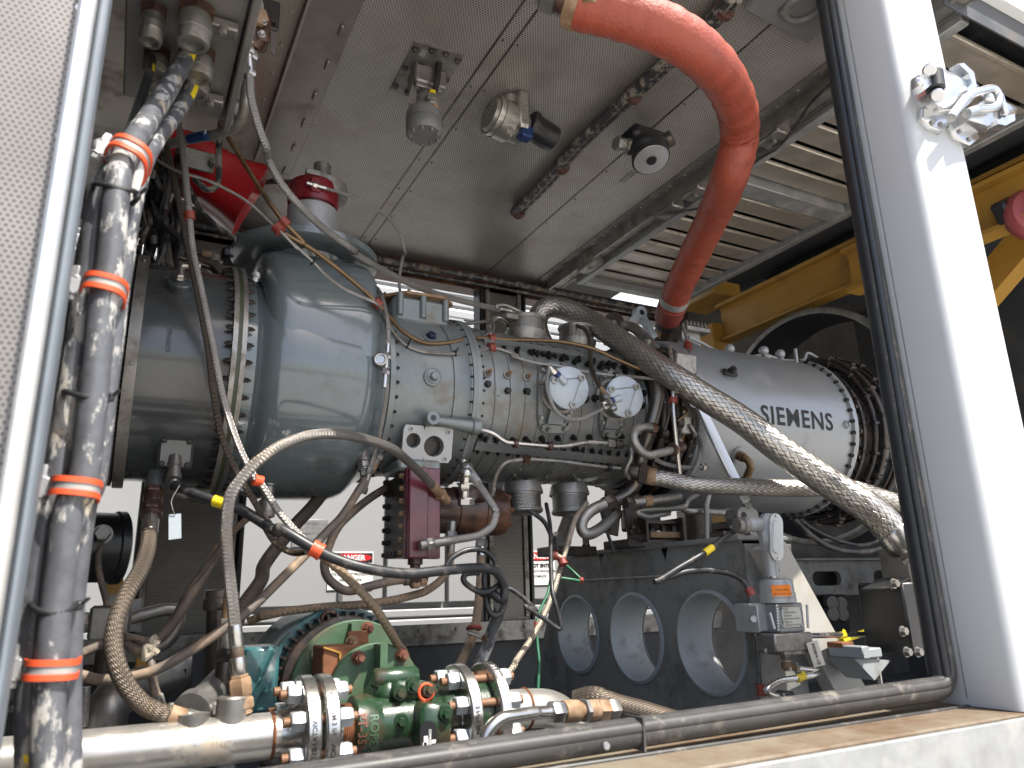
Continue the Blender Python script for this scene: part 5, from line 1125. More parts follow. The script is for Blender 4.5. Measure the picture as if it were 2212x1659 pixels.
yc = 2.24; cA, cB = at(6, 1150, 1600, Y=yc-.06), at(6, 1592, 1600, Y=yc-.06); zc = (at(6, 1400, 1500, Y=yc-.03).z+at(10, 1400, 190, Y=yc-.05).z)/2; rc = (at(6, 1400, 1500, Y=yc-.03).z-at(10, 1400, 190, Y=yc-.05).z)/2
L_ = cB.x-cA.x; b = MB(); b.lathe((cA.x, yc, zc), AX, [(0, rc*.93), (L_*.28, rc*.95), (L_*.285, rc), (L_*.45, rc), (L_*.455, rc*.96), (L_*.66, rc*.96), (L_*.665, rc*1.0), (L_*.95, rc), (L_, rc*.92)], 48); b.box((cA.x+L_*.45, yc-rc*.75, zc+rc*.6), (.10, .06, .05), None, 0, .012)
for k in range(8): b.hexa(V((cB.x, yc-rc*.8*math.cos(.785*k), zc+rc*.8*math.sin(.785*k))), (1, 0, 0), .009, .012)
b.build('starter_motor', M['brown_rust'], sb)
P = at(6, 1320, 1420, Y=2.07); b = MB(); b.cyl(P, P+V((0, .02, -.09)), .017); b.hexa(P+V((0, .0, -.03)), (0, .1, -1), .024, .02); b.hexa(P+V((0, .0, -.075)), (0, .1, -1), .026, .02); b.ball(P, .02); b.build('hose_adapter', M['steel'], sb)

# ------------------------------------------------------------------ pedestal
PX = 1.72; pn, pf, pzb, pzt = 1.745, 2.90, -.62, .138
pd_ = thing('engine_pedestal', (PX+.15, AY, -.62), 'dark grey steel pedestal with three round holes under the turbine', 'pedestal')
b = MB(); hl = [at(11, x, y, X=PX) for x, y in ((415, 815), (780, 838), (1250, 868))]; hr = [.146, .150, .153]
cy_ = (pn+pf)/2; W2 = (pf-pn)/2; cz_ = (pzb+pzt)/2; H2 = (pzt-pzb)/2
hs_ = sorted([(cy_-p.y, p.z-cz_, r) for p, r in zip(hl, hr)])       # u runs towards -Y
o_ = V((PX, cy_, cz_)); plate_holes(b, o_, V((0, -1, 0)), V((0, 0, 1)), V((-1, 0, 0)), W2, H2, hs_, .004, 0, 48, slant=lambda y: -(2.83+(.138-(y+cz_))*.52-cy_))
b.build('web_plate', M['ped'], pd_, 30)
b = MB(); plate_holes(b, o_+V((.15, 0, 0)), V((0, -1, 0)), V((0, 0, 1)), V((1, 0, 0)), W2, H2, hs_, .004, 0, 48, slant=lambda y: -(2.83+(.138-(y+cz_))*.52-cy_)); b.build('web_plate', M['ped'], pd_, 30)
for p, r in zip(hl, hr):
    b = MB(); b.lathe((PX-.006, p.y, p.z), AX, [(.148, r-.0015), (-.003, r-.0015), (-.0, r+.009), (.006, r+.010)], 56, cap=False); b.build('hole_sleeve', M['hole_paint'], pd_)
b = MB(); b.box((PX+.10, (pn+pf-.1)/2, pzt+.008), (.24, pf-pn-.09, .016), None, 0, .004); b.build('top_plate', M['ped'], pd_)
b = MB(); pts = [at(11, 440, 480, X=PX-.003), at(11, 700, 465, X=PX-.003), at(11, 930, 452, X=PX-.003)]; b.tube(smooth(pts, 8), .0035, 6); b.build('weld_bead', M['ped_light'], pd_)
b = MB(); b.box((PX+.10, pn-.004, (pzb+pzt)/2), (.20, .012, pzt-pzb-.02)); b.build('end_plate', M['ped'], pd_)
yl = pn-.06
b = MB(); pts = [at(12, x, y, Y=yl) for x, y in ((108, 285), (240, 222), (268, 250), (780, 1180), (900, 1400), (690, 1400))]; b.prism(pts, (0, .05, 0)); b.build('leg_brace', M['ped_light'], pd_)
b = MB(); A_, B_, C_, D_ = [at(12, x, y, Y=yl-.10) for x, y in ((705, 905), (815, 898), (815, 962), (705, 968))]
b.box(((A_+C_)/2+V((0, .05, 0))), (B_.x-A_.x, .16, A_.z-D_.z), None, 0, .004); E_ = at(12, 500, 875, Y=yl-.01)
b.prism([at(12, 515, 960, Y=yl-.02), at(12, 740, 968, Y=yl-.02), at(12, 640, 1090, Y=yl-.02)], (0, -.10, 0)); b.box(((E_+A_)/2+V((0, -.03, -.015))), (abs(A_.x-E_.x), .12, .035), None, 0, .003); b.build('shelf_bracket', M['hole_paint'], pd_)
P = at(12, 605, 885, Y=yl-.05); b = MB(); b.box(P, (.05, .06, .018), None, 0, .003); b.build('rust_block', M['rust'], pd_)
# engine mounts on top
mt = thing('engine_mount', at(11, 810, 260, Y=AY-.05), 'bolted engine mount with dirty plate on top of the pedestal', 'mount')
P = at(11, 830, 255, Y=AY-.03); b = MB(); b.box(P+V((0, 0, .0)), (.26, .16, .03), None, 0, .003); b.box(P+V((.04, -.04, .03)), (.15, .10, .024), None, 1, .003)
for x, y in ((-.10, -.06), (-.06, -.06), (-.01, -.07), (.04, -.07), (.09, -.07)): b.hexa(P+V((x, y, .04)), (0, 0, 1), .013, .022, 2)
b.build('base_plate', [M['dark_steel'], M['brass'], M['black_oily']], mt)
b = MB(); z0_ = P.z+.04; b.box((P.x, AY-.02, z0_+.05), (.12, .1, .08), None, 0, .006); b.cyl((P.x-.02, AY-.02, z0_+.02), (P.x-.02, AY-.02, z0_+.09), .055, seg=28)
tp = at(11, 880, 120, Y=AY-.06); b.box((tp.x, AY-.06, tp.z), (.17, .10, .012)); b.box((tp.x-.085, AY-.08, tp.z-.03), (.01, .12, .09)); b.box((tp.x+.085, AY-.08, tp.z-.03), (.01, .12, .09))
for x, y in ((625, 60), (760, 60)):
    p = at(11, x, y, Y=AY-.09); b.box(p, (.075, .012, .15), Matrix.Rotation(R(12 if x < 700 else -12), 3, 'Y'), 0, .003); b.hexa(p+V((-.015, -.006, -.05)), (0, -1, 0), .011, .012)
b.box((P.x, AY-.01, z0_+.20), (.10, .09, .22), None, 0, .01); b.build('trunnion', M['dark_steel'], mt)
m2_ = thing('engine_mount', at(11, 345, 290, Y=2.55), 'small clevis mount with strut at the far top corner of the pedestal', 'mount')
P = at(11, 345, 300, Y=2.5); b = MB(); b.box(P, (.20, .12, .035), None, 0, .003)
for x in (-.08, .07): b.hexa(P+V((x, -.03, .02)), (0, 0, 1), .013, .03)
b.build('base_plate', M['dark_steel'], m2_)
P = at(11, 300, 230, Y=2.48); b = MB(); b.lathe(P+V((0, -.03, 0)), (0, 1, 0), [(0, .035), (.05, .035)], 20); b.lathe(P+V((0, -.0305, 0)), (0, -1, 0), [(0, .014), (.001, .014)], 12, 0); b.bar(P, at(11, 360, 60, Y=2.45), .05, .03); b.bar(P+V((0, 0, -.02)), P+V((.03, 0, -.07)), .05, .05); b.build('link', M['dull_steel'], m2_)
P = at(11, 1360, 140, Y=2.2); m3_ = thing('engine_mount', P, 'dark bolted support block under the silver case by the strut clevis', 'mount')
b = MB(); b.box(P, (.09, .1, .03), None, 0, .004); b.box(P+V((0, .02, -.10)), (.14, .12, .16), None, 0, .006); b.build('block', M['dark_steel'], m3_)
b = MB(); b.hexa(P+V((0, -.02, .015)), (0, 0, 1), .016, .02); b.build('bolt', M['rust'], m3_)

# ------------------------------------------------------------------ pressure switch on its conduit
YT = 1.63
ps = thing('pressure_switch', at(12, 240, 820, Y=YT), 'grey pressure switch with orange label and riveted nameplate by the pedestal', 'pressure switch')
def T(x, y, dy=0): return at(12, x, y, Y=YT+dy)
a, c = T(155, 60), T(165, 345); pxm = px(a, 1/2.5143*.8641)
b = MB(); b.box((a+c)/2, (.072, .064, (a.z-c.z)), None, 0, .024); b.cyl(T(100, 130), T(0, 130), .021, bev=.003); b.cyl(c+V((0, 0, .02)), c-V((0, 0, .05)), .024, .02); b.build('conduit_body', M['alu_cast'], ps)
v0 = T(185, 85, -.035); v1 = T(195, 330, -.035)
b = MB(); 
def obround(mb, top, bot, r, th, m=0):
    pts = [top+V((r*math.cos(R(g)), 0, r*math.sin(R(g))-r)) for g in range(0, 181, 15)]+[bot+V((r*math.cos(R(g)), 0, r*math.sin(R(g))+r)) for g in range(180, 361, 15)]
    mb.prism(pts[::-1], (0, -th, 0), m)
obround(b, v0+V((.004, 0, .012)), v1+V((.004, 0, -.012)), .026, .006); obround(b, v0+V((.004, -.006, -.008)), v1+V((.004, -.006, .008)), .017, .004)
for p in (v0, v1): b.lathe(p+V((.004, -.006, .004 if p is v0 else -.004)), (0, -1, 0), [(0, .005), (.003, .004)], 10)
b.build('conduit_cover', M['alu'], ps)
b = MB(); p = T(0, 135); b.lathe(p, (-1, 0, 0), [(-.01, .024), (.01, .024), (.011, .02), (.03, .02)], 20); b.build('conduit_ring', M['dull_steel'], ps)
b = MB(); n0, n1 = T(180, 400), T(185, 470); b.lathe(n0, (0, 0, -1), [(0, .017), (.01, .019), (.011, .016), (.03, .016), (.031, .02), (.05, .022)], 20); b.build('nipple', M['steel'], ps)
d0, d1 = T(195, 465), T(200, 620); h_ = d0.z-d1.z
b = MB(); b.lathe((d0.x, YT, d0.z), (0, 0, -1), [(0, .026), (.006, .044), (.014, .047), (h_*.6, .049), (h_*.62, .051), (h_, .052)], 36); bl = b.build('bell_housing', M['alu_cast'], ps)
b = MB(); b.lathe((d0.x, YT, d0.z-.018), (0, 0, -1), [(0, .0485), (h_*.56, .0503)], 16, a0=-12, a1=68, hint=V((1, 0, 0)))
b = MB(); pts = []
for z in (d0.z-.02, d0.z-.02-h_*.55): pts.append([V((d0.x+.0512*math.sin(R(g)), YT-.0512*math.cos(R(g)), z)) for g in range(-62, 8, 5)])
b.ring_strip(pts[::-1], 0, False); b.build('warning_label', M['orange_label'], bl)
for k in range(5):
    z = d0.z-.034-k*.011
    text_mesh('WARNING' if k == 0 else ('KEEP COVER TIGHT', 'DISCONNECT CIRCUIT', 'BEFORE OPENING', 'CLASS 1 GROUP D')[k-1], .009 if k == 0 else .0065, lambda x, y: V((d0.x+.0516*math.sin(-.47+x/.0516), YT-.0516*math.cos(-.47+x/.0516), z+y)), 'wording', M['rust'], bl)
a, c = T(205, 625, -.03), T(390, 800, -.03); a2 = T(30, 640, .08)
b = MB(); b.box(((a.x+c.x)/2, YT+.02, (a.z+c.z)/2), (c.x-a.x, .10, a.z-c.z), None, 0, .004); b.build('switch_box', M['galv'], ps)
b = MB(); xl = T(35, 700, .02).x; b.box(((xl+a.x)/2, YT+.045, (a.z+c.z)/2+.002), (a.x-xl+.01, .06, (a.z-c.z)*.98), None, 0, .003); b.box((xl-.006, YT+.01, (a.z+c.z)/2), (.006, .06, (a.z-c.z)*.9), None, 0, .002); b.lathe((xl-.009, YT+.0, (a.z+c.z)/2), (-.6, -1, 0), [(0, .011), (.012, .009)], 12); b.build('side_bracket', M['alu_cast'], ps)
a, c = T(232, 648, -.032), T(368, 772, -.032); b = MB(); b.box((a+c)/2, (c.x-a.x, .003, a.z-c.z), None, 0, .001)
for x, y in ((240, 655), (360, 660), (240, 765), (362, 765)): b.lathe(T(x, y, -.0335), (0, -1, 0), [(0, .0035), (.0025, .003)], 8)
npl = b.build('nameplate', M['pale_tag'], ps); mid = (a+c)/2+V((0, -.0018, 0)); W_ = c.x-a.x
for k, s in enumerate(('CCS', 'PRESSURE SWITCH', 'RANGE PSI', 'MAX 480 VAC 15 AMP', 'SERIAL NO', 'CLASS 1 DIV 1 GRP BCD')):
    text_mesh(s, .0095 if k == 0 else .0062, flat(mid+V((-W_*.42, 0, .021-.0085*k)), (1, 0, 0), (0, 0, 1)), 'wording', M['ink'], npl, 0, 'LEFT')
b = MB()
for x0, y0, x1, y1 in ((205, 640, 215, 790), (165, 690, 190, 780), (395, 640, 402, 770)):
    b = MB()
    for k in range(9): b.ball(T(x0+(x1-x0)*k/8, y0+(y1-y0)*k/8, -.04), .0042, 0, 8)
    b.build('seal_chain', M['alu'], ps)
a, c = T(115, 815), T(365, 910); b = MB(); b.box(((a.x+c.x)/2, YT, (a.z+c.z)/2), (c.x-a.x, .09, a.z-c.z), None, 0, .004); b.box(((a.x+c.x)/2+.02, YT, c.z-.004), (c.x-a.x-.03, .08, .012), None, 0, .002)
for x in (130, 240, 345): b.hexa(T(x, 912, -.03), (0, 0, -1), .006, .01)
b.build('process_block', M['dull_steel'], ps)
b = MB(); p = T(262, 920); b.lathe(p, (0, 0, -1), [(0, .02), (.006, .02)], 16); b.hexa(p, (0, 0, -1), .018, .03, 0, False); p2 = p-V((0, 0, .035)); b.cyl(p2, p2-V((0, 0, .02)), .010); p3 = T(262, 1015); b.box(p3, (.024, .022, .022), None, 1, .005); b.hexa(p3+V((.01, 0, 0)), (1, 0, -.2), .012, .02, 1, False); b.hexa(p3+V((.03, 0, -.004)), (1, 0, -.2), .015, .014, 0, False); b.build('elbow_fitting', [M['steel'], M['brass']], ps)
hose('steel_tube', 'stainless impulse tube with yellow marker bending below the pressure switch', 'tube', [T(320, 1035), T(475, 1050), T(440, 1075, -.02), T(330, 1095, -.02), T(215, 1110, -.02), T(125, 1175, -.02), T(190, 1205, -.01), T(230, 1205, 0)], .0085, 'steel', None, [(.03, .013, 'h', 'dull_steel')], 8, 14, part='tube', hard=.03)
mk = bpy.context.scene.objects[-1]
tg = thing('tag_plate', T(450, 1020, -.05), 'stamped metal tag plate hanging by wire beneath the pressure switch', 'tag')
cn = [T(390, 875, -.05), T(460, 855, -.05), T(512, 1010, -.05), T(442, 1028, -.05)]
b = MB(); b.prism(cn[::-1], (0, .0015, 0)); b.build('plate', M['pale_tag'], tg)
uu = (cn[3]-cn[0]).normalized(); vv = (cn[1]-cn[0]).normalized(); mid = (cn[0]+cn[2])/2+V((0, -.0008, 0))
text_mesh('PDSH-10', .016, flat(mid, uu, vv), 'stamped_text', M['ink'], tg, .0003)
MB().tube([cn[0].lerp(cn[1], .5)+V((0, -.001, -.004)), T(400, 850, -.03), T(372, 825, -.02)], .0012, 6).build('wire', M['steel'], tg)
hose('steel_tube', 'stainless tube with yellow marker running level above the shelf bracket', 'tube', [T(365, 825), T(400, 828), T(760, 818, .05), T(800, 840, .05), T(830, 960, .05), T(862, 1180, .05), T(870, 1300, .05)], .0085, 'steel', [(.02, .012, 'h', 'steel')], None, 8, 14, part='tube', hard=.05)
for x, y, lbl in ((612, 825, 'yellow marker band on the level stainless tube over the bracket'), (355, 1090, 'yellow marker band on the bent impulse tube under the switch')):
    p = T(x, y, .03 if x > 500 else -.02); b = MB(); dd = V((1, 0, .03 if x > 500 else .18)).normalized(); b.lathe(p-dd*.016, dd, [(0, .0088), (0, .0105), (.032, .0105), (.032, .0088)], 14); b.box(p+V((.004, -.008, .011)), (.012, .002, .012), Matrix.Rotation(R(30), 3, 'Y')); o = b.build('tube_marker', M['yellow_tag']); tag(o, lbl, 'marker')
p = T(260, 1215); o = thing('tube_connector', p, 'small black connector at the end of the impulse tube by the sill', 'connector'); b = MB(); b.box(p, (.055, .035, .035), Matrix.Rotation(R(10), 3, 'Y'), 0, .008); b.build('body', M['black'], o); b = MB(); b.hexa(p-V((.02, 0, 0)), (-1, 0, 0), .016, .018); b.build('nut', M['dull_steel'], o)
hose('yellow_cable', 'yellow cable slanting behind the shelf bracket', 'cable', path('12:610,860,1.85 760,805,1.95 930,730,2.1 1000,700,2.15'), .011, 'yellow_tag', None, None, 6, 10, part='sheath')
P = at(12, 600, 640, Y=3.4); o = thing('valve_cluster', P, 'dark cluster of round valve knobs beyond the pedestal leg', 'valve'); b = MB(); b.box(P+V((-.02, .05, -.08)), (.2, .1, .3), None, 0, .01); b.build('body', M['black'], o); 
for x, y in ((540, 620), (595, 625), (545, 690), (605, 690)):
    p = at(12, x, y, Y=3.3); b = MB(); b.lathe(p, (-.3, -1, 0), [(-.05, .02), (0, .02), (.001, .05), (.02, .052), (.03, .04)], 20); b.build('knob', M['black'], o)

# ------------------------------------------------------------------ pump, motor, pipes
YP = 1.70
pc = at(10, 750, 1185, Y=1.84)
pu = thing('gear_pump', (pc.x, 1.75, -.62), 'oily green gear pump with two cast ports and riveted nameplate', 'pump')
ZP = at(10, 520, 1425, Y=YP-.03).z
yF = 1.84; rF = (at(10, 750, 872, Y=yF)-pc).length*1.0
FX = V((0, -1, 0))
b = MB(); b.lathe((pc.x, yF+.022, pc.z), FX, [(0, rF-.003), (.003, rF), (.020, rF), (.023, rF-.003)], 64); b.prism([(pc.x-.006, yF-.001, pc.z+rF*.98), (pc.x+.012, yF-.001, pc.z+rF*.98), (pc.x+.012, yF-.001, pc.z+.03), (pc.x-.006, yF-.001, pc.z+.03)], (0, -.05, 0)); b.build('front_plate', M['green_light'], pu)
yR = 2.02; rcn = V((pc.x, yR, pc.z)); rR = rcn.x-at(10, 216, 1150, Y=yR).x
b = MB(); b.lathe((pc.x, yR+.02, pc.z), FX, [(0, rR-.003), (.003, rR), (.017, rR), (.02, rR-.003)], 64); b.prism([(pc.x-.02, yR, pc.z+rR*.95), (pc.x+.0, yR, pc.z+rR*.95), (pc.x, yR, pc.z+.06), (pc.x-.02, yR, pc.z+.06)], (0, -.03, 0)); b.build('rear_plate', M['green_light'], pu)
b = MB(); b.lathe((pc.x, yR, pc.z), FX, [(0, .075), (.16, .07)], 32); b.build('coupling_tube', M['green'], pu)
g0, g1 = at(10, 415, 905, Y=1.93), at(10, 600, 900, Y=1.93)
b = MB(); b.box(((g0.x+g1.x)/2+.02, 1.93, g0.z-.05), (g1.x-g0.x+.06, .11, .11), None, 0, .003); p = at(10, 640, 860, Y=1.97); b.box(p, (.055, .01, .05), None, 0, .003); b.build('coupling_guard', M['rust'], pu)
b = MB(); b.bar(at(10, 425, 900, Y=1.872), at(10, 530, 935, Y=1.872), .006, .004); b.bar(at(10, 530, 935, Y=1.872), at(10, 525, 970, Y=1.872), .006, .004); b.build('guard_edge', M['yellow'], pu)
for (x, y, Y_, m) in ((640, 965, yF-.001, 'rust2'), (912, 950, yF-.001, 'rust2'), (385, 945, yR-.002, 'alu'), (600, 870, 1.96, 'brass'), (700, 780, yR-.03, 'rust2')):
    b = MB(); b.hexa(at(10, x, y, Y=Y_), FX, .0135, .020, 0, True, True); b.build('bolt', M[m], pu)
# body
def G(x, y, Y): return at(10, x, y+18, Y=Y)
b = MB()
s0 = G(790, 1250, 1.80); b.lathe((pc.x+.03, yF-.02, ZP+.025), FX, [(0, .07), (.03, .062), (.05, .055)], 36)
b.box((pc.x+.045, 1.755, ZP+.005), (.125, .12, .13), None, 0, .03)
a_, c_ = G(735, 1085, 1.72), G(1000, 1085, 1.72); b.cyl((a_.x, 1.72, a_.z+.0), (c_.x+.005, 1.72, a_.z+.0), .0235, seg=28, bev=.006)
b.box(((a_.x+c_.x)/2, 1.735, a_.z-.03), (c_.x-a_.x, .07, .06), None, 0, .012)
lx = G(592, 1380, YP).x; lx2 = G(752, 1380, YP-.03).x; rx = G(1172, 1330, YP-.03).x; rx2 = G(1270, 1330, YP-.03).x
b.lathe((lx, YP, ZP), AX, [(0, .058), (.004, .063), (lx2-lx-.01, .064), (lx2-lx, .058), (lx2-lx+.03, .05), (lx2-lx+.05, .05)], 48)
b.lathe((rx-.06, YP, ZP), AX, [(0, .05), (.05, .052), (.06, .058), (.065, .062), (rx2-rx+.055, .063), (rx2-rx+.06, .058)], 48)
b.cyl((lx2-.02, YP, ZP), (rx+.02, YP, ZP), .055, seg=32)
b.box((pc.x-.012, 1.72, ZP+.058), (.05, .07, .05), Matrix.Rotation(R(20), 3, 'Y'), 0, .014)
b.build('pump_casing', M['green'], pu, 45)
def cover(x0, y0, x1, y1, Y_, dy, bolts, nm):
    a, c = G(x0, y0, Y_), G(x1, y1, Y_); b = MB(); cen = (a+c)/2
    b.box((cen.x, Y_+dy/2, cen.z), (abs(c.x-a.x), dy, abs(a.z-c.z)), Matrix.Rotation(R(6), 3, 'Y'), 0, .012)
    for x, y in bolts:
        p = G(x, y, Y_-.004); b.lathe(p+V((0, .012, 0)), FX, [(0, .017), (.012, .017), (.014, .015)], 18); b.hexa(p, FX, .0098, .010)
    return b.build(nm, M['green'], pu, 45)
cover(868, 1110, 1125, 1215, 1.665, .07, ((905, 1170), (990, 1128), (1090, 1150)), 'relief_cover')
cover(868, 1290, 1130, 1470, 1.65, .09, ((912, 1350),), 'front_cover')
cover(1040, 1250, 1245, 1510, 1.60, .10, ((1195, 1300),), 'bearing_cover')
b = MB(); p = G(1075, 1165, 1.655); b.torus(p+V((0, .006, 0)), FX, .017, .0035, 0, 24, 8); b.build('seal_ring', M['orange'], pu)
p0_, p1_ = G(1030, 1350, 1.595), G(1130, 1520, 1.595); b = MB(); cx_ = (p0_.x+p1_.x)/2; wn = p1_.x-p0_.x
obround(b, V((cx_, 1.597, p0_.z)), V((cx_, 1.597, p1_.z-.03)), wn/2, .003); npl = b.build('nameplate', M['ink'], pu)
text_mesh('ROPER', .0165, flat((cx_+wn*.30, 1.5935, p0_.z-.062), (0, 0, -1), (1, 0, 0)), 'wording', M['white_sign'], npl, .0006)
for k, s in enumerate(('COMMERCE  GEORGIA', 'TYPE      NO', 'SERIAL')): text_mesh(s, .0075, flat((cx_+wn*(.12-.17*k), 1.5935, p0_.z-.055), (0, 0, -1), (1, 0, 0)), 'wording', M['white_sign'], npl, .0002)
b = MB()
for k in range(4): b.box((cx_-wn*.06*k*1.0-.003, 1.5935, p0_.z-.04-.012*(k % 2)), (.0045, .001, .022))
b.build('blank_field', M['white_sign'], npl)
for k, s in enumerate(('ROPER', 'PT-3554')):
    text_mesh(s, .026, lambda x, y: V(((lx+lx2)/2+.010-.026*k+y, YP-.0648*math.cos(R(8)+x/.064), ZP-.0648*math.sin(R(8)+x/.064))), 'cast_text', M['green_light'] if k == 0 else M['rust2'], pu, .0006)
text_mesh('RELF', .011, flat(G(885, 1237, 1.66)+V((0, -.002, 0)), (1, 0, .08), (0, 0, 1)), 'cast_text', M['black_oily'], pu, .0003)
def G(x, y, Y): return at(10, x, y, Y=Y)
# motor
yM = yR+.03; rM = rR*1.12
mo = thing('electric_motor', (pc.x, yM+.2, -.62), 'teal electric motor with slotted black end behind the green plates', 'motor')
b = MB(); b.lathe((pc.x-.01, yM, pc.z), (0, 1, 0), [(0, rR*.6), (.01, rM*.92), (.03, rM*.95), (.09, rM*.95), (.091, rM*.86)], 48)
for k in range(44):
    a = R(360*k/44); b.box((pc.x-.01+rM*.955*math.cos(a), yM+.055, pc.z+rM*.955*math.sin(a)), (.02, .06, .006), Matrix.Rotation(-a, 3, 'Y'))
b.build('slotted_end', M['black_oily'], mo)
b = MB(); b.lathe((pc.x-.01, yM+.075, pc.z), (0, 1, 0), [(0, rM*.97), (.0, rM*1.06), (.015, rM*1.08), (.30, rM*1.08), (.32, rM*1.0), (.322, .02)], 64); b.build('frame', M['teal'], mo)
e = at(10, 465, 700, Y=yM+.05); b = MB(); b.torus(e+V((0, 0, -.012)), (.25, 1, 0), .021, .0075, 0, 28, 10); b.cyl(e+V((0, 0, -.035)), e+V((0, 0, -.06)), .014); b.build('lifting_eye', M['brown_rust'], mo)
a, c = at(9, 1535, 905, Y=1.93), at(9, 1745, 1310, Y=1.93)
b = MB(); b.box(((a.x+c.x)/2, 2.0, (a.z+c.z)/2), (c.x-a.x, .12, a.z-c.z), None, 0, .008); tbx = b.build('terminal_box', M['teal'], mo)
l0, l1, l2, l3 = [at(9, x, y, Y=1.90) for x, y in ((1745, 895), (1760, 940), (1575, 1310), (1545, 1320))]
b = MB(); b.prism([l0, l1, l2, l3], (0, .05, 0)); b.build('lid', M['teal'], tbx)
b = MB(); p = at(9, 1660, 1130, Y=1.926); b.lathe(p, FX, [(0, .018), (.006, .018), (.007, .010), (.008, .010)], 20); b.build('knockout', M['teal'], tbx)
b = MB(); b.box((pc.x, yM+.15, -.52), (.30, .5, .16), None, 0, .01); b.build('base', M['floor'], mo)
# process pipes in line with the pump
RP = .0445
pl_ = thing('suction_pipe', (.1, YP, ZP-RP), 'stained stainless pipe lying level from the cable bundle to the pump', 'pipe')
fx = [G(x, 1420, YP-.09).x for x in (285, 395, 425, 530)]; rf = .112
b = MB(); b.tube([(-.45, YP, ZP), (-.1, YP, ZP), (.2, YP, ZP), (fx[0]-.01, YP, ZP)], RP, 40); b.build('pipe', M['stain_pipe'], pl_, 60)
b = MB(); b.lathe((fx[0]-.045, YP, ZP), AX, [(0, RP+.001), (.003, RP+.004), (.007, RP+.001)], 40); b.lathe((fx[0]-.012, YP, ZP), AX, [(0, RP+.001), (.003, RP+.004), (.007, RP+.001)], 40); b.build('weld_bead', M['rust'], pl_)
def flange(par, x0, x1, hub, m='steel', r=rf):
    b = MB(); w = x1-x0; b.lathe((x0, YP, ZP), AX, [(0, r-.004), (.004, r), (w-.004, r), (w, r-.004)], 72)
    if hub < 0: b.lathe((x0-.035, YP, ZP), AX, [(0, RP+.001), (.012, RP+.004), (.035, RP+.018)], 40)
    if hub > 0: b.lathe((x1, YP, ZP), AX, [(0, RP+.018), (.025, RP+.006), (.035, RP+.001)], 40)
    return b.build('flange', M[m], par)
W1 = .030
xA, xB = fx[0]+.008, fx[2]+.002
flange(pl_, xA, xA+W1, -1); 
def studs(par, x0, x1, n=8, off=22.5):
    for k in range(n):
        a = R(360*k/n+off); y, z = YP-.086*math.cos(a), ZP+.086*math.sin(a); b = MB()
        b.lathe((x0-.042, y, z), AX, [(0, .0095), (x1-x0+.08, .0095)], 12, 1)
        for q in range(6): b.lathe((x0-.041+q*.004, y, z), AX, [(0, .0098), (.002, .0088)], 12, 1)
        b.lathe((x0-.028, y, z), AX, [(0, .018), (.003, .0205), (.024, .0205), (.027, .0195)], 6, 0, sm=False); b.lathe((x1+.001, y, z), AX, [(0, .0195), (.003, .0205), (.024, .0205), (.027, .018)], 6, 0, sm=False)
        b.build('stud', [M['zinc'], M['stud']], par)
flange(pl_, xB, xB+W1, 0); studs(pl_, xA, xB+W1)
b = MB(); b.lathe((xA+W1+.002, YP, ZP), AX, [(0, RP*1.75), (xB-xA-W1-.004, RP*1.75)], 48); b.build('gasket', M['green_light'], pl_)
b = MB(); b.lathe((xB+W1, YP, ZP), AX, [(0, .050), (.02, .050), (.022, .046), (lx-xB-W1+.004, .046)], 40); b.build('nipple', M['stain_pipe'], pl_)
b = MB()
for q in range(9): b.lathe((lx-.036+q*.004, YP, ZP), AX, [(0, .0465), (.002, .0485), (.004, .0465)], 36)
b.build('thread', M['rust'], pl_)
for s, x_, sz, zz_ in (('FLN ASTM 3 IN', xB+W1*.5, .013, 25), ('VICTA NEST', xA+W1*.5, .013, 0), ('VICTA 3 IN', xB+W1*.5, .013, -22)):
    text_mesh(s, sz, lambda x, y: V((x_-y, YP-(rf+.0006)*math.cos(R(zz_)-x/rf), ZP+(rf+.0006)*math.sin(R(zz_)-x/rf))), 'stamped_text', M['ink'], pl_, .0002)
for k, (s, X_) in enumerate((('304/304L 0.216', .17), ('ASTM A312 HT 1150', .20), ('11467', .22))):
    text_mesh(s, .015, lambda x, y: V((X_+x, YP-(RP+.0006)*math.cos(R(48-24*k)+y/RP), ZP+(RP+.0006)*math.sin(R(48-24*k)+y/RP))), 'stencil', M['stencil'], pl_, 0, cut=.006)
b = MB(); tx = at(9, 1430, 1260, Y=YP-.02).x; tz = at(9, 1460, 1205, Y=YP).z
b.cyl((tx+.012, YP, ZP+.02), (tx+.012, YP, tz), .031, seg=28, bev=.004); b.lathe((tx-.06, YP, ZP+.0), (0, 0, 1), [(.0, .03), (.055, .03), (.056, .02)], 20); b.build('branch_boss', M['dull_steel'], pl_)
b = MB(); b.box((tx+.01, YP+.02, ZP-.15), (.035, .035, .22), None, 0, .003); b.build('support', M['galv'], pl_)
dp = thing('discharge_pipe', (.9, YP, ZP-RP), 'flanged stainless pipe with elbow leaving the pump towards the sill corner', 'pipe')
xC = G(1365, 1300, YP-.09).x; xD = G(1520, 1300, YP-.09).x
b = MB(); b.lathe((rx2-.005, YP, ZP), AX, [(0, .046), (.05, .046), (.051, .0505), (xC-rx2, .0505)], 40); b.build('nipple', M['stain_pipe'], dp)
b = MB()
for q in range(9): b.lathe((rx2+.0+q*.004, YP, ZP), AX, [(0, .0465), (.002, .0485), (.004, .0465)], 36)
b.build('thread', M['rust'], dp)
xC -= .012; flange(dp, xC, xC+W1, -1); flange(dp, xD, xD+W1, 1); studs(dp, xC, xD+W1)
b = MB(); b.lathe((xC+W1+.002, YP, ZP), AX, [(0, RP*1.8), (xD-xC-W1-.004, RP*1.8)], 48); b.build('gasket', M['green'], dp)
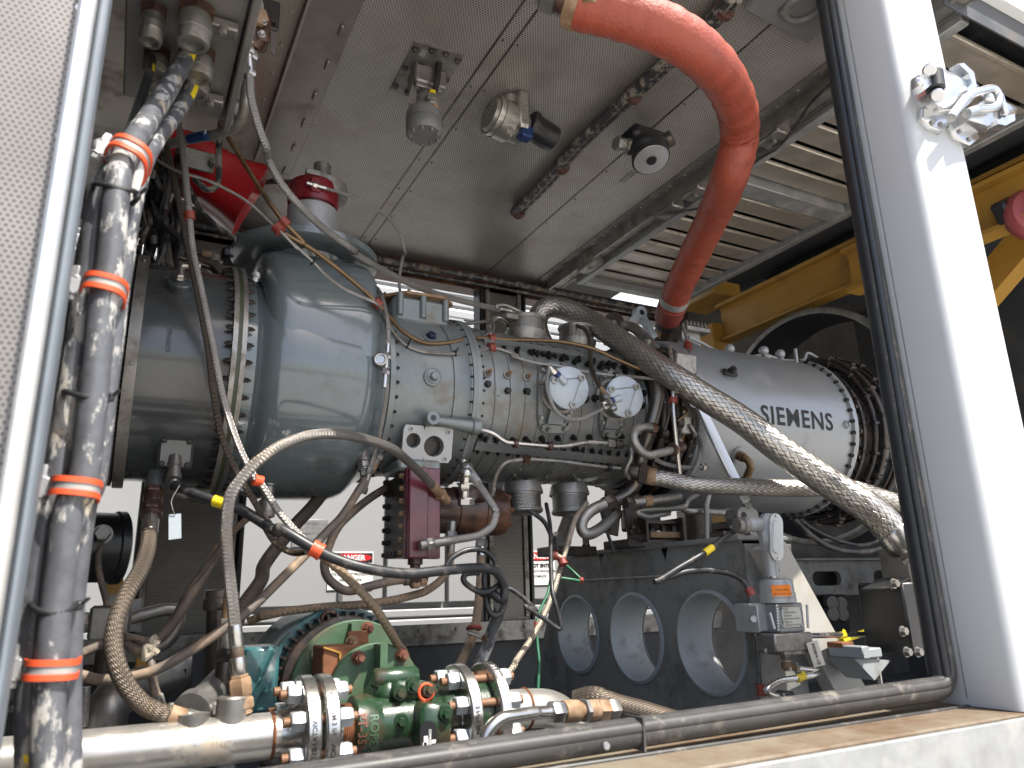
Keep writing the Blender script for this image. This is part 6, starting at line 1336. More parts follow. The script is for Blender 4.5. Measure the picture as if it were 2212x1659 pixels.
text_mesh('3 NPT 304', .013, lambda x, y: V((xC+W1*.5-y, YP-(rf+.0006)*math.cos(R(2)-x/rf), ZP+(rf+.0006)*math.sin(R(2)-x/rf))), 'stamped_text', M['ink'], dp, .0002)
text_mesh('V-1 MW', .015, lambda x, y: V((xD+W1*.5-y, YP-(rf+.0006)*math.cos(R(60)-x/rf), ZP+(rf+.0006)*math.sin(R(60)-x/rf))), 'paint_text', M['white_sign'], dp, .0004)
xE = xD+W1
b = MB(); b.tube(smooth([(xE, YP, ZP), (xE+.09, YP, ZP), (xE+.17, YP+.01, ZP-.012), (xE+.235, YP+.03, ZP-.06), (xE+.25, YP+.04, ZP-.14), (xE+.25, YP+.04, ZP-.3)], 8), RP, 36); b.build('elbow', M['stain_pipe'], dp, 60)
b = MB(); b.lathe((xE+.036, YP, ZP), AX, [(0, RP+.001), (.003, RP+.004), (.007, RP+.001)], 40); b.lathe((xE+.085, YP, ZP), AX, [(0, RP+.001), (.003, RP+.004), (.007, RP+.001)], 40); b.build('weld_bead', M['rust'], dp)
t, q = hose('steel_tube', 'polished steel tube with dusty fittings lying just inside the sill', 'tube', path('10:1425,1520,1.5 1460,1420,1.5 1540,1345,1.5 1760,1310,1.52 11:150,1312,1.53 240,1308,1.535'), .0135, 'steel', None, [(.035, .024, 'h', 'steel'), (.045, .024, 'c', 'brass'), (.012, .018, 'c', 'brass'), (.014, .027, 'h', 'dull_steel'), (.03, .023, 'c', 'brass'), (.03, .026, 'h', 'brass'), (.03, .027, 'h', 'dull_steel')], 8, 18, part='tube', hard=.09)
hose('braided_hose', 'grey braided hose lying on the floor at the foot of the pedestal', 'hose', path('11:400,1240,1.9 520,1215,1.86 650,1260,1.83 800,1300,1.8 950,1345,1.77 1100,1390,1.74'), .030, 'braid_dirty', None, None, 8, 20)

# ------------------------------------------------------------------ low pipework at the left
o = thing('floor_pipe', at(9, 640, 1370, Y=2.3), 'dull grey elbow pipe lying low behind the bronze hose', 'pipe')
b = MB(); b.tube(smooth([at(9, x, y, Y=Y_) for x, y, Y_ in ((1235, 1045, 2.6), (1050, 1100, 2.5), (860, 1160, 2.35), (740, 1210, 2.28), (680, 1290, 2.25), (655, 1400, 2.25), (650, 1560, 2.25))], 8), .052, 28); b.build('pipe', M['dull_steel'], o, 60)
b = MB(); d_ = V((1, .6, .1)).normalized(); b.lathe(at(9, 1225, 1050, Y=2.6), d_, [(0, .053), (.005, .057), (.03, .057), (.034, .05)], 28); b.box(at(9, 1110, 1075, Y=2.48), (.05, .004, .03)); b.build('end_cap', M['black'], o)
o = thing('coupled_pipe', at(9, 1290, 1330, Y=1.95), 'short dark pipe with grooved clamp coupling beside the pipe tee', 'pipe')
A_, B_ = at(9, 1225, 1290, Y=1.93), at(9, 1400, 1110, Y=2.05); b = MB(); b.cyl(A_, B_, .035, seg=28); b.build('pipe', M['dull_steel'], o)
d_ = (B_-A_).normalized(); b = MB(); b.lathe(A_-d_*.02, d_, [(0, .036), (.003, .045), (.03, .045), (.033, .036)], 28); u_, v_, _ = frame(d_); b.box(A_+u_*.05, (.03, .03, .03), None, 0, .006); b.box(A_-u_*.05, (.03, .03, .03), None, 0, .006); b.build('coupling', M['dull_steel'], o)
text_mesh('UNIPEC', .022, lambda x, y: A_+d_*(.07+x)+V((0, -.036*math.cos(y/.036), .036*math.sin(y/.036)+.004)), 'stencil', M['ink'], o)
o = thing('standpipe', at(9, 1390, 1100, Y=2.1), 'dark upright standpipe with capped top behind the arching hose', 'pipe')
b = MB(); A_, B_ = at(9, 1380, 545, Y=2.2), at(9, 1375, 1230, Y=2.2); b.cyl(B_, A_, .034, seg=28); b.lathe(A_, (0, 0, 1), [(-.05, .037), (-.045, .04), (-.02, .04), (-.018, .036), (.0, .036), (.004, .03)], 28); b.build('pipe', M['dark_steel2'], o)
A_, B_ = at(9, 1265, 850, Y=2.3), at(9, 1250, 1200, Y=2.3); b = MB(); b.box((A_+B_)/2+V((.03, 0, 0)), (.10, .05, A_.z-B_.z), None, 0, .004); b.build('bracket', M['floor'], o)
o = thing('floor_riser', at(9, 1390, 1100, Y=2.0), 'dirty stacked fittings rising beside the arching braided hose', 'pipe fitting'); fit(at(9, 1400, 1130, Y=2.0), (0.02, 0, 1), [(.05, .02, 'c', 'dark_steel'), (.03, .024, 'h', 'dark_steel'), (.05, .017, 'c', 'dull_steel'), (.02, .021, 'h', 'dull_steel'), (.06, .018, 'c', 'brass')], None, o)
o = thing('pressure_gauge', at(9, 650, 400, Y=2.5), 'black round pressure gauge seen from behind by the flaking cables', 'gauge')
c_ = at(9, 660, 270, Y=2.5); b = MB(); b.lathe(c_+V((-.07, 0, 0)), (1, .25, 0), [(0, .09), (.004, .10), (.09, .10), (.094, .106), (.115, .106), (.12, .098)], 36); b.build('case', M['black'], o); b = MB(); b.hexa(at(9, 645, 190, Y=2.42), FX, .022, .03); b.build('plug', M['dull_steel'], o)
hose('thin_hose', 'thin grey tube hanging from the black gauge', 'hose', path('9:640,255,2.42 618,330,2.4 625,440,2.38 660,580,2.36 690,690,2.34'), .0085, 'dusty_hose', None, None, 8, 10, part='tube')
o = thing('valve_manifold', at(9, 680, 850, Y=2.3), 'small steel valve manifold with hex fittings on a pale backing plate', 'valve')
a, c = at(9, 650, 600, Y=2.45), at(9, 870, 800, Y=2.45); b = MB(); b.box((a+c)/2, (c.x-a.x, .006, a.z-c.z)); b.build('backing_plate', M['galv'], o)
p = at(9, 690, 745, Y=2.36); b = MB(); b.box(p, (.10, .06, .09), None, 0, .008); b.build('body', M['dull_steel'], o)
fit(p-V((.05, 0, 0)), (-1, 0, -.02), [(.03, .028, 'h', 'dull_steel'), (.02, .02, 'c', 'steel'), (.035, .032, 'h', 'steel'), (.03, .02, 'c', 'steel'), (.03, .028, 'h', 'steel')], None, o)
b = MB(); b.tube(smooth([p+V((.05, 0, .01)), p+V((.14, 0, .03)), p+V((.17, 0, .01)), p+V((.15, -.02, -.05)), p+V((.09, -.02, -.08))], 6), .018, 14); b.build('elbow', M['dull_steel'], o)
b = MB(); b.cyl(p-V((0, 0, .04)), p-V((0, 0, .3)), .026); b.build('stem', M['dark_steel'], o)
for lbl, ps_ in (('dusty hose running up behind the bronze hose to the knotted twine', '9:1385,260,2.2 1280,440,2.2 1170,620,2.2 1080,760,2.2 1000,845,2.2 930,870,2.2 780,840,2.2'), ('dusty hose sagging from the valve manifold to the knotted twine', '9:770,850,2.18 820,900,2.16 890,930,2.15 950,920,2.15'), ('dusty hose dropping from the knotted twine to the floor pipe', '9:940,930,2.14 955,1040,2.12 965,1130,2.12 985,1200,2.12'), ('dusty hose leading back from the manifold to the bundle', '9:680,860,2.15 600,900,2.1 480,945,2.05 380,960,2.0')):
    hose('dusty_hose', lbl, 'hose', path(ps_), .0135 if 'up behind' in lbl else .0105, 'dusty_hose', None, [(.03, .016, 'h', 'dull_steel'), (.05, .018, 'c', 'dull_steel')] if 'dropping' in lbl else None, 8, 12)
o = thing('twine_knot', at(9, 950, 970, Y=2.1), 'knotted pale twine tying the dusty hoses together', 'twine'); b = MB()
for ps_ in ('945,840 975,870 960,910 990,940', '990,830 955,860 1000,880', '905,985 915,905 950,900 990,940', '900,980 960,930 925,895'):
    b.tube(smooth([at(9, *[float(k) for k in w.split(',')], Y=2.12) for w in ps_.split()], 6), .0085, 8)
b.build('knot', M['straw'], o)
for lbl, x0, y0, x1, y1, Y_ in (('yellow valve handle standing beside the perforated panel', 720, 465, 705, 590, 2.6), ('yellow valve handle under the knotted twine', 900, 960, 890, 1040, 2.2)):
    A_, B_ = at(9, x0, y0, Y=Y_), at(9, x1, y1, Y=Y_); b = MB(); b.bar(A_, B_, .05 if Y_ > 2.4 else .032, .008, V((0, 1, 0)), 0, .003); o = thing('lever_valve', B_, lbl, 'valve'); b.build('lever', M['yellow'], o); b = MB(); b.hexa(B_+V((0, -.006, -.005)), FX, .012, .012); b.build('nut', M['dull_steel'], o)
o = thing('drain_cup', at(9, 1680, 90, Y=2.2), 'small dull steel drain cup hanging beneath the blue grey housing', 'fitting'); b = MB(); A_ = at(9, 1675, 90, Y=2.2); b.lathe(A_, (0, 0, 1), [(0, .012), (.004, .022), (.05, .024), (.052, .018), (.09, .018), (.092, .026), (.115, .026), (.116, .016), (.16, .016)], 18); b.build('cup', M['dull_steel'], o)
o = thing('tag_plate', at(9, 1100, 225, Y=1.93), 'blank grey metal tag hanging on a wire below the intake plug', 'tag'); cn = [at(9, x, y, Y=1.93) for x, y in ((1060, 65), (1138, 60), (1140, 215), (1060, 225))]; b = MB(); b.prism(cn[::-1], (0, .0015, 0)); b.build('plate', M['cap_white'], o); MB().tube(smooth([at(9, 1100, 70, Y=1.928), at(9, 1082, 20, Y=1.92), at(5, 1080, 1580, Y=1.92), at(5, 1130, 1490, Y=1.92)], 6), .0012, 6).build('wire', M['steel'], o)
b = MB()
for y, r_ in ((1130, .008), (1205, .012), (1290, .008)): b.cyl(at(9, 60, y, Y=2.4), at(9, 1250, y-30, Y=3.2), r_, seg=8)
b.cyl(at(9, 540, 1150, Y=2.2), at(9, 520, 1400, Y=2.2), .012, seg=10)
o = thing('conduit_run', at(9, 600, 1200, Y=2.5), 'thin grey conduits running low across the floor behind the elbow pipe', 'conduit'); b.build('tube', M['dull_steel'], o)

# ------------------------------------------------------------------ junction box and valve at the ceiling
BZ = 1.22
k1, k2 = at(1, 1395, 780, Z=BZ), at(1, 770, 610, Z=BZ)
jb = thing('junction_box', ((k1.x+k2.x)/2, 1.6, BZ), 'large grey junction box with cable glands hanging under the ceiling', 'junction box')
x0_, x1_ = k2.x, k1.x; ye = k1.y
b = MB(); b.box(((x0_+x1_)/2, (ye+1.15)/2, BZ+.31), (x1_-x0_, ye-1.15, .60), None, 0, .004); b.build('box', M['galv_dark'], jb)
b = MB(); b.box((x1_+.012, (ye+1.15)/2, BZ+.30), (.018, ye-1.15+.03, .63), None, 0, .003); b.build('lid', M['galv_dark'], jb)
for x, y in ((1400, 190), (1320, 640)):
    p = at(1, x, y, Z=BZ-.012); b = MB(); b.box(p, (.06, .05, .022), None, 0, .003); b.box(p+V((-.028, 0, -.01)), (.006, .05, .04)); b.hexa(p+V((.0, -.02, -.012)), (0, 0, -1), .009, .012); b.build('clamp', M['dull_steel'], jb)
def gland(x, y, r, L, dark=True):
    p = at(1, x, y, Z=BZ); b = MB(); b.lathe(p, (0, 0, -1), [(0, r*1.3), (.02, r*1.3)], 6, 1, sm=False); b.lathe(p-V((0, 0, .02)), (0, 0, -1), [(0, r*1.05), (L*.3, r*1.1), (L*.32, r*1.15), (L*.6, r*1.15), (L*.62, r*1.1), (L*.9, r*1.08), (L, r*.98), (L, r*.72), (L*.9, r*.7)], 28); b.build('cable_gland', [M['dull_steel'], M['brown_rust']], jb)
gland(1235, 60, .031, .07); gland(970, 60, .022, .065); gland(1260, 330, .028, .05); gland(990, 330, .024, .04); gland(985, 440, .022, .04); gland(1230, 480, .03, .03)
va = thing('ceiling_valve', at(1, 1600, 300, Y=1.75), 'brown actuated valve with black bracket at the ceiling beside the box', 'valve')
p = at(1, 1600, 190, Y=1.76); b = MB(); b.box(p, (.075, .07, .09), None, 0, .01); b.cyl(p+V((0, 0, -.04)), at(1, 1575, 310, Y=1.76), .03, .022)
for x, y in ((1550, 185), (1645, 215), (1655, 140), (1560, 105)): b.hexa(at(1, x, y, Y=1.715), FX, .008, .008, 1)
b.build('body', [M['brown_rust'], M['steel']], va)
b = MB(); b.cyl(at(1, 1600, 20, Y=1.73), at(1, 1600, 100, Y=1.73), .024, bev=.002); b.hexa(at(1, 1612, 120, Y=1.73), (.2, -1, -.3), .026, .03, 1, False); b.build('actuator', [M['alu'], M['brass']], va)
a, c = at(1, 1640, -20, Y=1.8), at(1, 1750, 200, Y=1.8); b = MB(); b.box((a+c)/2, (c.x-a.x, .012, a.z-c.z), None, 0, .004); b.bar(at(1, 1650, 120, Y=1.78), at(1, 1730, 150, Y=1.78), .018, .006); b.build('bracket', M['black'], va)
cn = [at(1, x, y, Y=1.76) for x, y in ((1705, 195), (1740, 230), (1725, 355), (1700, 320))]; b = MB(); b.prism(cn[::-1], (0, .004, 0)); b.build('handle', M['dark_steel2'], va)
fit(at(1, 1578, 320, Y=1.755), (-.02, 0, -1), [(.03, .02, 'h', 'steel'), (.03, .016, 'c', 'steel'), (.02, .02, 'h', 'steel')], None, va, 'outlet_fitting')
hose('steel_tube', 'bent steel pipe with blue arrow band coming down from the ceiling valve', 'pipe', path('1:1545,500,1.82 1540,640,1.84 1510,760,1.88 1400,835,1.94 1250,865,2.0 1100,895,2.06 1000,920,2.1'), .0135, 'dull_steel', None, None, 8, 14, part='pipe')
p = at(1, 1245, 860, Y=1.98); d_ = (at(1, 1250, 865, Y=2.0)-at(1, 1400, 835, Y=1.94)).normalized(); b = MB(); b.lathe(p+d_*-.03, d_, [(0, .0139), (.06, .0139)], 18); o = b.build('pipe_band', M['blue']); tag(o, 'blue flow band with white arrow on the bent steel pipe', 'band')
b = MB(); cc = p+V((0, -.0152, .002)); b.prism([cc+d_*-.028+V((0, 0, .007)), cc+d_*-.028+V((0, 0, -.007)), cc+d_*.005+V((0, 0, -.007)), cc+d_*.005+V((0, 0, -.012)), cc+d_*.025, cc+d_*.005+V((0, 0, .012)), cc+d_*.005+V((0, 0, .007))][::1], (0, -.001, 0)); b.build('arrow', M['white'], o)
o = thing('steel_pot', at(1, 1460, 700, Y=1.9), 'small dull condensate pot below the junction box corner', 'fitting'); p = at(1, 1465, 600, Y=1.9); b = MB(); b.lathe(p, (0, 0, -1), [(-.05, .03), (-.03, .036), (.03, .036), (.035, .026), (.06, .02), (.09, .018), (.10, .012)], 20); b.build('pot', M['dull_steel'], o)

# red alarm horn
YH = 2.75
hn = thing('alarm_horn', at(1, 1400, 1300, Y=YH), 'bright red square mouthed alarm horn behind the hanging hoses', 'horn')
mA, mB = at(1, 1675, 1105, Y=YH), at(1, 1475, 1440, Y=YH+.0); vd_ = ray(1, 1570, 1270).normalized(); axd = rt*.86-up*.50; axd = (axd-vd_*axd.dot(vd_)).normalized(); axd = (axd-vd_*.10).normalized()
mc = (mA+mB)/2; uu = (mA-mB).normalized(); uu = (uu-axd*uu.dot(axd)).normalized(); vv = axd.cross(uu)
b = MB(); rings = []
for s_, a_, b2 in ((-.36, .085, .085), (-.30, .105, .10), (-.22, .112, .105), (-.14, .115, .10), (-.07, .125, .11), (0, .150, .13), (0, .145, .125), (-.1, .10, .09)):
    rings.append([mc+axd*s_+uu*(a_*math.copysign(abs(math.cos(R(g)))**.55, math.cos(R(g))))+vv*(b2*math.copysign(abs(math.sin(R(g)))**.55, math.sin(R(g)))) for g in range(0, 360, 10)])
b.ring_strip(rings, 0, True, True, True, True); b.build('horn_body', M['red'], hn, 50)
b = MB(); b.bar(at(1, 1150, 980, Y=YH-.16), at(1, 1350, 1035, Y=YH-.16), .075, .008, V((0, 1, .2)), 0, .004); b.hexa(at(1, 1335, 1025, Y=YH-.17), FX, .014, .014); b.build('bracket', M['dull_steel'], hn)
b = MB(); b.tube(smooth([at(1, 1390, 760, Y=2.4), at(1, 1375, 950, Y=2.5), at(1, 1370, 1150, Y=2.5), at(1, 1300, 1190, Y=2.5), at(1, 1220, 1120, Y=2.5)], 8), .011, 8); b.build('horn_cable', M['cable_flake_dark'], hn)
# dark wiring between the bundle and the horn
o = thing('wiring_loom', at(1, 950, 1500, Y=2.8), 'dark tangle of cables and brackets behind the cable bundle', 'wiring'); random.seed(11)
for k in range(16):
    x = random.uniform(900, 1130); b = MB(); pts = [at(1, x+random.uniform(-60, 60), y, Y=2.6+random.uniform(-.15, .2)) for y in (950, 1080, 1230, 1380, 1520, 1700)]
    b.tube(smooth(pts, 6), random.uniform(.006, .014), 8); b.build('cable', M[('cable', 'cable_flake_dark', 'black')[k % 3]], o)
for k in range(9):
    p = at(1, random.uniform(880, 1150), random.uniform(1000, 1600), Y=2.85); b = MB(); b.box(p, (random.uniform(.05, .12), .04, random.uniform(.06, .16)), Matrix.Rotation(random.uniform(-.4, .4), 3, 'Y'), 0, .006); b.hexa(p+V((0, -.02, 0)), FX, .012, .012, 1); b.build('bracket', [M[('black', 'dark_steel', 'floor')[k % 3]], M['dull_steel']], o)
p = at(2, 60, 1150, Y=2.6)
for lbl, ps_, r_ in (('dark flaking cable slanting from the horn to the neck flange', '1:1190,1180,2.5 1240,1290,2.45 1340,1400,2.42 1450,1480,2.4 1540,1530,2.4', .009), ('dark cable with amber tags between horn and red pipe collar', '1:1650,1150,2.9 1720,1140,2.85 2:100,1140,2.75 200,1145,2.7 280,1140,2.6', .011)):
    hose('dark_cable', lbl, 'cable', path(ps_), r_, 'cable_flake_dark', None, None, 8, 8, part='sheath')
o = thing('solenoid', at(5, 1450, 90, Y=2.45), 'black solenoid with brass gland under the neck flange rim', 'solenoid'); a, c = at(5, 1390, 10, Y=2.45), at(5, 1560, 110, Y=2.45); b = MB(); b.box((a+c)/2, (c.x-a.x, .08, a.z-c.z), None, 0, .01); b.build('coil', M['black'], o); fit(at(5, 1390, 60, Y=2.45), (-1, 0, .05), [(.03, .02, 'h', 'dull_steel'), (.03, .015, 'c', 'brass'), (.05, .008, 'c', 'cable')], None, o, 'gland')
hose('bent_pipe', 'dark bent tube rising behind the intake casing top', 'tube', path('5:1130,60,2.5 1260,100,2.5 1330,130,2.5 1385,190,2.45'), .012, 'dark_steel2', None, None, 8, 10, part='tube')

# ------------------------------------------------------------------ ceiling instruments
YC = at(2, 1060, 420, Z=CZ).y
c_ = at(2, 1075, 430, Z=CZ-.006)
hd = thing('heat_detector', at(2, 1055, 900, Y=2.12), 'grey round detector head on a bolted plate hanging from the ceiling', 'detector')
cn = [at(2, x, y, Z=CZ-.006) for x, y in ((1000, 265), (1310, 350), (1130, 650), (840, 575))]
b = MB(); b.prism(cn, (0, 0, .005))
for i in range(4):
    for tt in (.06, .5, .94) if i % 2 else (.35, .68): p = cn[i].lerp(cn[(i+1) % 4], tt).lerp(c_, .13); b.lathe(p, (0, 0, -1), [(-.002, .013), (.004, .013)], 14, 1); b.hexa(p-V((0, 0, .004)), (0, 0, -1), .008, .010, 1, False)
b.box(at(2, 1048, 332, Z=CZ-.009), (.022, .035, .002), None, 2); b.build('mounting_plate', [M['dull_steel'], M['dark_steel2'], M['pale_tag']], hd)
Yd = c_.y+.02; st_ = at(2, 1075, 410, Y=Yd)
b = MB(); b.box((st_.x, Yd, CZ-.05), (.12, .09, .07), None, 0, .006); z1_ = at(2, 1065, 480, Y=Yd).z; z2_ = at(2, 1060, 580, Y=Yd).z; xk = at(2, 1065, 480, Y=Yd).x
b.box((xk+.005, Yd, (CZ-.06+z1_)/2), (.11, .05, CZ-.08-z1_+.04), None, 0, .004); b.lathe((xk, Yd, z1_+.03), (0, 0, -1), [(0, .035), (.09, .035), (.092, .03), (.12, .03)], 24); b.box((xk, Yd-.01, z2_), (.10, .06, .02), None, 0, .003)
for s in (-1, 1): b.cyl((xk+.045*s, Yd-.03, z1_+.05), (xk+.045*s, Yd-.03, z2_), .006, seg=8)
cn = [at(2, x, y, Y=Yd-.02) for x, y in ((985, 520), (1010, 590), (1000, 660), (950, 645))]; b.prism(cn[::-1], (0, .006, 0)); b.build('yoke', M['dull_steel'], hd)
h0 = at(2, 1055, 690, Y=Yd-.03); h1_ = at(2, 1055, 860, Y=Yd-.03); rd = (at(2, 1160, 780, Y=Yd-.03)-at(2, 955, 780, Y=Yd-.03)).length/2
dd = V((0, -.06, -1)).normalized(); hL = h0.z-h1_.z
b = MB(); b.lathe(h0, dd, [(-.05, .024), (-.02, .026), (0, rd*.6), (.012, rd*.92), (.03, rd), (hL*.52, rd)], 40); b.build('head_base', M['alu_dark'], hd)
b = MB(); b.lathe(h0+dd*hL*.53, dd, [(0, rd*.99), (.004, rd*1.01), (hL*.40, rd*.99), (hL*.46, rd*.90)], 40)
for g in range(0, 360, 40): b.box(h0+dd*(hL*.99)+V((rd*.78*math.cos(R(g)), rd*.78*math.sin(R(g)), 0)), (.010, .010, .02), None, 0, .002)
b.build('head_cover', M['alu_dark'], hd)
gl = at(2, 1105, 690, Y=Yd-.07); fit(gl, V((.02, -.02, 1)), [(.012, .026, 'h', 'brass'), (.02, .024, 'c', 'dull_steel'), (.022, .026, 'h', 'dull_steel'), (.02, .014, 'c', 'yellow_tag')], None, hd, 'cable_gland')
hose('black_cable', 'black cable curving across the ceiling to the grey round detector', 'cable', path('2:1118,590,2.08 1140,500,2.08 1150,400,2.09 1180,290,2.1 1260,225,2.12 1380,205,2.12 1500,205,2.12 1640,180,2.1 3:90,130,2.08 190,50,2.06 280,-40,2.04'), .0115, 'cable', None, None, 8, 12, part='sheath')
hose('black_cable', 'black cable arc from the top frame edge joining the ceiling clamp', 'cable', path('2:1205,-30,2.1 1230,50,2.12 1290,120,2.13 1400,180,2.13 1520,195,2.12 1650,170,2.1'), .0105, 'cable_flake_dark', None, None, 8, 12, part='sheath')
t, q = hose('black_cable', 'black cable dropping from the ceiling clamp to the silver transmitter', 'cable', path('2:1690,170,2.1 1680,270,2.12 1700,380,2.14 1715,470,2.15 1690,560,2.15'), .010, 'cable', None, None, 8, 12, part='sheath'); ring_clamp(t, q, 2, .028, .03, 'clamp_red')
hose('black_cable', 'short sooty cable loop beside the metal box at the top frame edge', 'cable', path('2:1290,-10,2.2 1330,30,2.2 1420,60,2.2 1500,50,2.2 1560,30,2.2'), .012, 'cable_flake_dark', None, None, 8, 10, part='sheath')
o = thing('ceiling_box', at(2, 1600, 40, Y=2.05), 'small steel box at the top frame edge beside the red hose', 'box'); a, c = at(2, 1480, -40, Y=2.05), at(2, 1640, 60, Y=2.05); b = MB(); b.box((a+c)/2, (.14, .10, .07), Matrix.Rotation(R(14), 3, 'Y'), 0, .004); b.build('box', M['dark_steel2'], o); b = MB(); b.box((a+c)/2+V((0, -.055, -.02)), (.16, .006, .016), Matrix.Rotation(R(14), 3, 'Y')); b.build('edge_strip', M['steel'], o)
tr_ = thing('flow_transmitter', at(2, 1560, 860, Y=2.15), 'silver transmitter with finned round cover and black knob below the ceiling', 'transmitter')
Yt = 2.15; A_ = at(2, 1480, 720, Y=Yt); B_ = at(2, 1690, 745, Y=Yt); ax_ = V((1, .12, -.12)).normalized(); r_t = (at(2, 1500, 610, Y=Yt).z-at(2, 1500, 830, Y=Yt).z)/2
b = MB(); L_ = (B_-A_).length; b.lathe(A_, ax_, [(-.012, r_t*.75), (0, r_t*.85), (.0, r_t), (.012, r_t*1.02), (.013, r_t*.96), (.022, r_t*.96), (.024, r_t*1.02), (L_*.55, r_t*.98), (L_*.6, r_t*.85), (L_*.95, r_t*.8), (L_, r_t*.7)], 40); b.lathe(at(2, 1590, 830, Y=Yt-.08), FX, [(0, .018), (.012, .018), (.013, .010)], 16); b.build('housing', M['steel2'], tr_)
p = at(2, 1665, 610, Y=Yt); b = MB(); b.cyl(p+V((0, 0, .04)), p-V((0, 0, .06)), .024); b.hexa(p+V((0, 0, .035)), (0, 0, 1), .03, .02); b.box(at(2, 1670, 700, Y=Yt-.04), (.05, .05, .16), None, 0, .01); b.build('conduit_hub', M['steel2'], tr_)
p = at(2, 1690, 840, Y=Yt-.03); b = MB(); b.box(p, (.05, .05, .05), None, 0, .006); b.build('blue_plug', M['blue'], tr_)
A_, B_ = at(3, 105, 750, Y=Yt), at(3, 270, 850, Y=Yt); r_k = (at(3, 170, 720, Y=Yt).z-at(3, 190, 880, Y=Yt).z)/2
b = MB(); dA = V((1, .05, -.25)).normalized(); b.lathe(at(3, 105, 785, Y=Yt), dA, [(0, r_k*1.0), (.006, r_k*1.08), (.02, r_k*1.08), (.022, r_k*.95), (.115, r_k*.90), (.12, r_k*.84)], 16, sm=False); b.build('knob', M['black'], tr_)
b = MB(); b.box(at(3, 285, 850, Y=Yt), (.02, .03, .03), None, 0, .006); b.build('end_plug', M['brass'], tr_)
P0 = at(2, 1580, 600, Z=CZ); b = MB(); b.cyl((A_.x-.08, Yt, CZ-.01), (A_.x-.08, Yt, A_.z+.03), .035); b.build('stem', M['steel2'], tr_)
Yg = at(3, 850, 850, Z=CZ-.02).y
gd = thing('gas_detector', at(3, 850, 1080, Y=Yg-.1), 'black round gas detector with white ring lens under the ceiling', 'detector')
p = at(3, 855, 870, Y=Yg-.05); b = MB(); b.box(p+V((0, .02, .0)), (.19, .12, .075), None, 0, .02); b.box(at(3, 870, 880, Y=Yg-.1), (.05, .04, .05), None, 0, .01); b.build('body', M['black'], gd)
p1 = at(3, 850, 940, Y=Yg-.1); dg_ = V((-.02, -.35, -1)).normalized(); rg = (at(3, 950, 990, Y=Yg-.1)-at(3, 755, 990, Y=Yg-.1)).length/2
b = MB(); b.lathe(p1, dg_, [(-.03, rg*.8), (0, rg), (.012, rg*1.03), (.03, rg*1.0), (.035, rg*.95), (.06, rg*.92)], 36)
for g in range(0, 360, 60): b.lathe(p1+dg_*.005+V((rg*.9*math.cos(R(g)), rg*.9*math.sin(R(g)), 0)), dg_, [(0, .008), (.012, .008)], 8)
b.build('bezel', M['black'], gd)
p2 = p1+dg_*.0605; b = MB(); b.lathe(p2, dg_, [(0, rg*.86), (.004, rg*.84)], 36); b.build('lens_ring', M['alu'], gd); b = MB(); b.lathe(p2+dg_*.005, dg_, [(0, rg*.26), (.004, rg*.24)], 20); b.build('lens', M['black'], gd)
p = at(3, 970, 915, Y=Yg-.1); b = MB(); b.lathe(p-V((.03, 0, .0)), (.5, -.7, .2), [(0, .03), (.05, .032), (.055, .024)], 20); b.build('side_plug', M['dark_steel2'], gd)
fit(at(3, 755, 925, Y=Yg-.08), (-1, 0, -.05), [(.03, .03, 'h', 'dull_steel'), (.03, .026, 'c', 'dull_steel'), (.02, .03, 'h', 'dull_steel')], None, gd, 'cable_gland')
b = MB(); cn = [at(3, x, y, Y=Yg-.12) for x, y in ((712, 975), (750, 975), (755, 1070), (715, 1075))]; b.prism(cn[::-1], (0, .002, 0)); b.build('tag', M['dull_steel'], gd); b = MB(); b.bar(at(3, 765, 1080, Z=CZ-.08), at(3, 690, 1145, Z=CZ-.08), .03, .004); b.build('test_lever', M['dull_steel'], gd)
hose('black_cable', 'short cable with yellow tag linking ceiling cable to the gas detector', 'cable', path('3:690,925,3.0 640,925,3.02 590,920,3.05 550,890,3.1 540,860,3.12'), .012, 'cable_flake_dark', None, None, 6, 8, part='sheath')
# two cable runs along the ceiling
for lbl, ps_ in (('sooty pair of cables strapped diagonally across the perforated ceiling', '3:1400,-10 1290,110 1180,220 980,400 760,600 540,800 380,960 300,1060 200,1170 100,1270 30,1340'), ):
    pp = []
    for w_ in ps_.replace('3:', '').split():
        x, y = [float(k) for k in w_.split(',')]; pp.append(at(3, x, y, Z=CZ-.035))
    t = thing('ceiling_cable', pp[-1], lbl, 'cable'); q = smooth(pp, 8)
    for s in (-1, 1): MB().tube([a+V((.017*s, 0, .004*s)) for a in q], .0205 if s < 0 else .015, 12).build('sheath', M['cable_flake_dark'], t, 60)
    for x, y in ((1290, 60), (740, 600), (310, 1050), (30, 1330)): ring_clamp(t, q, nearest(q, at(3, x, y, Z=CZ-.035)), .029, .02, 'clamp_dull')
# upper frame piece by the post
o = thing('ceiling_bracket', at(4, 350, 80, Z=CZ-.02), 'pale slotted hoist bracket on the ceiling beside the white post', 'bracket'); b = MB(); a = at(4, 120, -60, Z=CZ-.03); c = at(4, 520, 170, Z=CZ-.03); b.bar(a, c, .16, .02, V((0, 0, 1)), 0, .004); p = at(4, 370, 50, Z=CZ-.045); b.torus(p, (0, 0, 1), .055, .012); b.build('plate', M['alu_dark'], o)
b = MB(); b.hexa(at(4, 260, 60, Z=CZ-.04), (0, 0, -1), .02, .012); b.build('bolt', M['dull_steel'], o)

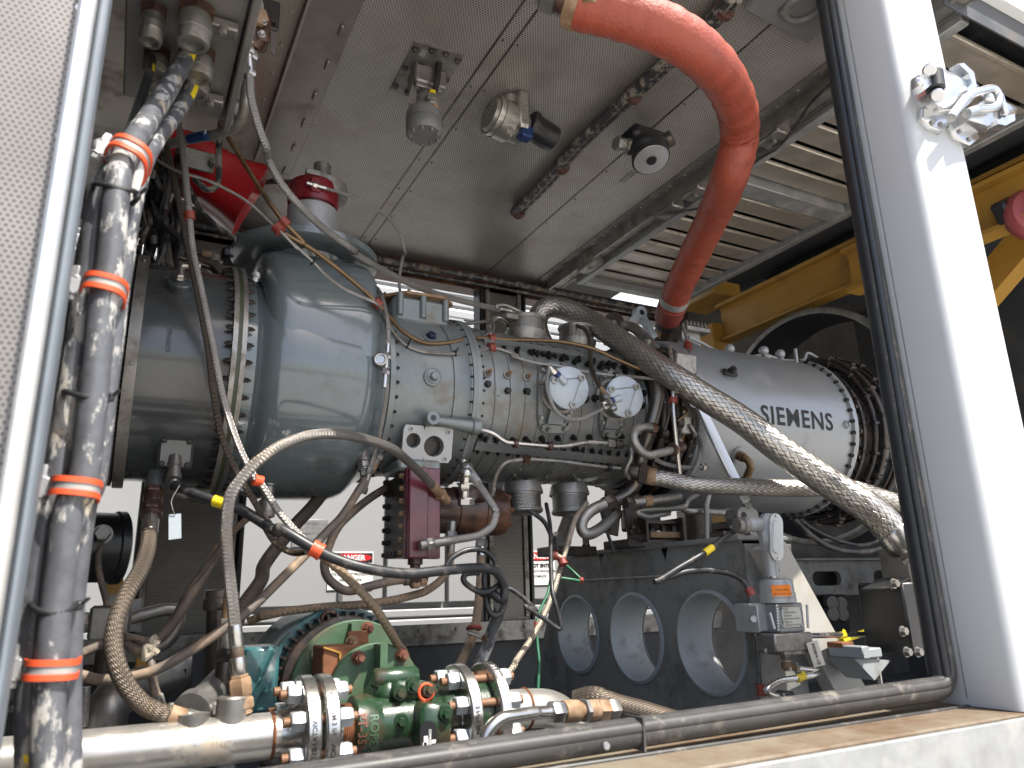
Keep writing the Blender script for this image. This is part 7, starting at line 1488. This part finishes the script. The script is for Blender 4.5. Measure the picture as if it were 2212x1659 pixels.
# ------------------------------------------------------------------ exhaust collar
XE = 3.2
pts = [at(8, x, y, X=XE) for x, y in ((20, 660), (400, 395), (820, 500))]
(y1_, z1_), (y2_, z2_), (y3_, z3_) = [(p.y, p.z) for p in pts]
D_ = 2*(y1_*(z2_-z3_)+y2_*(z3_-z1_)+y3_*(z1_-z2_)); uy = ((y1_**2+z1_**2)*(z2_-z3_)+(y2_**2+z2_**2)*(z3_-z1_)+(y3_**2+z3_**2)*(z1_-z2_))/D_; uz = ((y1_**2+z1_**2)*(y3_-y2_)+(y2_**2+z2_**2)*(y1_-y3_)+(y3_**2+z3_**2)*(y2_-y1_))/D_
re_ = math.hypot(y1_-uy, z1_-uz)
ex = thing('exhaust_collar', (XE, uy, uz-re_), 'big open dark exhaust collar ring arching over the turbine end', 'exhaust collar')
b = MB(); b.lathe((XE, uy, uz), AX, [(0, re_-.02), (-.002, re_), (.004, re_+.012), (.02, re_+.012), (.022, re_)], 96, cap=False); b.build('rim', M['dull_steel'], ex)
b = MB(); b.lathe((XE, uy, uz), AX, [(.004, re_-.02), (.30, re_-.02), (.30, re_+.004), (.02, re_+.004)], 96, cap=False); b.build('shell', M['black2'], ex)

# ------------------------------------------------------------------ latch on the white post, and what shows past it
lt = thing('door_latch', at(4, 1230, 800, Y=FR-.03), 'pair of polished cast latch keepers bolted on the white post', 'latch')
def LP(x, y, d): return at(4, x, y, Y=FR-d)
def cast_part(name, poly, d0, d1, m, par=lt, bev=.004):
    a = [LP(x, y, d0) for x, y in poly]; n = len(a); cen = sum(a, V((0, 0, 0)))/n; b = MB()
    sc = lambda k, dy: [cen+(p-cen)*k+V((0, dy, 0)) for p in a]
    b.ring_strip([sc(1, 0), sc(1, -(d1-d0)+bev), sc(.94, -(d1-d0))], 0, True, False, True, True); return b.build(name, M[m], par, 45)
cast_part('base', [(1090, 700), (1250, 745), (1260, 800), (1215, 850), (1130, 815), (1085, 760)][::-1], 0, .018, 'polish')
cast_part('body', [(1045, 510), (1140, 480), (1300, 560), (1385, 590), (1395, 640), (1290, 740), (1150, 745), (1095, 690), (1060, 620)][::-1], .0, .048, 'polish')
cast_part('hook', [(1285, 435), (1320, 430), (1385, 490), (1405, 590), (1350, 640), (1335, 600), (1370, 560), (1350, 500)][::-1], .03, .06, 'polish')
b = MB(); b.cyl(LP(1190, 455, .06), LP(1205, 570, .06), .0245, bev=.004); b.build('roller', M['rubber'], lt)
for nm, (x, y) in (('pivot', (1165, 440)), ('pivot', (1215, 600))):
    b = MB(); b.cyl(LP(x, y, .075), LP(x, y, .03), .018, bev=.004); b.build(nm, M['polish'], lt)
cast_part('side_lug', [(1050, 500), (1125, 490), (1135, 560), (1085, 600), (1050, 570)][::-1], .04, .065, 'polish')
b = MB(); b.lathe(LP(1105, 515, .066), FX, [(0, .014), (.006, .010)], 16); b.build('bolt', M['polish'], lt)
for x, y in ((1180, 770), (1235, 780)):
    b = MB(); b.lathe(LP(x, y, .019), FX, [(0, .007), (.004, .006)], 12); b.build('screw', M['dull_steel'], lt)
lt2 = thing('door_latch', at(4, 1400, 800, Y=FR-.03), 'open loop shaped latch arm beside the roller keeper on the white post', 'latch')
cast_part('base', [(1265, 740), (1330, 760), (1440, 830), (1445, 890), (1385, 935), (1300, 880), (1270, 820)][::-1], 0, .018, 'polish', lt2)
cast_part('arm', [(1320, 740), (1440, 660), (1560, 680), (1645, 720), (1640, 760), (1560, 800), (1450, 840), (1340, 800)][::-1], .012, .05, 'polish', lt2)
cast_part('tongue', [(1520, 790), (1640, 745), (1645, 790), (1580, 825), (1530, 815)][::-1], .03, .06, 'polish', lt2)
b = MB(); lp = [LP(x, y, .065) for x, y in ((1300, 740), (1370, 650), (1410, 605), (1480, 575), (1560, 560), (1595, 600), (1595, 650), (1560, 680), (1460, 690), (1400, 710))]; b.tube(smooth(lp, 6), .013, 12); b.bar(LP(1600, 590, .06), LP(1640, 730, .06), .02, .02, bev=.004); b.build('loop', M['polish'], lt2)
b = MB(); b.ball(LP(1525, 625, .05), .02, 0, 14); b.build('rivet', M['polish'], lt2)
for x, y in ((1355, 825), (1415, 875)):
    b = MB(); b.lathe(LP(x, y, .019), FX, [(0, .007), (.004, .006)], 12); b.build('screw', M['dull_steel'], lt2)
Yb = 1.45
bl_ = thing('red_disc', at(4, 1720, 1450, Y=Yb), 'dull red round housing on black bracket past the white post', 'housing')
p = at(4, 1800, 1360, Y=Yb); b = MB(); b.lathe(p, (-.5, -1, 0), [(-.03, .10), (0, .115), (.02, .115), (.04, .10), (.045, .06)], 36); b.build('disc', M['red_dull'], bl_)
b = MB(); b.lathe(p+V((-.0, -.04, 0)), (-.5, -1, 0), [(0, .06), (.008, .055)], 28); b.build('face', M['white'], bl_)
a = at(4, 1640, 1330, Y=Yb+.06); b = MB(); b.lathe(at(4, 1700, 1230, Y=Yb+.08), (-.4, -1, 0), [(0, .085), (.03, .085)], 28); b.box(a, (.09, .06, .10), Matrix.Rotation(R(-30), 3, 'Y'), 0, .01); b.build('bracket', M['black'], bl_)
